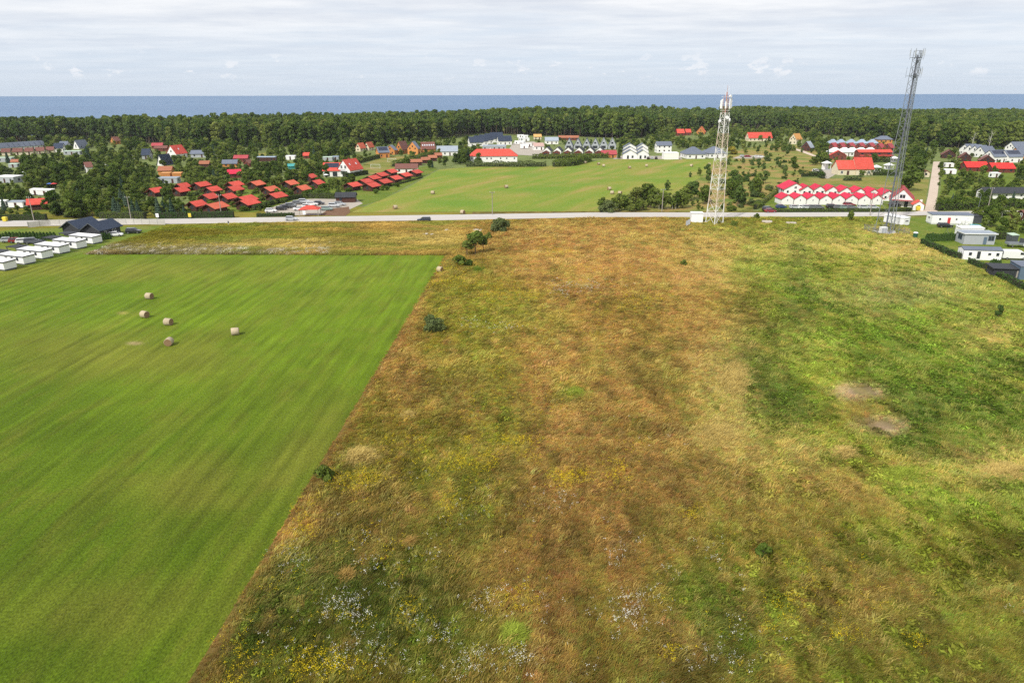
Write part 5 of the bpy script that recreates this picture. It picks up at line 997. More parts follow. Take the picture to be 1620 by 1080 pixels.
for z, w_ in ((44.6, 2.1), (49.4, 1.9)):
    pf = MB(); c = [(w_ * math.cos(RAD(a)), w_ * math.sin(RAD(a)), z) for a in (-90, 30, 150)]
    for i in range(3): pf.tube(c[i], c[(i + 1) % 3], .06, k=4); pf.tube((0, 0, z), c[i], .05, k=4)
    T2.append(Part('antenna_frame', pf.mesh('antenna_frame', DSTEEL)))
    for a, r in ((-90, 1.1), (30, 1.05), (150, 1.05), (-30, .75), (-150, .75), (90, .75)):
        x, y = w_ * r * math.cos(RAD(a)), w_ * r * math.sin(RAD(a))
        T2.append(Part('antenna_pole', MB().tube((x, y, z - .5), (x, y, z + 2.4), .035, k=5).mesh('antenna_pole', DSTEEL)))
        if z > 48 or a in (-30, 30): T2.append(Part('panel_antenna', MB().box(-.08, .08, -.1, .1, -.8, .8).mesh('panel_antenna', GREYW), -1, (x * 1.05, y * 1.05, z + 1.2), (0, 0, RAD(a))))
T2.append(Part('radio_unit', MB().box(-.35, .35, -.3, .3, 44.0, 45.2).box(-.25, .25, -.25, .25, 48.0, 48.8).mesh('radio_unit', DSTEEL)))
T2.append(Part('cable_tray', MB().box(-.22, .22, .3, .42, 1, 50).mesh('cable_tray', mat('cable_tray_grey', (.13, .14, .17), .6, .1))))
place('lattice_tower', T2, (b2.x, b2.y, .1), 0, 'tall grey galvanised lattice tower rising above the horizon', 'tower', rect=(1385, 78, 1468, 373), ref='the grey lattice tower'); BOXES.append((b2.x, b2.y, 6))
single('tower_base_slab', MB().box(-5, 5, -4.4, 4.4, 0, .1).mesh('tower_base_slab', CONC), (b2.x, b2.y, .03), RAD(4), 'grey concrete slab under the grey lattice tower', 'slab')
def panel_fence(pts, h, m, name, label, step=2.5):
    P = []
    for (a, b) in zip(pts, pts[1:]):
        d = (b - a); n = max(1, int(d.length / step))
        for i in range(n):
            p, q = a + d * (i / n), a + d * ((i + 1) / n); mb = MB()
            for z in (.25, h * .5, h - .1): mb.tube((p.x, p.y, z), (q.x, q.y, z), .025, k=4)
            for s in range(9): r = p.lerp(q, s / 8); mb.tube((r.x, r.y, .15), (r.x, r.y, h), .014, k=3, cap=False)
            P.append(Part('fence_panel', mb.mesh('fence_panel', m))); P.append(Part('post', MB().box(p.x - .05, p.x + .05, p.y - .05, p.y + .05, 0, h + .1).mesh('post', m)))
    return P
c5 = [b2 + Vector((x, y, 0)) for x, y in ((-4.8, -4.2), (4.8, -4.0), (4.6, 4.2), (-4.6, 4.2), (-4.8, -4.2))]
place('mesh_fence', panel_fence(c5, 1.9, STEEL, '', ''), (0, 0, .1), 0, 'grey mesh fence around the foot of the grey tower', 'fence')
cab = MB().box(-.9, .9, -.7, .7, .1, 2.1).box(-.95, .95, -.75, .75, 2.1, 2.18)
q = at(1396, 371); place('equipment_cabinet', [Part('body', cab.mesh('body', WHITEP)), Part('door', MB().box(-.8, -.05, -.73, -.702, .25, 2.0).mesh('door', GREYW)), Part('door', MB().box(.05, .8, -.73, -.702, .25, 2.0).mesh('door', GREYW))], (q.x, q.y, .1), 0, 'pale equipment cabinet inside the grey tower fence', 'cabinet', ref='the tower cabinet')
q = at(1103, 353); place('equipment_shelter', [Part('wall', MB().box(-1.9, 1.9, -1.4, 1.4, 0, 3.1).mesh('wall', WHITEP)), Part('roof', MB().hexa([(-2.05, -1.55, 3.1), (2.05, -1.55, 3.1), (2.05, 1.55, 3.1), (-2.05, 1.55, 3.1)], [(-2.05, -1.55, 3.25), (2.05, -1.55, 3.25), (1.9, 1.4, 3.4), (-1.9, 1.4, 3.4)]).mesh('roof', R_WHITE)), Part('door', MB().box(1.902, 1.93, -.5, .5, .1, 2.2).mesh('door', GREYW))], (q.x, q.y + 1.4, .004), RAD(-6), 'white box shaped equipment shelter left of the red and white tower', 'shelter', rect=(1093, 337, 1113, 353), ref='the white equipment shelter'); BOXES.append((q.x, q.y + 1.4, 2.6))
for i, (x, y) in enumerate([(1086.5, 359), (1089.5, 357)]):
    q = at(x, y); place('meter_box', [Part('body', MB().box(-.35, .35, -.25, .25, .3, 1.9).mesh('body', GREYW)), Part('plinth', MB().box(-.3, .3, -.2, .2, 0, .3).mesh('plinth', CONC))], (q.x, q.y, .01), 0, '%s grey electric box standing in grass left of white shelter' % ['nearer', 'farther'][i], 'electric box', 'grey electric boxes')
for i, (x, y) in enumerate([(1214, 353), (1252, 355.5)]):
    q = at(x, y); single('concrete_slab', MB().hexa([(-1.6, -.5, 0), (1.6, -.5, 0), (1.6, .5, 0), (-1.6, .5, 0)], [(-1.55, -.45, .75), (1.55, -.45, .7), (1.5, .45, .72), (-1.55, .45, .78)]).mesh('concrete_slab', mat('bare_concrete', (.50, .44, .38), .9, .12)), (q.x, q.y + .5, .01), RAD(-3), 'low concrete block lying on the grass verge, %s of two' % ['left', 'right'][i], 'concrete block', 'concrete blocks on the verge'); BOXES.append((q.x, q.y, 1.8))
# concrete panel wall along the left camp
wl = [at(45, 360), at(80, 356.5), at(140, 355), at(200, 354.5), at(262, 355.5)]; P = []
for a, b in zip(wl, wl[1:]):
    d = b - a; n = max(1, int(d.length / 2.4)); an = math.atan2(d.y, d.x); sl = d.length / n
    for i in range(n):
        p = a + d * ((i + .5) / n); k = ('cpanel', round(sl, 2))
        if k not in WCACHE: WCACHE[k] = (MB().box(-sl / 2 + .08, sl / 2 - .08, -.04, .04, 0, 1.75).box(-sl / 2 + .08, sl / 2 - .08, -.05, .05, .55, .6).box(-sl / 2 + .08, sl / 2 - .08, -.05, .05, 1.15, 1.2).mesh('wall_panel', KERB_M), MB().box(-.08, .08, -.09, .09, 0, 1.9).mesh('wall_post', CONC))
        P.append(Part('wall_panel', WCACHE[k][0], -1, (p.x, p.y, 0), (0, 0, an))); e = a + d * (i / n); P.append(Part('wall_post', WCACHE[k][1], -1, (e.x, e.y, 0), (0, 0, an)))
place('concrete_wall', P, (0, 0, .02), 0, 'pale concrete panel wall along the road at left', 'wall', ref='the concrete panel wall')

# ------------------------------------------------------------------ poles and lamps
def pole_parts(h, arm=True):
    P = [Part('pole', MB().tube((0, 0, 0), (0, 0, h), .16, .1, 8).mesh('pole', WOODPOLE))]
    if arm:
        P.append(Part('crossarm', MB().box(-.9, .9, -.06, .06, h - .5, h - .38).mesh('crossarm', DSTEEL)))
        for s in (-.8, 0, .8): P.append(Part('insulator', MB().tube((s, 0, h - .38), (s, 0, h - .1), .06, k=6).mesh('insulator', WHITEP)))
    return P
PP = pole_parts(8.2)
for x, y, lab in [(54, 349, 'wooden utility pole at the left road end'), (208, 349, 'wooden utility pole right of the dark conifers'), (351, 345, 'wooden utility pole at the clipped road hedge'), (779, 340, 'slender utility pole at the hay field roadside'), (1047, 335, 'utility pole before the birch clump'), (1376, 341, 'utility pole before the crimson cottages'), (1562, 333, 'utility pole before the tall right hedge')]:
    q = at(x, y); place('utility_pole', PP, (q.x, q.y, .01), RAD(random.uniform(-20, 20)), lab, 'utility pole', 'utility poles along the road')
def lamp_parts():
    m = MB().tube((0, 0, 0), (0, 0, 6.5), .08, .05, 6).tube((0, 0, 6.5), (-.9, 0, 7.1), .05, k=5)
    return [Part('post', m.mesh('post', STEEL)), Part('lamp_head', MB().box(-1.5, -.8, -.14, .14, 7.05, 7.2).mesh('lamp_head', WHITEP))]
LP = lamp_parts()
for x, y, lab in [(175, 283, 'curved street lamp in the left gardens near yellow bush'), (46, 297, 'curved street lamp beside the white flat pavilion'), (1546, 337, 'street lamp at the road by the camp trees')]:
    q = at(x, y); place('street_lamp', LP, (q.x, q.y, .01), 0, lab, 'street lamp', 'street lamps')

# ------------------------------------------------------------------ hay bales
def bale_mats():
    m = mat('bale_wrap', (.42, .345, .235), .95, .15, 3, bump=.03, bscale=25)
    e = bpy.data.materials.new('bale_spiral_end'); e.use_nodes = True; t = e.node_tree; L = t.links.new; b = t.nodes['Principled BSDF']; b.inputs['Roughness'].default_value = .95
    tc = N(t, 'ShaderNodeTexCoord'); w_ = N(t, 'ShaderNodeTexWave', wave_type='RINGS', rings_direction='X'); w_.inputs['Scale'].default_value = 4; w_.inputs['Distortion'].default_value = 2; L(tc.outputs['Object'], w_.inputs[0])
    cr = N(t, 'ShaderNodeValToRGB'); cr.color_ramp.elements[0].color = (.15, .085, .04, 1); cr.color_ramp.elements[1].color = (.30, .19, .10, 1); L(w_.outputs[1], cr.inputs[0]); L(cr.outputs[0], b.inputs['Base Color']); return m, e
BW, BE = bale_mats()
def bale_parts():
    r, l, k = .68, 1.3, 24; mb = MB(); prof = [(-l / 2, r - .05), (-l / 2 + .05, r), (l / 2 - .05, r), (l / 2, r - .05)]
    for x, rr in prof:
        for i in range(k): a = 2 * math.pi * i / k; wob = 1 + .012 * math.sin(5 * a + 9 * x); mb.v.append((x, rr * wob * math.cos(a), max(-r * .93, rr * wob * math.sin(a))))
    for s in range(3):
        for i in range(k): mb.f.append((s * k + i, s * k + k + i, s * k + k + (i + 1) % k, s * k + (i + 1) % k))
    cap = MB(); cap.v = [(0, .0, 0)] + [(0, (r - .05) * math.cos(2 * math.pi * i / k), max(-r * .92, (r - .05) * math.sin(2 * math.pi * i / k))) for i in range(k)]; cap.f = [(0, 1 + i, 1 + (i + 1) % k) for i in range(k)]
    c = cap.mesh('bale_end', BE); z = r * .93
    return [Part('wrap', mb.mesh('wrap', BW, True), -1, (0, 0, z)), Part('bale_end', c, -1, (l / 2 + .002, 0, z)), Part('bale_end', c, -1, (-l / 2 - .002, 0, z), (0, 0, math.pi))]
BP = bale_parts()
near = [(235, 474, -14, 'rearmost of the five grouped hay bales on mown field'), (227.5, 503.5, -24, 'leftmost of the five grouped hay bales on mown field'), (265, 515.5, -12, 'middle hay bale of the group of five'), (266, 547.5, -82, 'nearest grouped hay bale showing its round end'), (371, 531, 18, 'hay bale lying apart right of the group'), (696, 431, -35, 'lone hay bale in the far corner of mown field')]
for x, y, r, lab in near:
    q = at(x, y); place('hay_bale', BP, (q.x, q.y + .5, .03), RAD(r), lab, 'hay bale', 'round bales on the mown field', .98)
farb = [(684.5, 307.5), (625, 331), (801, 298), (732, 339), (926, 259), (947, 261), (955, 264), (996, 267), (1023, 264), (1094, 264), (1122, 262), (964, 301), (968.6, 307.5), (981, 308)]
fl = ['pale bale near the front chalet row in far field', 'pale bale in the near left corner of far field', 'pale bale in the middle of the far hay field', 'pale bale lying right beside the road', 'bale at the end of the far field hedge', 'bale second right of the far field hedge', 'darker loose bale right of the hedge end', 'bale below the white gabled houses', 'bale below the three parked cars', 'bale below the left slate hipped bungalow', 'bale just left of the red and white tower', 'rear bale of three behind the birch clump', 'front left bale of three behind the birch clump', 'front right bale of three behind the birch clump']
for (x, y), lab in zip(farb, fl):
    q = at(x, y); place('hay_bale', BP, (q.x, q.y + .4, .03), RAD(random.uniform(-40, 40)), lab, 'hay bale', 'round bales on the far hay field', 1.08); KEEP.append(((x - 5, y - 7, x + 5, y), True))

# ------------------------------------------------------------------ small things
def goal():
    m = MB()
    for s in (-1, 1): m.tube((s * 2.5, 0, 0), (s * 2.5, 0, 2), .06, k=5).tube((s * 2.5, 0, 2), (s * 2.5, 1.2, 0), .04, k=4)
    m.tube((-2.5, 0, 2), (2.5, 0, 2), .06, k=5).tube((-2.5, 1.2, 0), (2.5, 1.2, 0), .04, k=4)
    n = MB(); [n.tube((-2.5 + i * .5, 0, 2), (-2.5 + i * .5, 1.2, 0), .012, k=3, cap=False) for i in range(11)]; [n.tube((-2.5, 1.2 * i / 6, 2 - 2 * i / 6), (2.5, 1.2 * i / 6, 2 - 2 * i / 6), .012, k=3, cap=False) for i in range(1, 6)]
    return [Part('frame', m.mesh('frame', WHITEP)), Part('net', n.mesh('net', WHITEP))]
GP = goal()
for x, y, lab in [(*ZO(530, 555), 'near white football goal on the small pitch'), (*ZO(785, 462), 'far white football goal on the small pitch')]:
    q = at(x, y); place('football_goal', GP, (q.x, q.y, ZTOP), RAD(-5), lab, 'football goal', 'football goals', 1.1); KEEP.append(((x - 6, y - 6, x + 6, y), True))
def umbrella(m, h=2.4, r=1.4):
    c = MB(); k = 8; c.v = [(0, 0, h + .5)] + [(r * math.cos(2 * math.pi * i / k), r * math.sin(2 * math.pi * i / k), h) for i in range(k)]; c.f = [(0, 1 + i, 1 + (i + 1) % k) for i in range(k)] + [tuple(range(k, 0, -1))]
    return [Part('pole', MB().tube((0, 0, 0), (0, 0, h + .4), .03, k=5).mesh('pole', STEEL)), Part('canopy', c.mesh('canopy', m))]
for zf, x, y, m, lab in [(ZV, 915, 905, BLUEP, 'blue parasol in the left gardens'), (ZV, 990, 905, REDP, 'red parasol right of the blue one'), (Z3, 435, 595, WHITEP, 'white parasol before the white house'), (ZC, 900, 290, WHITEP, 'white parasol at the long mobile home terrace')]:
    q = at(*zf(x, y)); place('parasol', umbrella(m), (q.x, q.y, ZTOP), 0, lab, 'parasol', 'parasols'); x_, y_ = zf(x, y); KEEP.append(((x_ - 5, y_ - 9, x_ + 5, y_), True))
def well():
    return [Part('tank', MB().tube((0, 0, 0), (0, 0, 1.6), .62, .6, 14).mesh('tank', GREENP)), Part('lid', MB().tube((0, 0, 1.6), (0, 0, 1.85), .68, .5, 14).mesh('lid', WHITEP)), Part('bracket', MB().tube((0, 0, 1.85), (0, 0, 2.5), .03, k=4).mesh('bracket', STEEL))]
q = at(1447, 377.5); place('water_butt', well(), (q.x, q.y, ZTOP), 0, 'dark green water butt with pale lid at hedge corner', 'water butt', rect=(1443, 367, 1452, 378), ref='the water butt')
def swing():
    m = MB()
    for s in (-1.3, 1.3): m.tube((s, -.8, 0), (s, 0, 2.1), .05, k=5).tube((s, .8, 0), (s, 0, 2.1), .05, k=5)
    m.tube((-1.3, 0, 2.1), (1.3, 0, 2.1), .05, k=5)
    sb = MB().box(-.5, .5, -.2, .2, .45, .5); [sb.tube((s * .45, 0, .5), (s * .45, 0, 2.1), .015, k=3) for s in (-1, 1)]
    return [Part('frame', m.mesh('frame', DSTEEL)), Part('seat', sb.mesh('seat', BROWNW))]
q = at(*ZC(735, 372)); place('garden_swing', swing(), (q.x, q.y, ZTOP), RAD(15), 'dark garden swing behind the thuja hedge', 'swing'); 
q = at(*ZC(1025, 285)); place('paddling_pool', [Part('rim', MB().tube((0, 0, 0), (0, 0, .7), 1.6, 1.55, 18).mesh('rim', TEALP)), Part('water', MB().tube((0, 0, .66), (0, 0, .705), 1.4, k=18).mesh('water', mat('pool_water', (.08, .35, .45), .1, .05)))], (q.x, q.y, ZTOP), 0, 'round teal paddling pool right of the dark annex', 'pool'); KEEP.append(((1536, 352, 1550, 360), True))
for k, (x, y) in enumerate([(838, 262), (885, 270), (925, 268)]):
    q = at(*ZC(x, y)); ch = [Part('seat', MB().box(-.3, .3, -.3, .3, .38, .44).mesh('seat', WHITEP)), Part('backrest', MB().hexa([(-.3, .28, .44), (.3, .28, .44), (.3, .32, .44), (-.3, .32, .44)], [(-.28, .4, .95), (.28, .4, .95), (.28, .44, .95), (-.28, .44, .95)]).mesh('backrest', WHITEP))] + [Part('leg', MB().box(sx * .26 - .03, sx * .26 + .03, sy * .26 - .03, sy * .26 + .03, 0, .38).mesh('leg', WHITEP)) for sx in (-1, 1) for sy in (-1, 1)]
    place('garden_chair', ch, (q.x, q.y, ZTOP), RAD(random.uniform(-90, 90)), 'white garden chair before the dark annex, %s of three' % ['left', 'middle', 'right'][k], 'chair', 'white garden chairs', 1.2)
# recycling bags, signs
for x, y, m, lab in [(*Z1(50, 972), YELLOWP, 'yellow waste container at the left road end'), (*Z7(635, 872), YELLOWP, 'yellow waste container beside the corner kiosk'), (*Z7(660, 820), WHITEP, 'white board at the corner kiosk'), (*Z2(460, 948), YELLOWP, 'yellow post box at the clipped road hedge'), (*Z1(1065, 950), YELLOWP, 'yellow sign right of the conifers by road'), (*Z1(1420, 950), WHITEP, 'white sign at the garden entrance by road'), (*Z3(237, 925), WHITEP, 'white sign left of the entrance shelter')]:
    q = at(x, y); b = m is YELLOWP and 'container' in lab
    pts_ = [Part('body', MB().hexa([(-.55, -.45, .1), (.55, -.45, .1), (.55, .45, .1), (-.55, .45, .1)], [(-.65, -.55, 1.3), (.65, -.55, 1.3), (.65, .55, 1.3), (-.65, .55, 1.3)]).mesh('body', m)), Part('lid', MB().hexa([(-.68, -.58, 1.3), (.68, -.58, 1.3), (.68, .58, 1.3), (-.68, .58, 1.3)], [(-.5, -.3, 1.55), (.5, -.3, 1.55), (.5, .5, 1.55), (-.5, .5, 1.55)]).mesh('lid', m))] if b else [Part('board', MB().box(-.5, .5, -.03, .03, .6, 1.9).mesh('board', m)), Part('post', MB().box(-.05, .05, .035, .1, 0, 1.9).mesh('post', STEEL))]
    place('waste_container' if b else 'sign', pts_, (q.x, q.y, .14), 0, lab, 'container' if b else 'sign')
# person on the verge
def person_parts():
    import bmesh
    J = dict(pel=(0, 0, .95), chest=(0, .02, 1.32), neck=(0, .02, 1.5), head=(0, 0, 1.62), top=(0, 0, 1.74), hl=(-.1, 0, .9), kl=(-.12, -.1, .5), al=(-.12, .06, .08), tl=(-.12, -.14, .04), hr=(.1, 0, .9), kr=(.12, .0, .5), ar=(.12, .18, .1), tr=(.12, .02, .04), sl=(-.2, .02, 1.42), el=(-.27, .06, 1.14), wl=(-.26, -.08, .92), sr=(.2, .02, 1.42), er=(.27, -.02, 1.14), wr=(.26, -.18, .96))
    E = [('pel', 'chest'), ('chest', 'neck'), ('neck', 'head'), ('head', 'top'), ('pel', 'hl'), ('hl', 'kl'), ('kl', 'al'), ('al', 'tl'), ('pel', 'hr'), ('hr', 'kr'), ('kr', 'ar'), ('ar', 'tr'), ('chest', 'sl'), ('sl', 'el'), ('el', 'wl'), ('chest', 'sr'), ('sr', 'er'), ('er', 'wr')]
    Rr = dict(pel=.15, chest=.16, neck=.06, head=.1, top=.08, hl=.09, kl=.065, al=.045, tl=.04, hr=.09, kr=.065, ar=.045, tr=.04, sl=.07, el=.05, wl=.04, sr=.07, er=.05, wr=.04)
    ks = list(J); me = bpy.data.meshes.new('body'); me.from_pydata([J[k] for k in ks], [(ks.index(a), ks.index(b)) for a, b in E], [])
    o = bpy.data.objects.new('body', me); COL.objects.link(o); md = o.modifiers.new('skin', 'SKIN')
    for i, k in enumerate(ks): v = me.skin_vertices[0].data[i]; v.radius = (Rr[k], Rr[k]); v.use_root = k == 'pel'
    o.modifiers.new('sub', 'SUBSURF').levels = 1
    dg = bpy.context.evaluated_depsgraph_get(); out = bpy.data.meshes.new_from_object(o.evaluated_get(dg)); bpy.data.objects.remove(o)
    m = bpy.data.materials.new('walker_clothes'); m.use_nodes = True; t = m.node_tree; b = t.nodes['Principled BSDF']; tc = N(t, 'ShaderNodeTexCoord'); sp = N(t, 'ShaderNodeSeparateXYZ'); t.links.new(tc.outputs['Object'], sp.inputs[0])
    dv = N(t, 'ShaderNodeMath', operation='DIVIDE'); dv.inputs[1].default_value = 2; t.links.new(sp.outputs[2], dv.inputs[0]); cr = N(t, 'ShaderNodeValToRGB'); cr.color_ramp.interpolation = 'CONSTANT'; e = cr.color_ramp.elements; e.new(.4); e.new(.6)
    for q_, (p_, c_) in zip(e, [(0, (.03, .03, .03, 1)), (.05, (.65, .65, .65, 1)), (.48, (.03, .04, .05, 1)), (.765, (.42, .27, .2, 1))]): q_.position = p_; q_.color = c_
    t.links.new(dv.outputs[0], cr.inputs[0]); t.links.new(cr.outputs[0], b.inputs['Base Color']); out.materials.clear(); out.materials.append(m); out.shade_smooth()
    hair = MB(); k = 8; hair.v = [(0, .01, 1.8)] + [(.105 * math.cos(2 * math.pi * i / k), .01 + .115 * math.sin(2 * math.pi * i / k), 1.72) for i in range(k)] + [(.1 * math.cos(2 * math.pi * i / k), .03 + .1 * math.sin(2 * math.pi * i / k), 1.63 if math.sin(2 * math.pi * i / k) > -.3 else 1.71) for i in range(k)]
    hair.f = [(0, 1 + i, 1 + (i + 1) % k) for i in range(k)] + [(1 + i, 9 + i, 9 + (i + 1) % k, 1 + (i + 1) % k) for i in range(k)]
    return [Part('body', out), Part('hair', hair.mesh('hair', mat('dark_hair', (.04, .025, .015), .8), True))]
q = at(362, 357.5); place('person', person_parts(), (q.x, q.y, .02), RAD(75), 'person in dark top and white trousers walking on the verge', 'person')
# stone heaps on the rough strip
def stones(n, r, seed):
    rd = random.Random(seed); P = []
    for i in range(n):
        a, d = rd.uniform(0, 6.28), r * math.sqrt(rd.random()); s = rd.uniform(.25, .55); mb = MB(); k = 7
        for z, f in ((0, .9), (.45 * s, 1.0), (.85 * s, .6)): mb.v += [(s * f * rd.uniform(.8, 1.15) * math.cos(2 * math.pi * j / k), s * f * rd.uniform(.8, 1.15) * math.sin(2 * math.pi * j / k), z) for j in range(k)]
        mb.f = [(l * k + j, l * k + (j + 1) % k, l * k + k + (j + 1) % k, l * k + k + j) for l in range(2) for j in range(k)] + [tuple(2 * k + j for j in range(k))]
        P.append(Part('stone', mb.mesh('stone', mat('field_stone', (.40, .36, .30), .95, .2)), -1, (d * math.cos(a), d * math.sin(a), max(0, (1 - d / r) * .5) * rd.random())))
    return P
for x, y, n, r, s, lab in [(755, 366, 16, 1.8, 1, 'heap of field stones left of the round willow bush'), (704, 366, 8, 1.2, 2, 'small stone heap on the rough strip near road'), (676, 372, 9, 1.6, 3, 'flat grey stone heap on the rough strip')]:
    q = at(x, y); place('stone_heap', stones(n, r, s), (q.x, q.y, .01), 0, lab, 'stone heap', 'stone heaps')

# ------------------------------------------------------------------ plants
def leaf_mesh(name, pts, nrm, size, tone, m, rng, asp=1.6):
    """many small leaf-clump quads; pts, nrm (n, 3), size (n,), tone (n,)"""
    n = len(pts); nr = nrm + rng.normal(0, .55, (n, 3)); nr /= np.linalg.norm(nr, axis=1)[:, None] + 1e-6
    t = np.cross(nr, rng.normal(0, 1, (n, 3))); t /= np.linalg.norm(t, axis=1)[:, None] + 1e-6; b = np.cross(nr, t)
    s = size[:, None]; a = asp
    V = np.stack([pts - t * s * a / 2 - b * s * .2, pts - t * s * .1 - b * s / 2, pts + t * s * a / 2 + b * s * .1, pts + t * s * .15 + b * s / 2], 1).reshape(-1, 3)
    me = bpy.data.meshes.new(name); me.vertices.add(n * 4); me.vertices.foreach_set('co', V.astype(np.float32).ravel())
    me.loops.add(n * 4); me.loops.foreach_set('vertex_index', np.arange(n * 4, dtype=np.int32)); me.polygons.add(n)
    me.polygons.foreach_set('loop_start', (np.arange(n) * 4).astype(np.int32)); me.polygons.foreach_set('loop_total', np.full(n, 4, np.int32)); me.update()
    ta = me.attributes.new('tone', 'FLOAT', 'POINT'); ta.data.foreach_set('value', np.repeat(tone, 4).astype(np.float32)); me.materials.append(m); return me
def trunk_mesh(h, r, limbs, rng, m, top=.75):
    mb = MB(); bend = rng.normal(0, .03, 2) * h; P = [Vector((bend[0] * t * t, bend[1] * t * t, h * top * t)) for t in (0, .35, .7, 1)]
    for i in range(3): mb.tube(P[i], P[i + 1], r * (1 - .27 * i), r * (1 - .27 * (i + 1)), 6, False)
    for k in range(limbs):
        t = rng.uniform(.35, .9); a = rng.uniform(0, 6.28); b = Vector((bend[0] * t * t, bend[1] * t * t, h * top * t)); l = h * rng.uniform(.12, .24)
        mb.tube(b, b + Vector((math.cos(a) * l, math.sin(a) * l, l * .9)), r * .4, r * .12, 4, False)
    return mb.mesh('trunk', m)
def crown_blob(rng, h, base, rad, lobes, n, leaf, m, flat=1.0, name='crown'):
    C = []; 
    for i in range(lobes):
        z = rng.uniform(0, 1); a = rng.uniform(0, 6.28); env = math.sin(math.pi * (.12 + .80 * z)) ** .8; d = rad * env * math.sqrt(rng.uniform(.05, 1)) * .75
        C.append((d * math.cos(a), d * math.sin(a), h * (base + (1 - base) * (.06 + .84 * z)), rad * rng.uniform(.26, .46), rng.uniform(0, 1)))
    pts, nrm, tone = [], [], []
    w = np.array([c[3] ** 2 for c in C]); w /= w.sum(); k = rng.choice(len(C), n, p=w); C = np.array(C)
    u = rng.normal(0, 1, (n, 3)); u[:, 2] += .25; u /= np.linalg.norm(u, axis=1)[:, None]; rr = rng.uniform(.72, 1.08, n)[:, None]
    P = C[k, :3] + u * rr * C[k, 3][:, None] * np.array([1, 1, .85 * flat]); P[:, 2] = np.maximum(P[:, 2], h * base * .6 + .1)
    tn = .6 * C[k, 4] + .4 * rng.uniform(0, 1, n)
    return leaf_mesh(name, P, u, leaf * rng.uniform(.6, 1.35, n), tn, m, rng)
def spruce(rng, h, rad, n, leaf, m, base=.06):
    z = base + (1 - base) * (1 - np.sqrt(rng.uniform(0, 1, n))); a = rng.uniform(0, 6.28, n); tier = .78 + .22 * np.cos(z * 2 * np.pi * 9)
    r = rad * (1 - z) ** .9 * tier * rng.uniform(.55, 1.05, n) + .05; P = np.stack([r * np.cos(a), r * np.sin(a), z * h - r * .25 + .1], 1); P[:, 2] = np.clip(P[:, 2], .12, None)
    nr = np.stack([np.cos(a), np.sin(a), np.full(n, .7)], 1); return leaf_mesh('crown', P, nr, leaf * rng.uniform(.6, 1.3, n), rng.uniform(0, 1, n), m, rng)
def column(rng, h, rad, n, leaf, m):
    z = rng.uniform(0, 1, n); a = rng.uniform(0, 6.28, n); r = rad * np.clip(np.sqrt(np.clip(1 - z ** 2.2, 0, 1)), .06, 1) * rng.uniform(.75, 1.05, n); P = np.stack([r * np.cos(a), r * np.sin(a), z * h * .97 + .05], 1)
    nr = np.stack([np.cos(a), np.sin(a), np.full(n, .5)], 1); return leaf_mesh('crown', P, nr, leaf * rng.uniform(.6, 1.3, n), rng.uniform(0, 1, n), m, rng)
KIND = {}     # kind -> list of (parts, nominal height)
def build_kinds():
    g = np.random.default_rng(5)
    def T(kind, h, crown, r=.18, limbs=6, bark=BARK, top=.75, cname='crown'):
        c = crown; c.name = cname; KIND.setdefault(kind, []).append(([Part('trunk', trunk_mesh(h, r, limbs, g, bark, top)), Part('crown', c)], h))
    for k in range(4): T('dark_tree', 10, crown_blob(g, 10, .14, 3.6, 20, 1500, .62, LEAF_D))
    for k in range(4): T('mid_tree', 9, crown_blob(g, 9, .14, 3.3, 18, 1400, .56, LEAF_M))
    for k in range(3): T('light_tree', 8, crown_blob(g, 8, .12, 2.7, 16, 1200, .5, LEAF_L))
    for k in range(2): T('birch', 9, crown_blob(g, 9, .28, 1.9, 15, 1000, .42, LEAF_L if k else LEAF_M), .11, 5, BIRCHB, .85)
    for k in range(2): T('spruce', 9, spruce(g, 9, 2.2, 1500, .5, LEAF_S), .14, 0, BARK, .9)
    for k in range(2): T('young_pine', 5, crown_blob(g, 5, .06, 1.9, 14, 1000, .36, LEAF_P), .1, 3, BARK, .7)
    for k in range(2): T('willow_bush', 4, crown_blob(g, 4, .03, 3.2, 20, 2200, .34, LEAF_W if k == 0 else LEAF_M, .8), .12, 6, BARK, .5)
    T('yellow_bush', 3, crown_blob(g, 3, .04, 1.7, 12, 800, .34, LEAF_Y), .08, 4, BARK, .5)
    for k in range(2): T('round_bush', 2.2, crown_blob(g, 2.2, .03, 1.4, 12, 900, .26, LEAF_D if k else LEAF_M), .07, 4, BARK, .5)
    for k in range(2): T('thuja', 3, column(g, 3, .62, 700, .22, LEAF_T), .05, 0, BARK, .6)
    T('cypress', 9, column(g, 9, 1.1, 1200, .36, LEAF_D), .1, 0, BARK, .7)
    # forest trees: tall, crowns high
    for k in range(4): T('forest_broadleaf', 20, crown_blob(g, 20, .12, 4.8, 26, 1300, 1.25, LEAF_D if k < 2 else LEAF_M), .3, 6, BARK, .8)
    for k in range(3): T('forest_pine', 20, crown_blob(g, 20, .38, 3.2, 18, 850, 1.0, LEAF_P), .24, 4, mat('pine_bark', (.13, .09, .065), .95, .2, 2), .9)
    T('forest_light', 19, crown_blob(g, 19, .10, 4.0, 22, 1100, 1.15, LEAF_L), .25, 6, BARK, .8)
    T('dead_tree', 12, crown_blob(g, 12, .5, 1.6, 5, 40, .3, LEAF_W), .22, 12, BIRCHB, 1.0)
build_kinds()
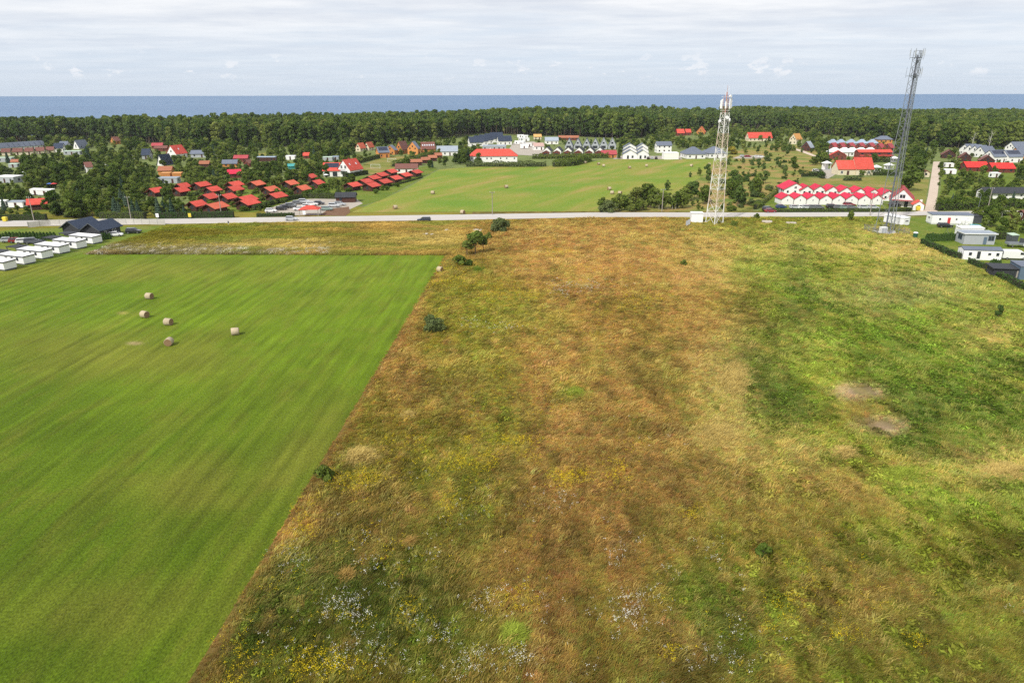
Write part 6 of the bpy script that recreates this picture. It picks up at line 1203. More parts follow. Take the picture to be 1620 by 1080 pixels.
WORDS = dict(dark_tree=('dark green broadleaf tree', 'tree'), mid_tree=('green broadleaf tree', 'tree'), light_tree=('light green tree', 'tree'), birch=('slim birch', 'tree'), spruce=('dark blue green spruce', 'tree'), young_pine=('young pine', 'tree'), willow_bush=('dense rounded bush', 'bush'), yellow_bush=('yellow bush', 'bush'), round_bush=('round bush', 'bush'), thuja=('narrow thuja', 'thuja'), cypress=('tall columnar conifer', 'tree'), forest_broadleaf=('tall broadleaf tree', 'tree'), forest_pine=('tall bare stemmed pine', 'tree'), forest_light=('tall light green tree', 'tree'), dead_tree=('bare dead tree', 'tree'))
USED = {}
NPLANT = [0]
def near_ref(px, py, h):
    best, bd = None, 1e9
    for root, ref, rect in THINGS:
        if rect is None: continue
        cx = min(max(px, rect[0]), rect[2]); d = math.hypot((px - cx), (py - rect[3]) * 1.6)
        if d < bd: bd, best = d, (ref, rect)
    ref, rect = best
    if px < rect[0] - 2: rel_ = 'left of'
    elif px > rect[2] + 2: rel_ = 'right of'
    elif py > rect[3]: rel_ = 'in front of'
    else: rel_ = 'behind'
    return rel_ + ' ' + ref
def plant(kind, x, y, h, label=None, group=None, wide=1.0, world=False):
    """x, y = photo pixel of the foot (or world position)"""
    p = Vector((x, y, 0)) if world else at(x, y); px, py = proj(p)
    parts, h0 = random.choice(KIND[kind]); s = h / h0
    wd, cat = WORDS[kind]
    if label is None:
        sz = '' if kind.startswith(('forest', 'thuja', 'cypress', 'young', 'dead')) else ('tall ' if s > 1.05 else 'small ' if s < .72 else '')
        label = sz + wd + ' ' + near_ref(px, py, h)
        group = group or label
    NPLANT[0] += 1
    o = place({'mid_tree': 'broadleaf_tree', 'dark_tree': 'broadleaf_tree', 'light_tree': 'broadleaf_tree', 'birch': 'birch_tree', 'spruce': 'spruce_tree', 'young_pine': 'pine_tree', 'forest_pine': 'pine_tree', 'forest_broadleaf': 'broadleaf_tree', 'forest_light': 'broadleaf_tree', 'thuja': 'thuja', 'cypress': 'columnar_tree'}.get(kind, kind), parts, (p.x, p.y, 0), random.uniform(0, 6.28), label, cat, group, (s * wide * random.uniform(.9, 1.1), s * wide * random.uniform(.9, 1.1), s))
    return o
CUM = {}
def clear(px, py, h, rad_m, strict=.16):
    """may a tree stand here without hiding a building the photograph shows, or standing in one?"""
    p = at(px, py); k = 1 / mpp(py)
    for bx, by, r in BOXES:
        if (p.x - bx) ** 2 + (p.y - by) ** 2 < (r + rad_m * .35) ** 2: return False
    x0, x1, y0 = px - rad_m * k, px + rad_m * k, py - h * k
    hit = []
    for i, (rc, keep) in enumerate(KEEP):
        if rc[3] > py + .5: continue
        ov = max(0, min(x1, rc[2]) - max(x0, rc[0])) * max(0, min(py, rc[3]) - max(y0, rc[1])); ar = (rc[2] - rc[0]) * (rc[3] - rc[1]) + 1e-6
        if ov > 0:
            if CUM.get(i, 0) + ov / ar > strict * (2.2 if (rc[2] - rc[0]) * 1 > 30 else 1.6): return False
            hit.append((i, ov / ar))
    for i, v in hit: CUM[i] = CUM.get(i, 0) + v
    return True
NOTREE = [SHEETS[k] for k in ('far_field', 'car_park', 'dirt_road', 'football_pitch', 'cottage_lawn', 'paddock', 'heath_track', 'camp_lawn', 'west_lawn', 'garden_lawn', 'soil_heap_ground')]
def in_any(px, py, polys): return any(bool(inpoly(np.array([px]), np.array([py]), q)[0]) for q in polys)
def wood(x0, y0, x1, y1, n, hmin, hmax, mix, tries=14, strict=.16):
    ks = list(mix); ws = list(mix.values()); done = 0
    for t in range(n * tries):
        if done >= n: break
        px, py = random.uniform(x0, x1), random.uniform(y0, y1); h = random.uniform(hmin, hmax); k = random.choices(ks, ws)[0]
        rm = h * {'spruce': .24, 'birch': .2, 'round_bush': .6, 'yellow_bush': .55}.get(k, .36)
        if in_any(px, py, NOTREE) or lerp(ROADN, px) - 1 < py < lerp(ROADS, px) + 1 or not clear(px, py, h, rm, strict): continue
        plant(k, px, py, h); done += 1
D = dict(dark_tree=5, mid_tree=3, spruce=1.4); X = dict(dark_tree=3, mid_tree=4, light_tree=2, spruce=.8, birch=1); Lm = dict(mid_tree=3, light_tree=4, birch=2)
# first the ones one can point at
for a in [('willow_bush', 791, 367, 4.2, 'large round willow bush at the roadside above the brown meadow', 1.05), ('light_tree', 752, 404, 6.6, 'tallest bushy tree in the clump at the field corner', 1.15), ('light_tree', 739, 405, 4.4, 'lower tree at the left of the field corner clump', 1.25), ('light_tree', 765, 400, 5.0, 'right hand tree of the field corner clump', 1.0), ('round_bush', 729, 420, 2.6, 'olive bush left of the field corner clump', 1.2), ('round_bush', 742, 422, 2.0, 'small bush nearest the lone corner bale', 1.0), ('round_bush', 774, 378, 2.0, 'small bush between willow bush and corner clump', .7),
          ('willow_bush', 685, 526, 3.0, 'dark round bush on the boundary of mown field and meadow', .95), ('round_bush', 515, 762, 2.1, 'small round bush on the field boundary nearer the camera', .85), ('round_bush', 1206, 880, 1.3, 'small grey green bush alone in the right meadow', .95), ('young_pine', 1579, 503, 2.6, 'small dark pine alone in the right meadow', .8), ('mid_tree', 1345, 350, 3.6, 'small tree on the verge before the crimson cottages', .9), ('round_bush', 1081, 420, 1.5, 'low bush at the edge of the reddish grass', 1), ('willow_bush', 1160, 359, 2.0, 'grey green bush right of the red and white tower foot', .8), ('round_bush', 1197, 346, 1.8, 'low bush at the south road edge before the cottages', 1.0),
          ('dark_tree', 1436, 302, 11.5, 'large dark tree behind the grey tower beside the track', 1.05), ('dark_tree', 1450, 281, 10.0, 'dark tree behind the large one by the track', 1.0), ('mid_tree', 1427, 277, 9.0, 'rounded tree left behind the large dark track tree', 1.0), ('cypress', 979, 251, 8.5, 'tall columnar conifer at the far hay field edge', 1.0), ('yellow_bush', 1157, 244, 5.0, 'yellow green bush mass on the heath behind the tower', 1.9), ('light_tree', 1250, 226, 9.0, 'yellowish tree before the ochre roofed house', 1.0), ('yellow_bush', 212, 281, 2.8, 'bright yellow bush in the left gardens', 1.2), ('yellow_bush', 197, 336, 2.4, 'yellow conifer bush at the road hedge left', .8), ('dead_tree', 1536, 238, 13, 'pale dead tree at the right forest edge, left one', .9), ('dead_tree', 1563, 238, 14, 'pale dead tree at the right forest edge, right one', .9)]:
    plant(a[0], a[1], a[2], a[3], a[4], None, a[5]); r_ = at(a[1], a[2]); BOXES.append((r_.x, r_.y, 1.5))
# birch clump on the road and young pines on the heath
n = 0
for i, (x, y, h, k) in enumerate([(302, 880, 5, 'mid_tree'), (350, 885, 4.2, 'willow_bush'), (400, 880, 5, 'mid_tree'), (455, 870, 6, 'light_tree'), (500, 868, 5.5, 'mid_tree'), (545, 862, 7.5, 'birch'), (590, 858, 8, 'light_tree'), (640, 850, 8.5, 'birch'), (690, 845, 9, 'mid_tree'), (735, 840, 8.6, 'birch'), (770, 850, 7, 'light_tree'), (810, 858, 7, 'birch'), (850, 860, 6.5, 'mid_tree'), (890, 855, 6.5, 'birch'), (930, 860, 6, 'birch'), (960, 858, 6.4, 'birch'), (985, 852, 6.4, 'birch'), (1020, 848, 7, 'mid_tree'), (560, 880, 4, 'light_tree'), (620, 875, 4, 'mid_tree'), (680, 870, 3.5, 'light_tree')]):
    plant(k, *Z5(x, y), h, WORDS[k][0] + ' in the roadside clump before the far hay field', 'roadside clump trees, ' + WORDS[k][0], 1.15)
for i, (zf, x, y, h) in enumerate([(Z5, 1170, 558, 4.5), (Z5, 1240, 565, 7), (Z5, 1092, 572, 3), (Z5, 1255, 625, 6.5), (Z5, 1060, 785, 7), (Z5, 1100, 780, 8), (Z5, 1130, 760, 7.5), (Z5, 880, 690, 5), (Z5, 1220, 815, 8), (Z6, 285, 465, 5.5), (Z6, 335, 480, 5.5), (Z6, 380, 515, 5), (Z6, 405, 380, 4.5), (Z6, 410, 425, 4.5), (Z6, 500, 475, 6), (Z6, 530, 482, 4.5), (Z6, 655, 485, 7), (Z6, 575, 545, 5.5), (Z6, 240, 610, 5), (Z6, 400, 628, 6.5), (Z6, 320, 720, 8.5), (Z6, 285, 715, 6.5), (Z6, 150, 825, 8), (Z6, 190, 822, 6.5), (Z6, 90, 740, 8.5), (Z6, 140, 650, 7.5), (Z6, 100, 640, 7.5), (Z6, 180, 660, 5), (Z6, 500, 340, 6), (Z6, 455, 330, 5.5), (Z6, 590, 380, 7), (Z6, 620, 335, 7), (Z6, 565, 345, 6), (Z6, 200, 455, 4), (Z6, 70, 460, 5), (Z6, 330, 355, 5), (Z6, 225, 360, 5), (Z6, 730, 350, 3.5)]):
    x_, y_ = zf(x, y); k = 'young_pine' if i % 4 else 'mid_tree'
    plant(k, x_, y_, h * .92, None, None, .9 if k == 'young_pine' else 1.0)
# thuja rows
TH = []
for i in range(17): TH.append((*ZL(8 + i * 30.5, 345 - i * .4), 2.4, 'thuja in the row behind the parked cars at left', 'thuja row behind the parked cars'))
for i in range(9): TH.append((*ZL(895 + i * 12, 345 - i * 1.5), 2.0, 'thuja at the end of the mobile home row', 'thujas at the mobile home row'))
for i in range(13): TH.append((*ZC(470 + i * 30, 445 - i * .8), 2.3, 'thuja in the straight row left of the grey cabin', 'thuja row beside the grey cabin'))
for i in range(5): TH.append((*ZC(1195 + i * 26, 735), 1.9, 'thuja right of the pitched roof mobile home front', 'thujas before the mobile home'))
for x, y, h, lab, grp in TH: plant('thuja', x, y, h * random.uniform(.9, 1.1), lab, grp, 1.15)

def hedge(pts, w, h, label, m=None, dens=9, name='hedge', world=False, leaf=.26, lump=None):
    lump = (dens < 8) if lump is None else lump
    P = [Vector((*p, 0)) if world else at(*p) for p in pts]; rng = np.random.default_rng(len(label) * 7 + int(P[0].x * 10) % 999); V, Nn = [], []; core = MB()
    for a, b in zip(P, P[1:]):
        d = b - a; l = d.length; u = d / l; nv = Vector((-u.y, u.x, 0)); k = int(l * (2 * h + w) * dens); s = rng.uniform(0, l, k); q = rng.uniform(0, 2 * h + w, k)
        bump_ = .12 * np.sin(s * 1.7) + .1 * np.sin(s * .6 + 1)
        top = h * (.55 + .75 * fbm(s * .35, s * 0 + len(label), 7, 3)) if lump else h + bump_ * h * .35; thin = w * (.3 + .25 * rng.uniform(-1, 1, k)) if lump else w / 2 + rng.normal(0, .08, k)
        side = np.where(q < h, -1, np.where(q < 2 * h, 1, 0)); z = np.where(q < h, q / h * top, np.where(q < 2 * h, (q - h) / h * top, top)); off = np.where(side == 0, ((q - 2 * h) - w / 2) * (.6 if lump else 1), side * thin)
        V.append(np.stack([a.x + u.x * s + nv.x * off, a.y + u.y * s + nv.y * off, np.clip(z, .08, None)], 1)); Nn.append(np.stack([nv.x * side, nv.y * side, np.where(side == 0, 1, .35)], 1))
        o = nv * max(.1, (w * .2 if lump else w / 2 - .12)); core.hexa([a - o, b - o, b + o, a + o], [p + Vector((0, 0, h * .5 if lump else h - .1)) for p in (a - o, b - o, b + o, a + o)])
        BOXES.append(((a.x + b.x) / 2, (a.y + b.y) / 2, 1.0))
    V = np.concatenate(V); Nn = np.concatenate(Nn); m = m or LEAF_D
    me = leaf_mesh('foliage', V, Nn, leaf * rng.uniform(.6, 1.4, len(V)), rng.uniform(0, 1, len(V)), m, rng)
    return place(name, [Part('foliage', me), Part('stems', core.mesh('stems', mat('hedge_inside', (.03, .035, .015), .95, .2)))], (0, 0, .01), 0, label, 'hedge')
hedge([Z2(180, 945), Z2(855, 935)], 1.6, 2.2, 'long clipped dark hedge along the road before the chalets', LEAF_T)
hedge([Z2(1060, 928), Z2(1400, 922)], 1.2, 1.2, 'low clipped hedge along the road before the car park', LEAF_T)
hedge([Z1(910, 955), Z1(1310, 952)], 2.2, 2.6, 'high clipped hedge along the road left of the entrance', LEAF_M)
hedge([Z1(0, 960), Z1(420, 955)], 1.8, 2.0, 'dark hedge along the road at the left picture edge', LEAF_D)
hedge([Z2(1030, 870), Z2(1330, 780), Z2(1560, 745)], 1.6, 1.7, 'dark hedge between the chalets and the car park', LEAF_D)
hedge([Z2(440, 880), Z2(920, 740)], .8, 1.0, 'low clipped hedge slanting between the front chalets', LEAF_M)
hedge([Z3(600, 575), Z3(800, 545)], 2.0, 2.2, 'dark clipped hedge right of the white solar house', LEAF_T)
hedge([Z3(700, 450), Z3(905, 400)], 2.4, 2.6, 'clipped hedge along the football pitch left side', LEAF_M)
hedge([Z3(285, 760), Z3(520, 765)], 2.0, 2.2, 'dark hedge behind the chalet car park', LEAF_D)
hedge([ZO(800, 530), ZO(1040, 460), ZO(1460, 330)], 3.0, 2.8, 'long loose hedge slanting past the rust roofed shelters', LEAF_M, 7, leaf=.36)
hedge([ZO(640, 860), ZO(950, 790), ZO(1260, 700)], 1.2, 1.2, 'broken low hedge beside the front chalet row and field', LEAF_D, 6)
hedge([(738, 263.5), (820, 264), (864, 263.5)], 3.4, 3.2, 'loose hedge before the red hipped roof building', LEAF_W, 6, leaf=.45)
hedge([(842, 251.5), (905, 251), (962, 250)], 3.0, 3.4, 'dark hedge before the brown kiosks', LEAF_M, 6, leaf=.45)
hedge([(876, 264), (905, 262.5), (933, 255)], 5.0, 4.2, 'thick dark hedge ending at the far hay field', LEAF_M, 6, leaf=.5)
hedge([Z6(310, 860), Z6(430, 770), Z6(565, 650)], 1.4, 1.6, 'yellow green hedge slanting along the cottage lawn', LEAF_L, 8)
hedge([Z6(470, 888), Z6(1440, 885), (1440, 333.5)], 1.2, 1.1, 'low dark hedge along the road before the cottages', LEAF_D)
hedge([(1302, 283), (1296, 279), (1268, 279.5)], 3.0, 3.0, 'dark hedge left of the stepped red roof house', LEAF_D, 6, leaf=.4)
hedge([(1335, 286), (1362, 286)], 2.6, 2.6, 'grey green bushes before the stepped red roof house', LEAF_W, 6, leaf=.4)
hedge([(1366, 256), (1408, 257)], 3, 3.6, 'dark hedge behind the white gazebos', LEAF_D, 6, leaf=.4)
hedge([(1364, 277), (1420, 278)], 3, 3.4, 'dark hedge along the paddock before the gazebos', LEAF_D, 6, leaf=.4)
hedge([Z7(800, 870), Z7(1040, 862), Z7(1592, 850)], 3.2, 4.4, 'tall dark hedge along the road right of the track', LEAF_D, 7, leaf=.4)
hedge([Z7(850, 460), Z7(1000, 462)], 1.6, 1.6, 'clipped bright hedge near the top of the dirt road', LEAF_M)
hedge([(1458, 388), (1480, 397), (1500, 406), (1517, 412.5)], 1.3, 1.9, 'dark thuja hedge slanting along the right camp', LEAF_T, 10)
hedge([(1533, 417.5), (1556, 427)], 1.2, 1.5, 'short thuja hedge before the pitched roof mobile home', LEAF_T, 10)
hedge([(1563, 432), (1592, 447), (1640, 470)], 1.3, 1.6, 'thuja hedge along the low dark shed at right', LEAF_T, 10)
hedge([ZC(1180, 425), ZC(1390, 420)], 1.6, 2.2, 'clipped hedge right of the light grey cabin', LEAF_M, 9)
plant('yellow_bush', *ZC(1150, 755), 1.5, 'yellow flowering bush at the right camp hedge', None, .9)
hedge([(1400, 244), (1445, 243)], 3, 3, 'pale hedge at the forest edge by the orange villa', LEAF_L, 5, leaf=.5)

# trees of the villages
wood(60, 326, 160, 346, 9, 6.5, 9, D); wood(0, 325, 60, 346, 5, 5, 7.5, D); wood(160, 326, 232, 346, 7, 5, 7.5, dict(spruce=4, dark_tree=2, mid_tree=1)); wood(228, 312, 300, 345, 10, 4.5, 7.5, dict(spruce=5, dark_tree=2))
wood(0, 296, 230, 322, 22, 5, 8, X); wood(0, 262, 230, 296, 28, 6.5, 10.5, D); wood(0, 243, 140, 262, 12, 7, 10, D); wood(130, 232, 420, 262, 26, 6, 10, X); wood(230, 262, 400, 292, 18, 4, 7.5, X)
wood(385, 262, 520, 292, 22, 5, 8, dict(dark_tree=5, mid_tree=2)); wood(400, 240, 560, 262, 16, 7, 11, X); wood(460, 290, 560, 315, 10, 2.2, 4, dict(round_bush=4, mid_tree=1)); wood(300, 292, 470, 330, 16, 2, 3.2, dict(round_bush=4, light_tree=1))
wood(600, 244, 700, 262, 8, 4, 6.5, X); wood(698, 256, 742, 270, 8, 6, 9, dict(dark_tree=3, spruce=2)); wood(640, 258, 700, 268, 7, 4, 6, D); wood(700, 224, 742, 250, 6, 5, 8, X)
wood(1285, 222, 1320, 262, 10, 6, 9, D); wood(1300, 258, 1420, 290, 6, 3, 5, X); wood(1395, 236, 1475, 275, 14, 6, 9, D)
wood(1480, 244, 1530, 300, 10, 3, 6, X); wood(1500, 270, 1640, 292, 12, 5, 7.5, X); wood(1482, 296, 1548, 318, 8, 2.5, 5, Lm); wood(1480, 318, 1640, 332, 8, 4, 6, D)
NOTREE.remove(SHEETS['camp_lawn']); wood(1535, 342, 1640, 372, 12, 4.5, 7, X, 60, .3); NOTREE.append(SHEETS['camp_lawn'])
# round clipped bushes near the white house lawn
for x, y in [(530, 640), (645, 628), (530, 690), (380, 690), (945, 690), (1075, 660), (880, 720), (985, 690)]: plant('round_bush', *Z3(x, y), 2.2)

# ------------------------------------------------------------------ forest between the village and the sea
FRONT = [(-400, 238), (-200, 236), (0, 231), (130, 225), (200, 228), (300, 235), (450, 233), (560, 235), (640, 226), (720, 219), (760, 212), (830, 216), (900, 217), (1000, 221), (1060, 212), (1150, 206), (1250, 209), (1320, 216), (1400, 222), (1460, 233), (1540, 236), (1620, 236), (2000, 238)]
rng = np.random.default_rng(3)
FH = [(-400, 18), (0, 18.5), (300, 18.5), (560, 20), (700, 22), (1000, 22.5), (1200, 20), (1400, 18), (2000, 18)]
# the nearest rank, tree by tree
fx = -30.0; cnt = 0; stems = 0
while fx < 1650:
    py = lerp(FRONT, fx) - random.uniform(0, 2.2); h = lerp(FH, fx) * random.uniform(.72, 1.0)
    pines = 730 < fx < 1010
    k = random.choices(['forest_pine', 'forest_broadleaf', 'forest_light'], [7, 3, 1] if pines else [1.2, 6, 1.6])[0]
    if (k == 'forest_pine' or random.random() < .3) and not any(r[0] - 3 < fx < r[2] + 3 and r[3] > 199 and r[1] < py < r[3] + 1.5 for r, _ in KEEP):
        plant(k, fx, py, h, WORDS[k][0] + ' in the front rank of the forest', 'forest front rank, ' + WORDS[k][0]); cnt += 1
    fx += random.uniform(9, 17)
# all others as one mass of instanced trees
sp = 6.3; gx, gy = np.meshgrid(np.arange(-1300, 1500, sp), np.arange(470, 1260, sp)); gx = gx.ravel() + rng.uniform(-.45, .45, gx.size) * sp; gy = gy.ravel() + rng.uniform(-.45, .45, gy.size) * sp
ppx, ppy = proj_np(gx, gy); front = np.interp(ppx, [a for a, _ in FRONT], [b for _, b in FRONT]); ok = (ppy < front - .6) & (gy < shore_y(gx)) & (ppx > -250) & (ppx < 1900)
for root, ref, rect in THINGS:
    l = root.location
    if l.y > 480: ok &= (gx - l.x) ** 2 + (gy - l.y) ** 2 > 9.5 ** 2
gx, gy, ppx = gx[ok], gy[ok], ppx[ok]
fh = np.interp(ppx, [a for a, _ in FH], [b for _, b in FH]) * (.66 + .60 * fbm(gx * .012, gy * .012, 6, 3)) * rng.uniform(.78, 1.14, gx.size)
patch = fbm(gx * .010, gy * .010, 12, 3); depth = (ppy[ok] - 172)
kinds = ['forest_broadleaf', 'forest_pine', 'forest_light']; protos = []
PC = bpy.data.collections.new('plant_sources')
def joined(parts, nm):
    """trunk and crown of a forest tree as one source mesh for the instancer"""
    o = []; V, Fc, mi, tone = [], [], [], []; ms = []
    for p in parts:
        me = p.mesh; b = len(V); V += [tuple(v.co) for v in me.vertices]; Fc += [tuple(b + i for i in f.vertices) for f in me.polygons]; mi += [len(ms)] * len(me.polygons); ms.append(me.materials[0])
        tone += [d.value for d in me.attributes['tone'].data] if 'tone' in me.attributes else [.5] * len(me.vertices)
    out = bpy.data.meshes.new(nm); out.from_pydata(V, [], Fc)
    for m in ms: out.materials.append(m)
    out.polygons.foreach_set('material_index', mi); ta = out.attributes.new('tone', 'FLOAT', 'POINT'); ta.data.foreach_set('value', tone); out.update(); return out
def scatter(name, P, rot, scl, idx, meshes, label=None, cat=None, col=None, tilt=None):
    """one object whose geometry nodes put source meshes on points"""
    c = bpy.data.collections.new(name + '_sources')
    for i, me in enumerate(meshes): o = bpy.data.objects.new('%s_source_%02d' % (name, i), me); c.objects.link(o)
    n = len(P); me = bpy.data.meshes.new(name); me.vertices.add(n); me.vertices.foreach_set('co', P.astype(np.float32).ravel()); me.update()
    def attr(nm, ty, v, key='value'): a = me.attributes.new(nm, ty, 'POINT'); a.data.foreach_set(key, v)
    rv = np.zeros((n, 3), np.float32); rv[:, 2] = rot
    if tilt is not None: rv[:, :2] = tilt
    attr('rot', 'FLOAT_VECTOR', rv.ravel(), 'vector'); attr('scl', 'FLOAT_VECTOR', np.asarray(scl, np.float32).ravel(), 'vector'); attr('idx', 'INT', np.asarray(idx, np.int32))
    if col is not None: attr('col', 'FLOAT_COLOR', np.concatenate([np.clip(col, .003, .9), np.ones((n, 1))], 1).astype(np.float32).ravel(), 'color')
    g = bpy.data.node_groups.new(name, 'GeometryNodeTree'); g.interface.new_socket('Geometry', in_out='INPUT', socket_type='NodeSocketGeometry'); g.interface.new_socket('Geometry', in_out='OUTPUT', socket_type='NodeSocketGeometry')
    a, z = g.nodes.new('NodeGroupInput'), g.nodes.new('NodeGroupOutput'); ci = g.nodes.new('GeometryNodeCollectionInfo'); ci.inputs['Collection'].default_value = c; ci.inputs['Separate Children'].default_value = True; ci.inputs['Reset Children'].default_value = True
    ip = g.nodes.new('GeometryNodeInstanceOnPoints'); ip.inputs['Pick Instance'].default_value = True
    def named(nm, ty): q_ = g.nodes.new('GeometryNodeInputNamedAttribute'); q_.data_type = ty; q_.inputs['Name'].default_value = nm; return q_.outputs['Attribute']
    e2r = g.nodes.new('FunctionNodeEulerToRotation'); g.links.new(named('rot', 'FLOAT_VECTOR'), e2r.inputs[0])
    g.links.new(a.outputs[0], ip.inputs['Points']); g.links.new(ci.outputs[0], ip.inputs['Instance']); g.links.new(named('idx', 'INT'), ip.inputs['Instance Index']); g.links.new(e2r.outputs[0], ip.inputs['Rotation']); g.links.new(named('scl', 'FLOAT_VECTOR'), ip.inputs['Scale']); g.links.new(ip.outputs[0], z.inputs[0])
    o = single(name, me, (0, 0, 0), 0, label, cat, None, 'stuff'); o.modifiers.new('scatter', 'NODES').node_group = g; return o
src, base_h, typ = [], [], []
for k in kinds:
    for parts, h0 in KIND[k]: src.append(joined(parts, k)); base_h.append(h0); typ.append(k)
typ = np.array(typ); base_h = np.array(base_h, float)
u = rng.uniform(0, 1, gx.size); back = gy > shore_y(gx) - 230
ppine = np.where(back, .78, .22) + (patch - .5) * .9; kk = np.where(u < ppine, 'forest_pine', np.where(rng.uniform(0, 1, gx.size) < .24, 'forest_light', 'forest_broadleaf'))
idx = np.zeros(gx.size, int)
for k in kinds:
    w_ = np.where(typ == k)[0]; s_ = kk == k; idx[s_] = rng.choice(w_, s_.sum())
sc = fh / base_h[idx]; scatter('forest', np.stack([gx, gy, np.zeros_like(gx)], 1), rng.uniform(0, 6.28, gx.size), np.stack([sc * 1.05, sc * 1.05, sc], 1), idx, src, 'dense mixed forest between the villages and the sea', 'forest')

# low bushes and garden growth filling the villages: nobody could count it
NOTREE_ALL = NOTREE + [SHEETS[q_] for q_ in ('house_yard', 'camper_yard', 'white_house_yard', 'heath_car_park')]
uk = [joined(p, 'growth') for k in ('round_bush', 'willow_bush', 'light_tree', 'mid_tree', 'dark_tree') for p, _ in KIND[k][:2]]; uh = np.array([h for k in ('round_bush', 'willow_bush', 'light_tree', 'mid_tree', 'dark_tree') for _, h in KIND[k][:2]])
gp, gs, gi = [], [], []
for x0, y0, x1, y1, n, h0, h1 in [(-20, 226, 560, 246, 420, 5, 9), (-20, 244, 560, 300, 1100, 2, 6), (-20, 296, 300, 346, 420, 1.5, 4.5), (300, 285, 560, 335, 420, .8, 1.9), (560, 222, 760, 262, 240, 1.5, 7), (830, 222, 985, 246, 90, 1, 4), (980, 212, 1300, 240, 420, 3, 7), (1040, 204, 1290, 216, 160, 5, 9), (1280, 222, 1480, 262, 220, 2, 7), (1484, 238, 1640, 332, 340, 1, 4.5), (1545, 340, 1640, 376, 40, .8, 2.5), (1140, 246, 1270, 330, 170, .6, 2.4), (950, 318, 1200, 334, 40, .8, 2)]:
    for t in range(n):
        px, py = random.uniform(x0, x1), y0 + (y1 - y0) * random.random() ** 1.15; h = random.uniform(h0, h1)
        if in_any(px, py, NOTREE_ALL) or lerp(ROADN, px) - 2 < py < lerp(ROADS, px) + 1 or py < lerp(FRONT, px) - 1.5 or not clear(px, py, h, h * .4, .4 if (300 < px < 500 or 580 < px < 700) and py > 270 else .12): continue
        k = random.randrange(len(uk)) if h < 3 else random.randrange(4, len(uk)); gp.append(at(px, py)); gi.append(k); gs.append(h / uh[k])
gs = np.array(gs); gi = np.array(gi); wd_ = np.where(gs * uh[gi] < 3, 1.4, 1.1) * gs
scatter('garden_growth', np.array(gp), rng.uniform(0, 6.28, gs.size), np.stack([wd_, wd_, gs], 1), gi, uk, 'bushes and low trees growing thickly between the village houses', 'bushes')

# ------------------------------------------------------------------ meadow plants
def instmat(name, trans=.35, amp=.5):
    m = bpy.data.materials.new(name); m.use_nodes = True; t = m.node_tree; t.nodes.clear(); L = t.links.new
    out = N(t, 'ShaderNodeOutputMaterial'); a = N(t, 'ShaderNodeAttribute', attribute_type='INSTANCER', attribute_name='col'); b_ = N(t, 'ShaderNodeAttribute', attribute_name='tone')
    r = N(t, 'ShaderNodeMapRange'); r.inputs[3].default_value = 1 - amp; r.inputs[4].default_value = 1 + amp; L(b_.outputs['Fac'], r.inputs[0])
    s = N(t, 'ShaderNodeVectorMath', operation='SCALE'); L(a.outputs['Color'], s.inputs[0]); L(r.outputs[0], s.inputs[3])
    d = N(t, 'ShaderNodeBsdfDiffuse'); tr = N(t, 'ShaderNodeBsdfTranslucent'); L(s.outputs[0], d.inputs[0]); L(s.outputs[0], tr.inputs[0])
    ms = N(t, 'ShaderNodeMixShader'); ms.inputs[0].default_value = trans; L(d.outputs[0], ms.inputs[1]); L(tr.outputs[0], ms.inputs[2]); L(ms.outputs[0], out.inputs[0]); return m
GRASS_M = instmat('meadow_grass')
def tuft(g, n, h, spread, width, lean, bend=.5):
    V, Fc, T = [], [], []
    for i in range(n):
        x, y = g.normal(0, spread, 2); hh = h * g.uniform(.55, 1.15); a = g.uniform(0, 6.28); dx, dy = lean * hh * (.6 + .8 * g.random()) + .22 * hh * math.cos(a), .25 * hh * math.sin(a); w_ = width * g.uniform(.7, 1.3); p = a + 1.57; ox, oy = w_ * math.cos(p), w_ * math.sin(p); b = len(V); tn = g.random()
        V += [(x - ox, y - oy, 0), (x + ox, y + oy, 0), (x + dx * .4 + ox * .8, y + dy * .4 + oy * .8, hh * .62), (x + dx * .4 - ox * .8, y + dy * .4 - oy * .8, hh * .62), (x + dx, y + dy, hh * (1 - bend * lean))]
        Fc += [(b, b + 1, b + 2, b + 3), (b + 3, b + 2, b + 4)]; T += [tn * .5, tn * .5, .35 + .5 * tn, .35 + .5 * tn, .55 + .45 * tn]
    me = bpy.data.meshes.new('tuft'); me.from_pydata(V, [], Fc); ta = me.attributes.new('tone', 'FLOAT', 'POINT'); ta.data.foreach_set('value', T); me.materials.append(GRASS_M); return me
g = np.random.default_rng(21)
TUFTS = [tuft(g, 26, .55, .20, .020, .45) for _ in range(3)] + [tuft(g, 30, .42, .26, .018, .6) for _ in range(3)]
def herb(g, n, h, rad, leaf):
    u = g.normal(0, 1, (n, 3)); u /= np.linalg.norm(u, axis=1)[:, None]; P = u * np.array([rad, rad, h * .5]) * g.uniform(.6, 1, (n, 1)) + np.array([0, 0, h * .5]); P[:, 2] = np.clip(P[:, 2], .03, None)
    me = leaf_mesh('herb', P, u, leaf * g.uniform(.6, 1.4, n), g.uniform(0, 1, n), GRASS_M, g, 2.0); return me
HERBS = [herb(g, 60, .5, .34, .12) for _ in range(3)]
def field_points(n, y0, y1, px_lo=-40, px_hi=1680, poly=MEADOW_POLY):
    Y = np.sqrt(g.uniform(y0 ** 2, y1 ** 2, n)); PXX = g.uniform(px_lo, px_hi, n); zc = Y * math.cos(PITCH) + CAM_H * math.sin(PITCH); Xx = (PXX - 810) / F * zc
    px, py = proj_np(Xx, Y); ok = inpoly(px, py, poly) & (py < 1110); 
    for bx, by, r in BOXES: ok &= ~(((Xx - bx) ** 2 + (Y - by) ** 2) < (r * .6) ** 2)
    return Xx[ok], Y[ok], px[ok], py[ok]
def relz(X, Y): return rel(X, Y) + .004
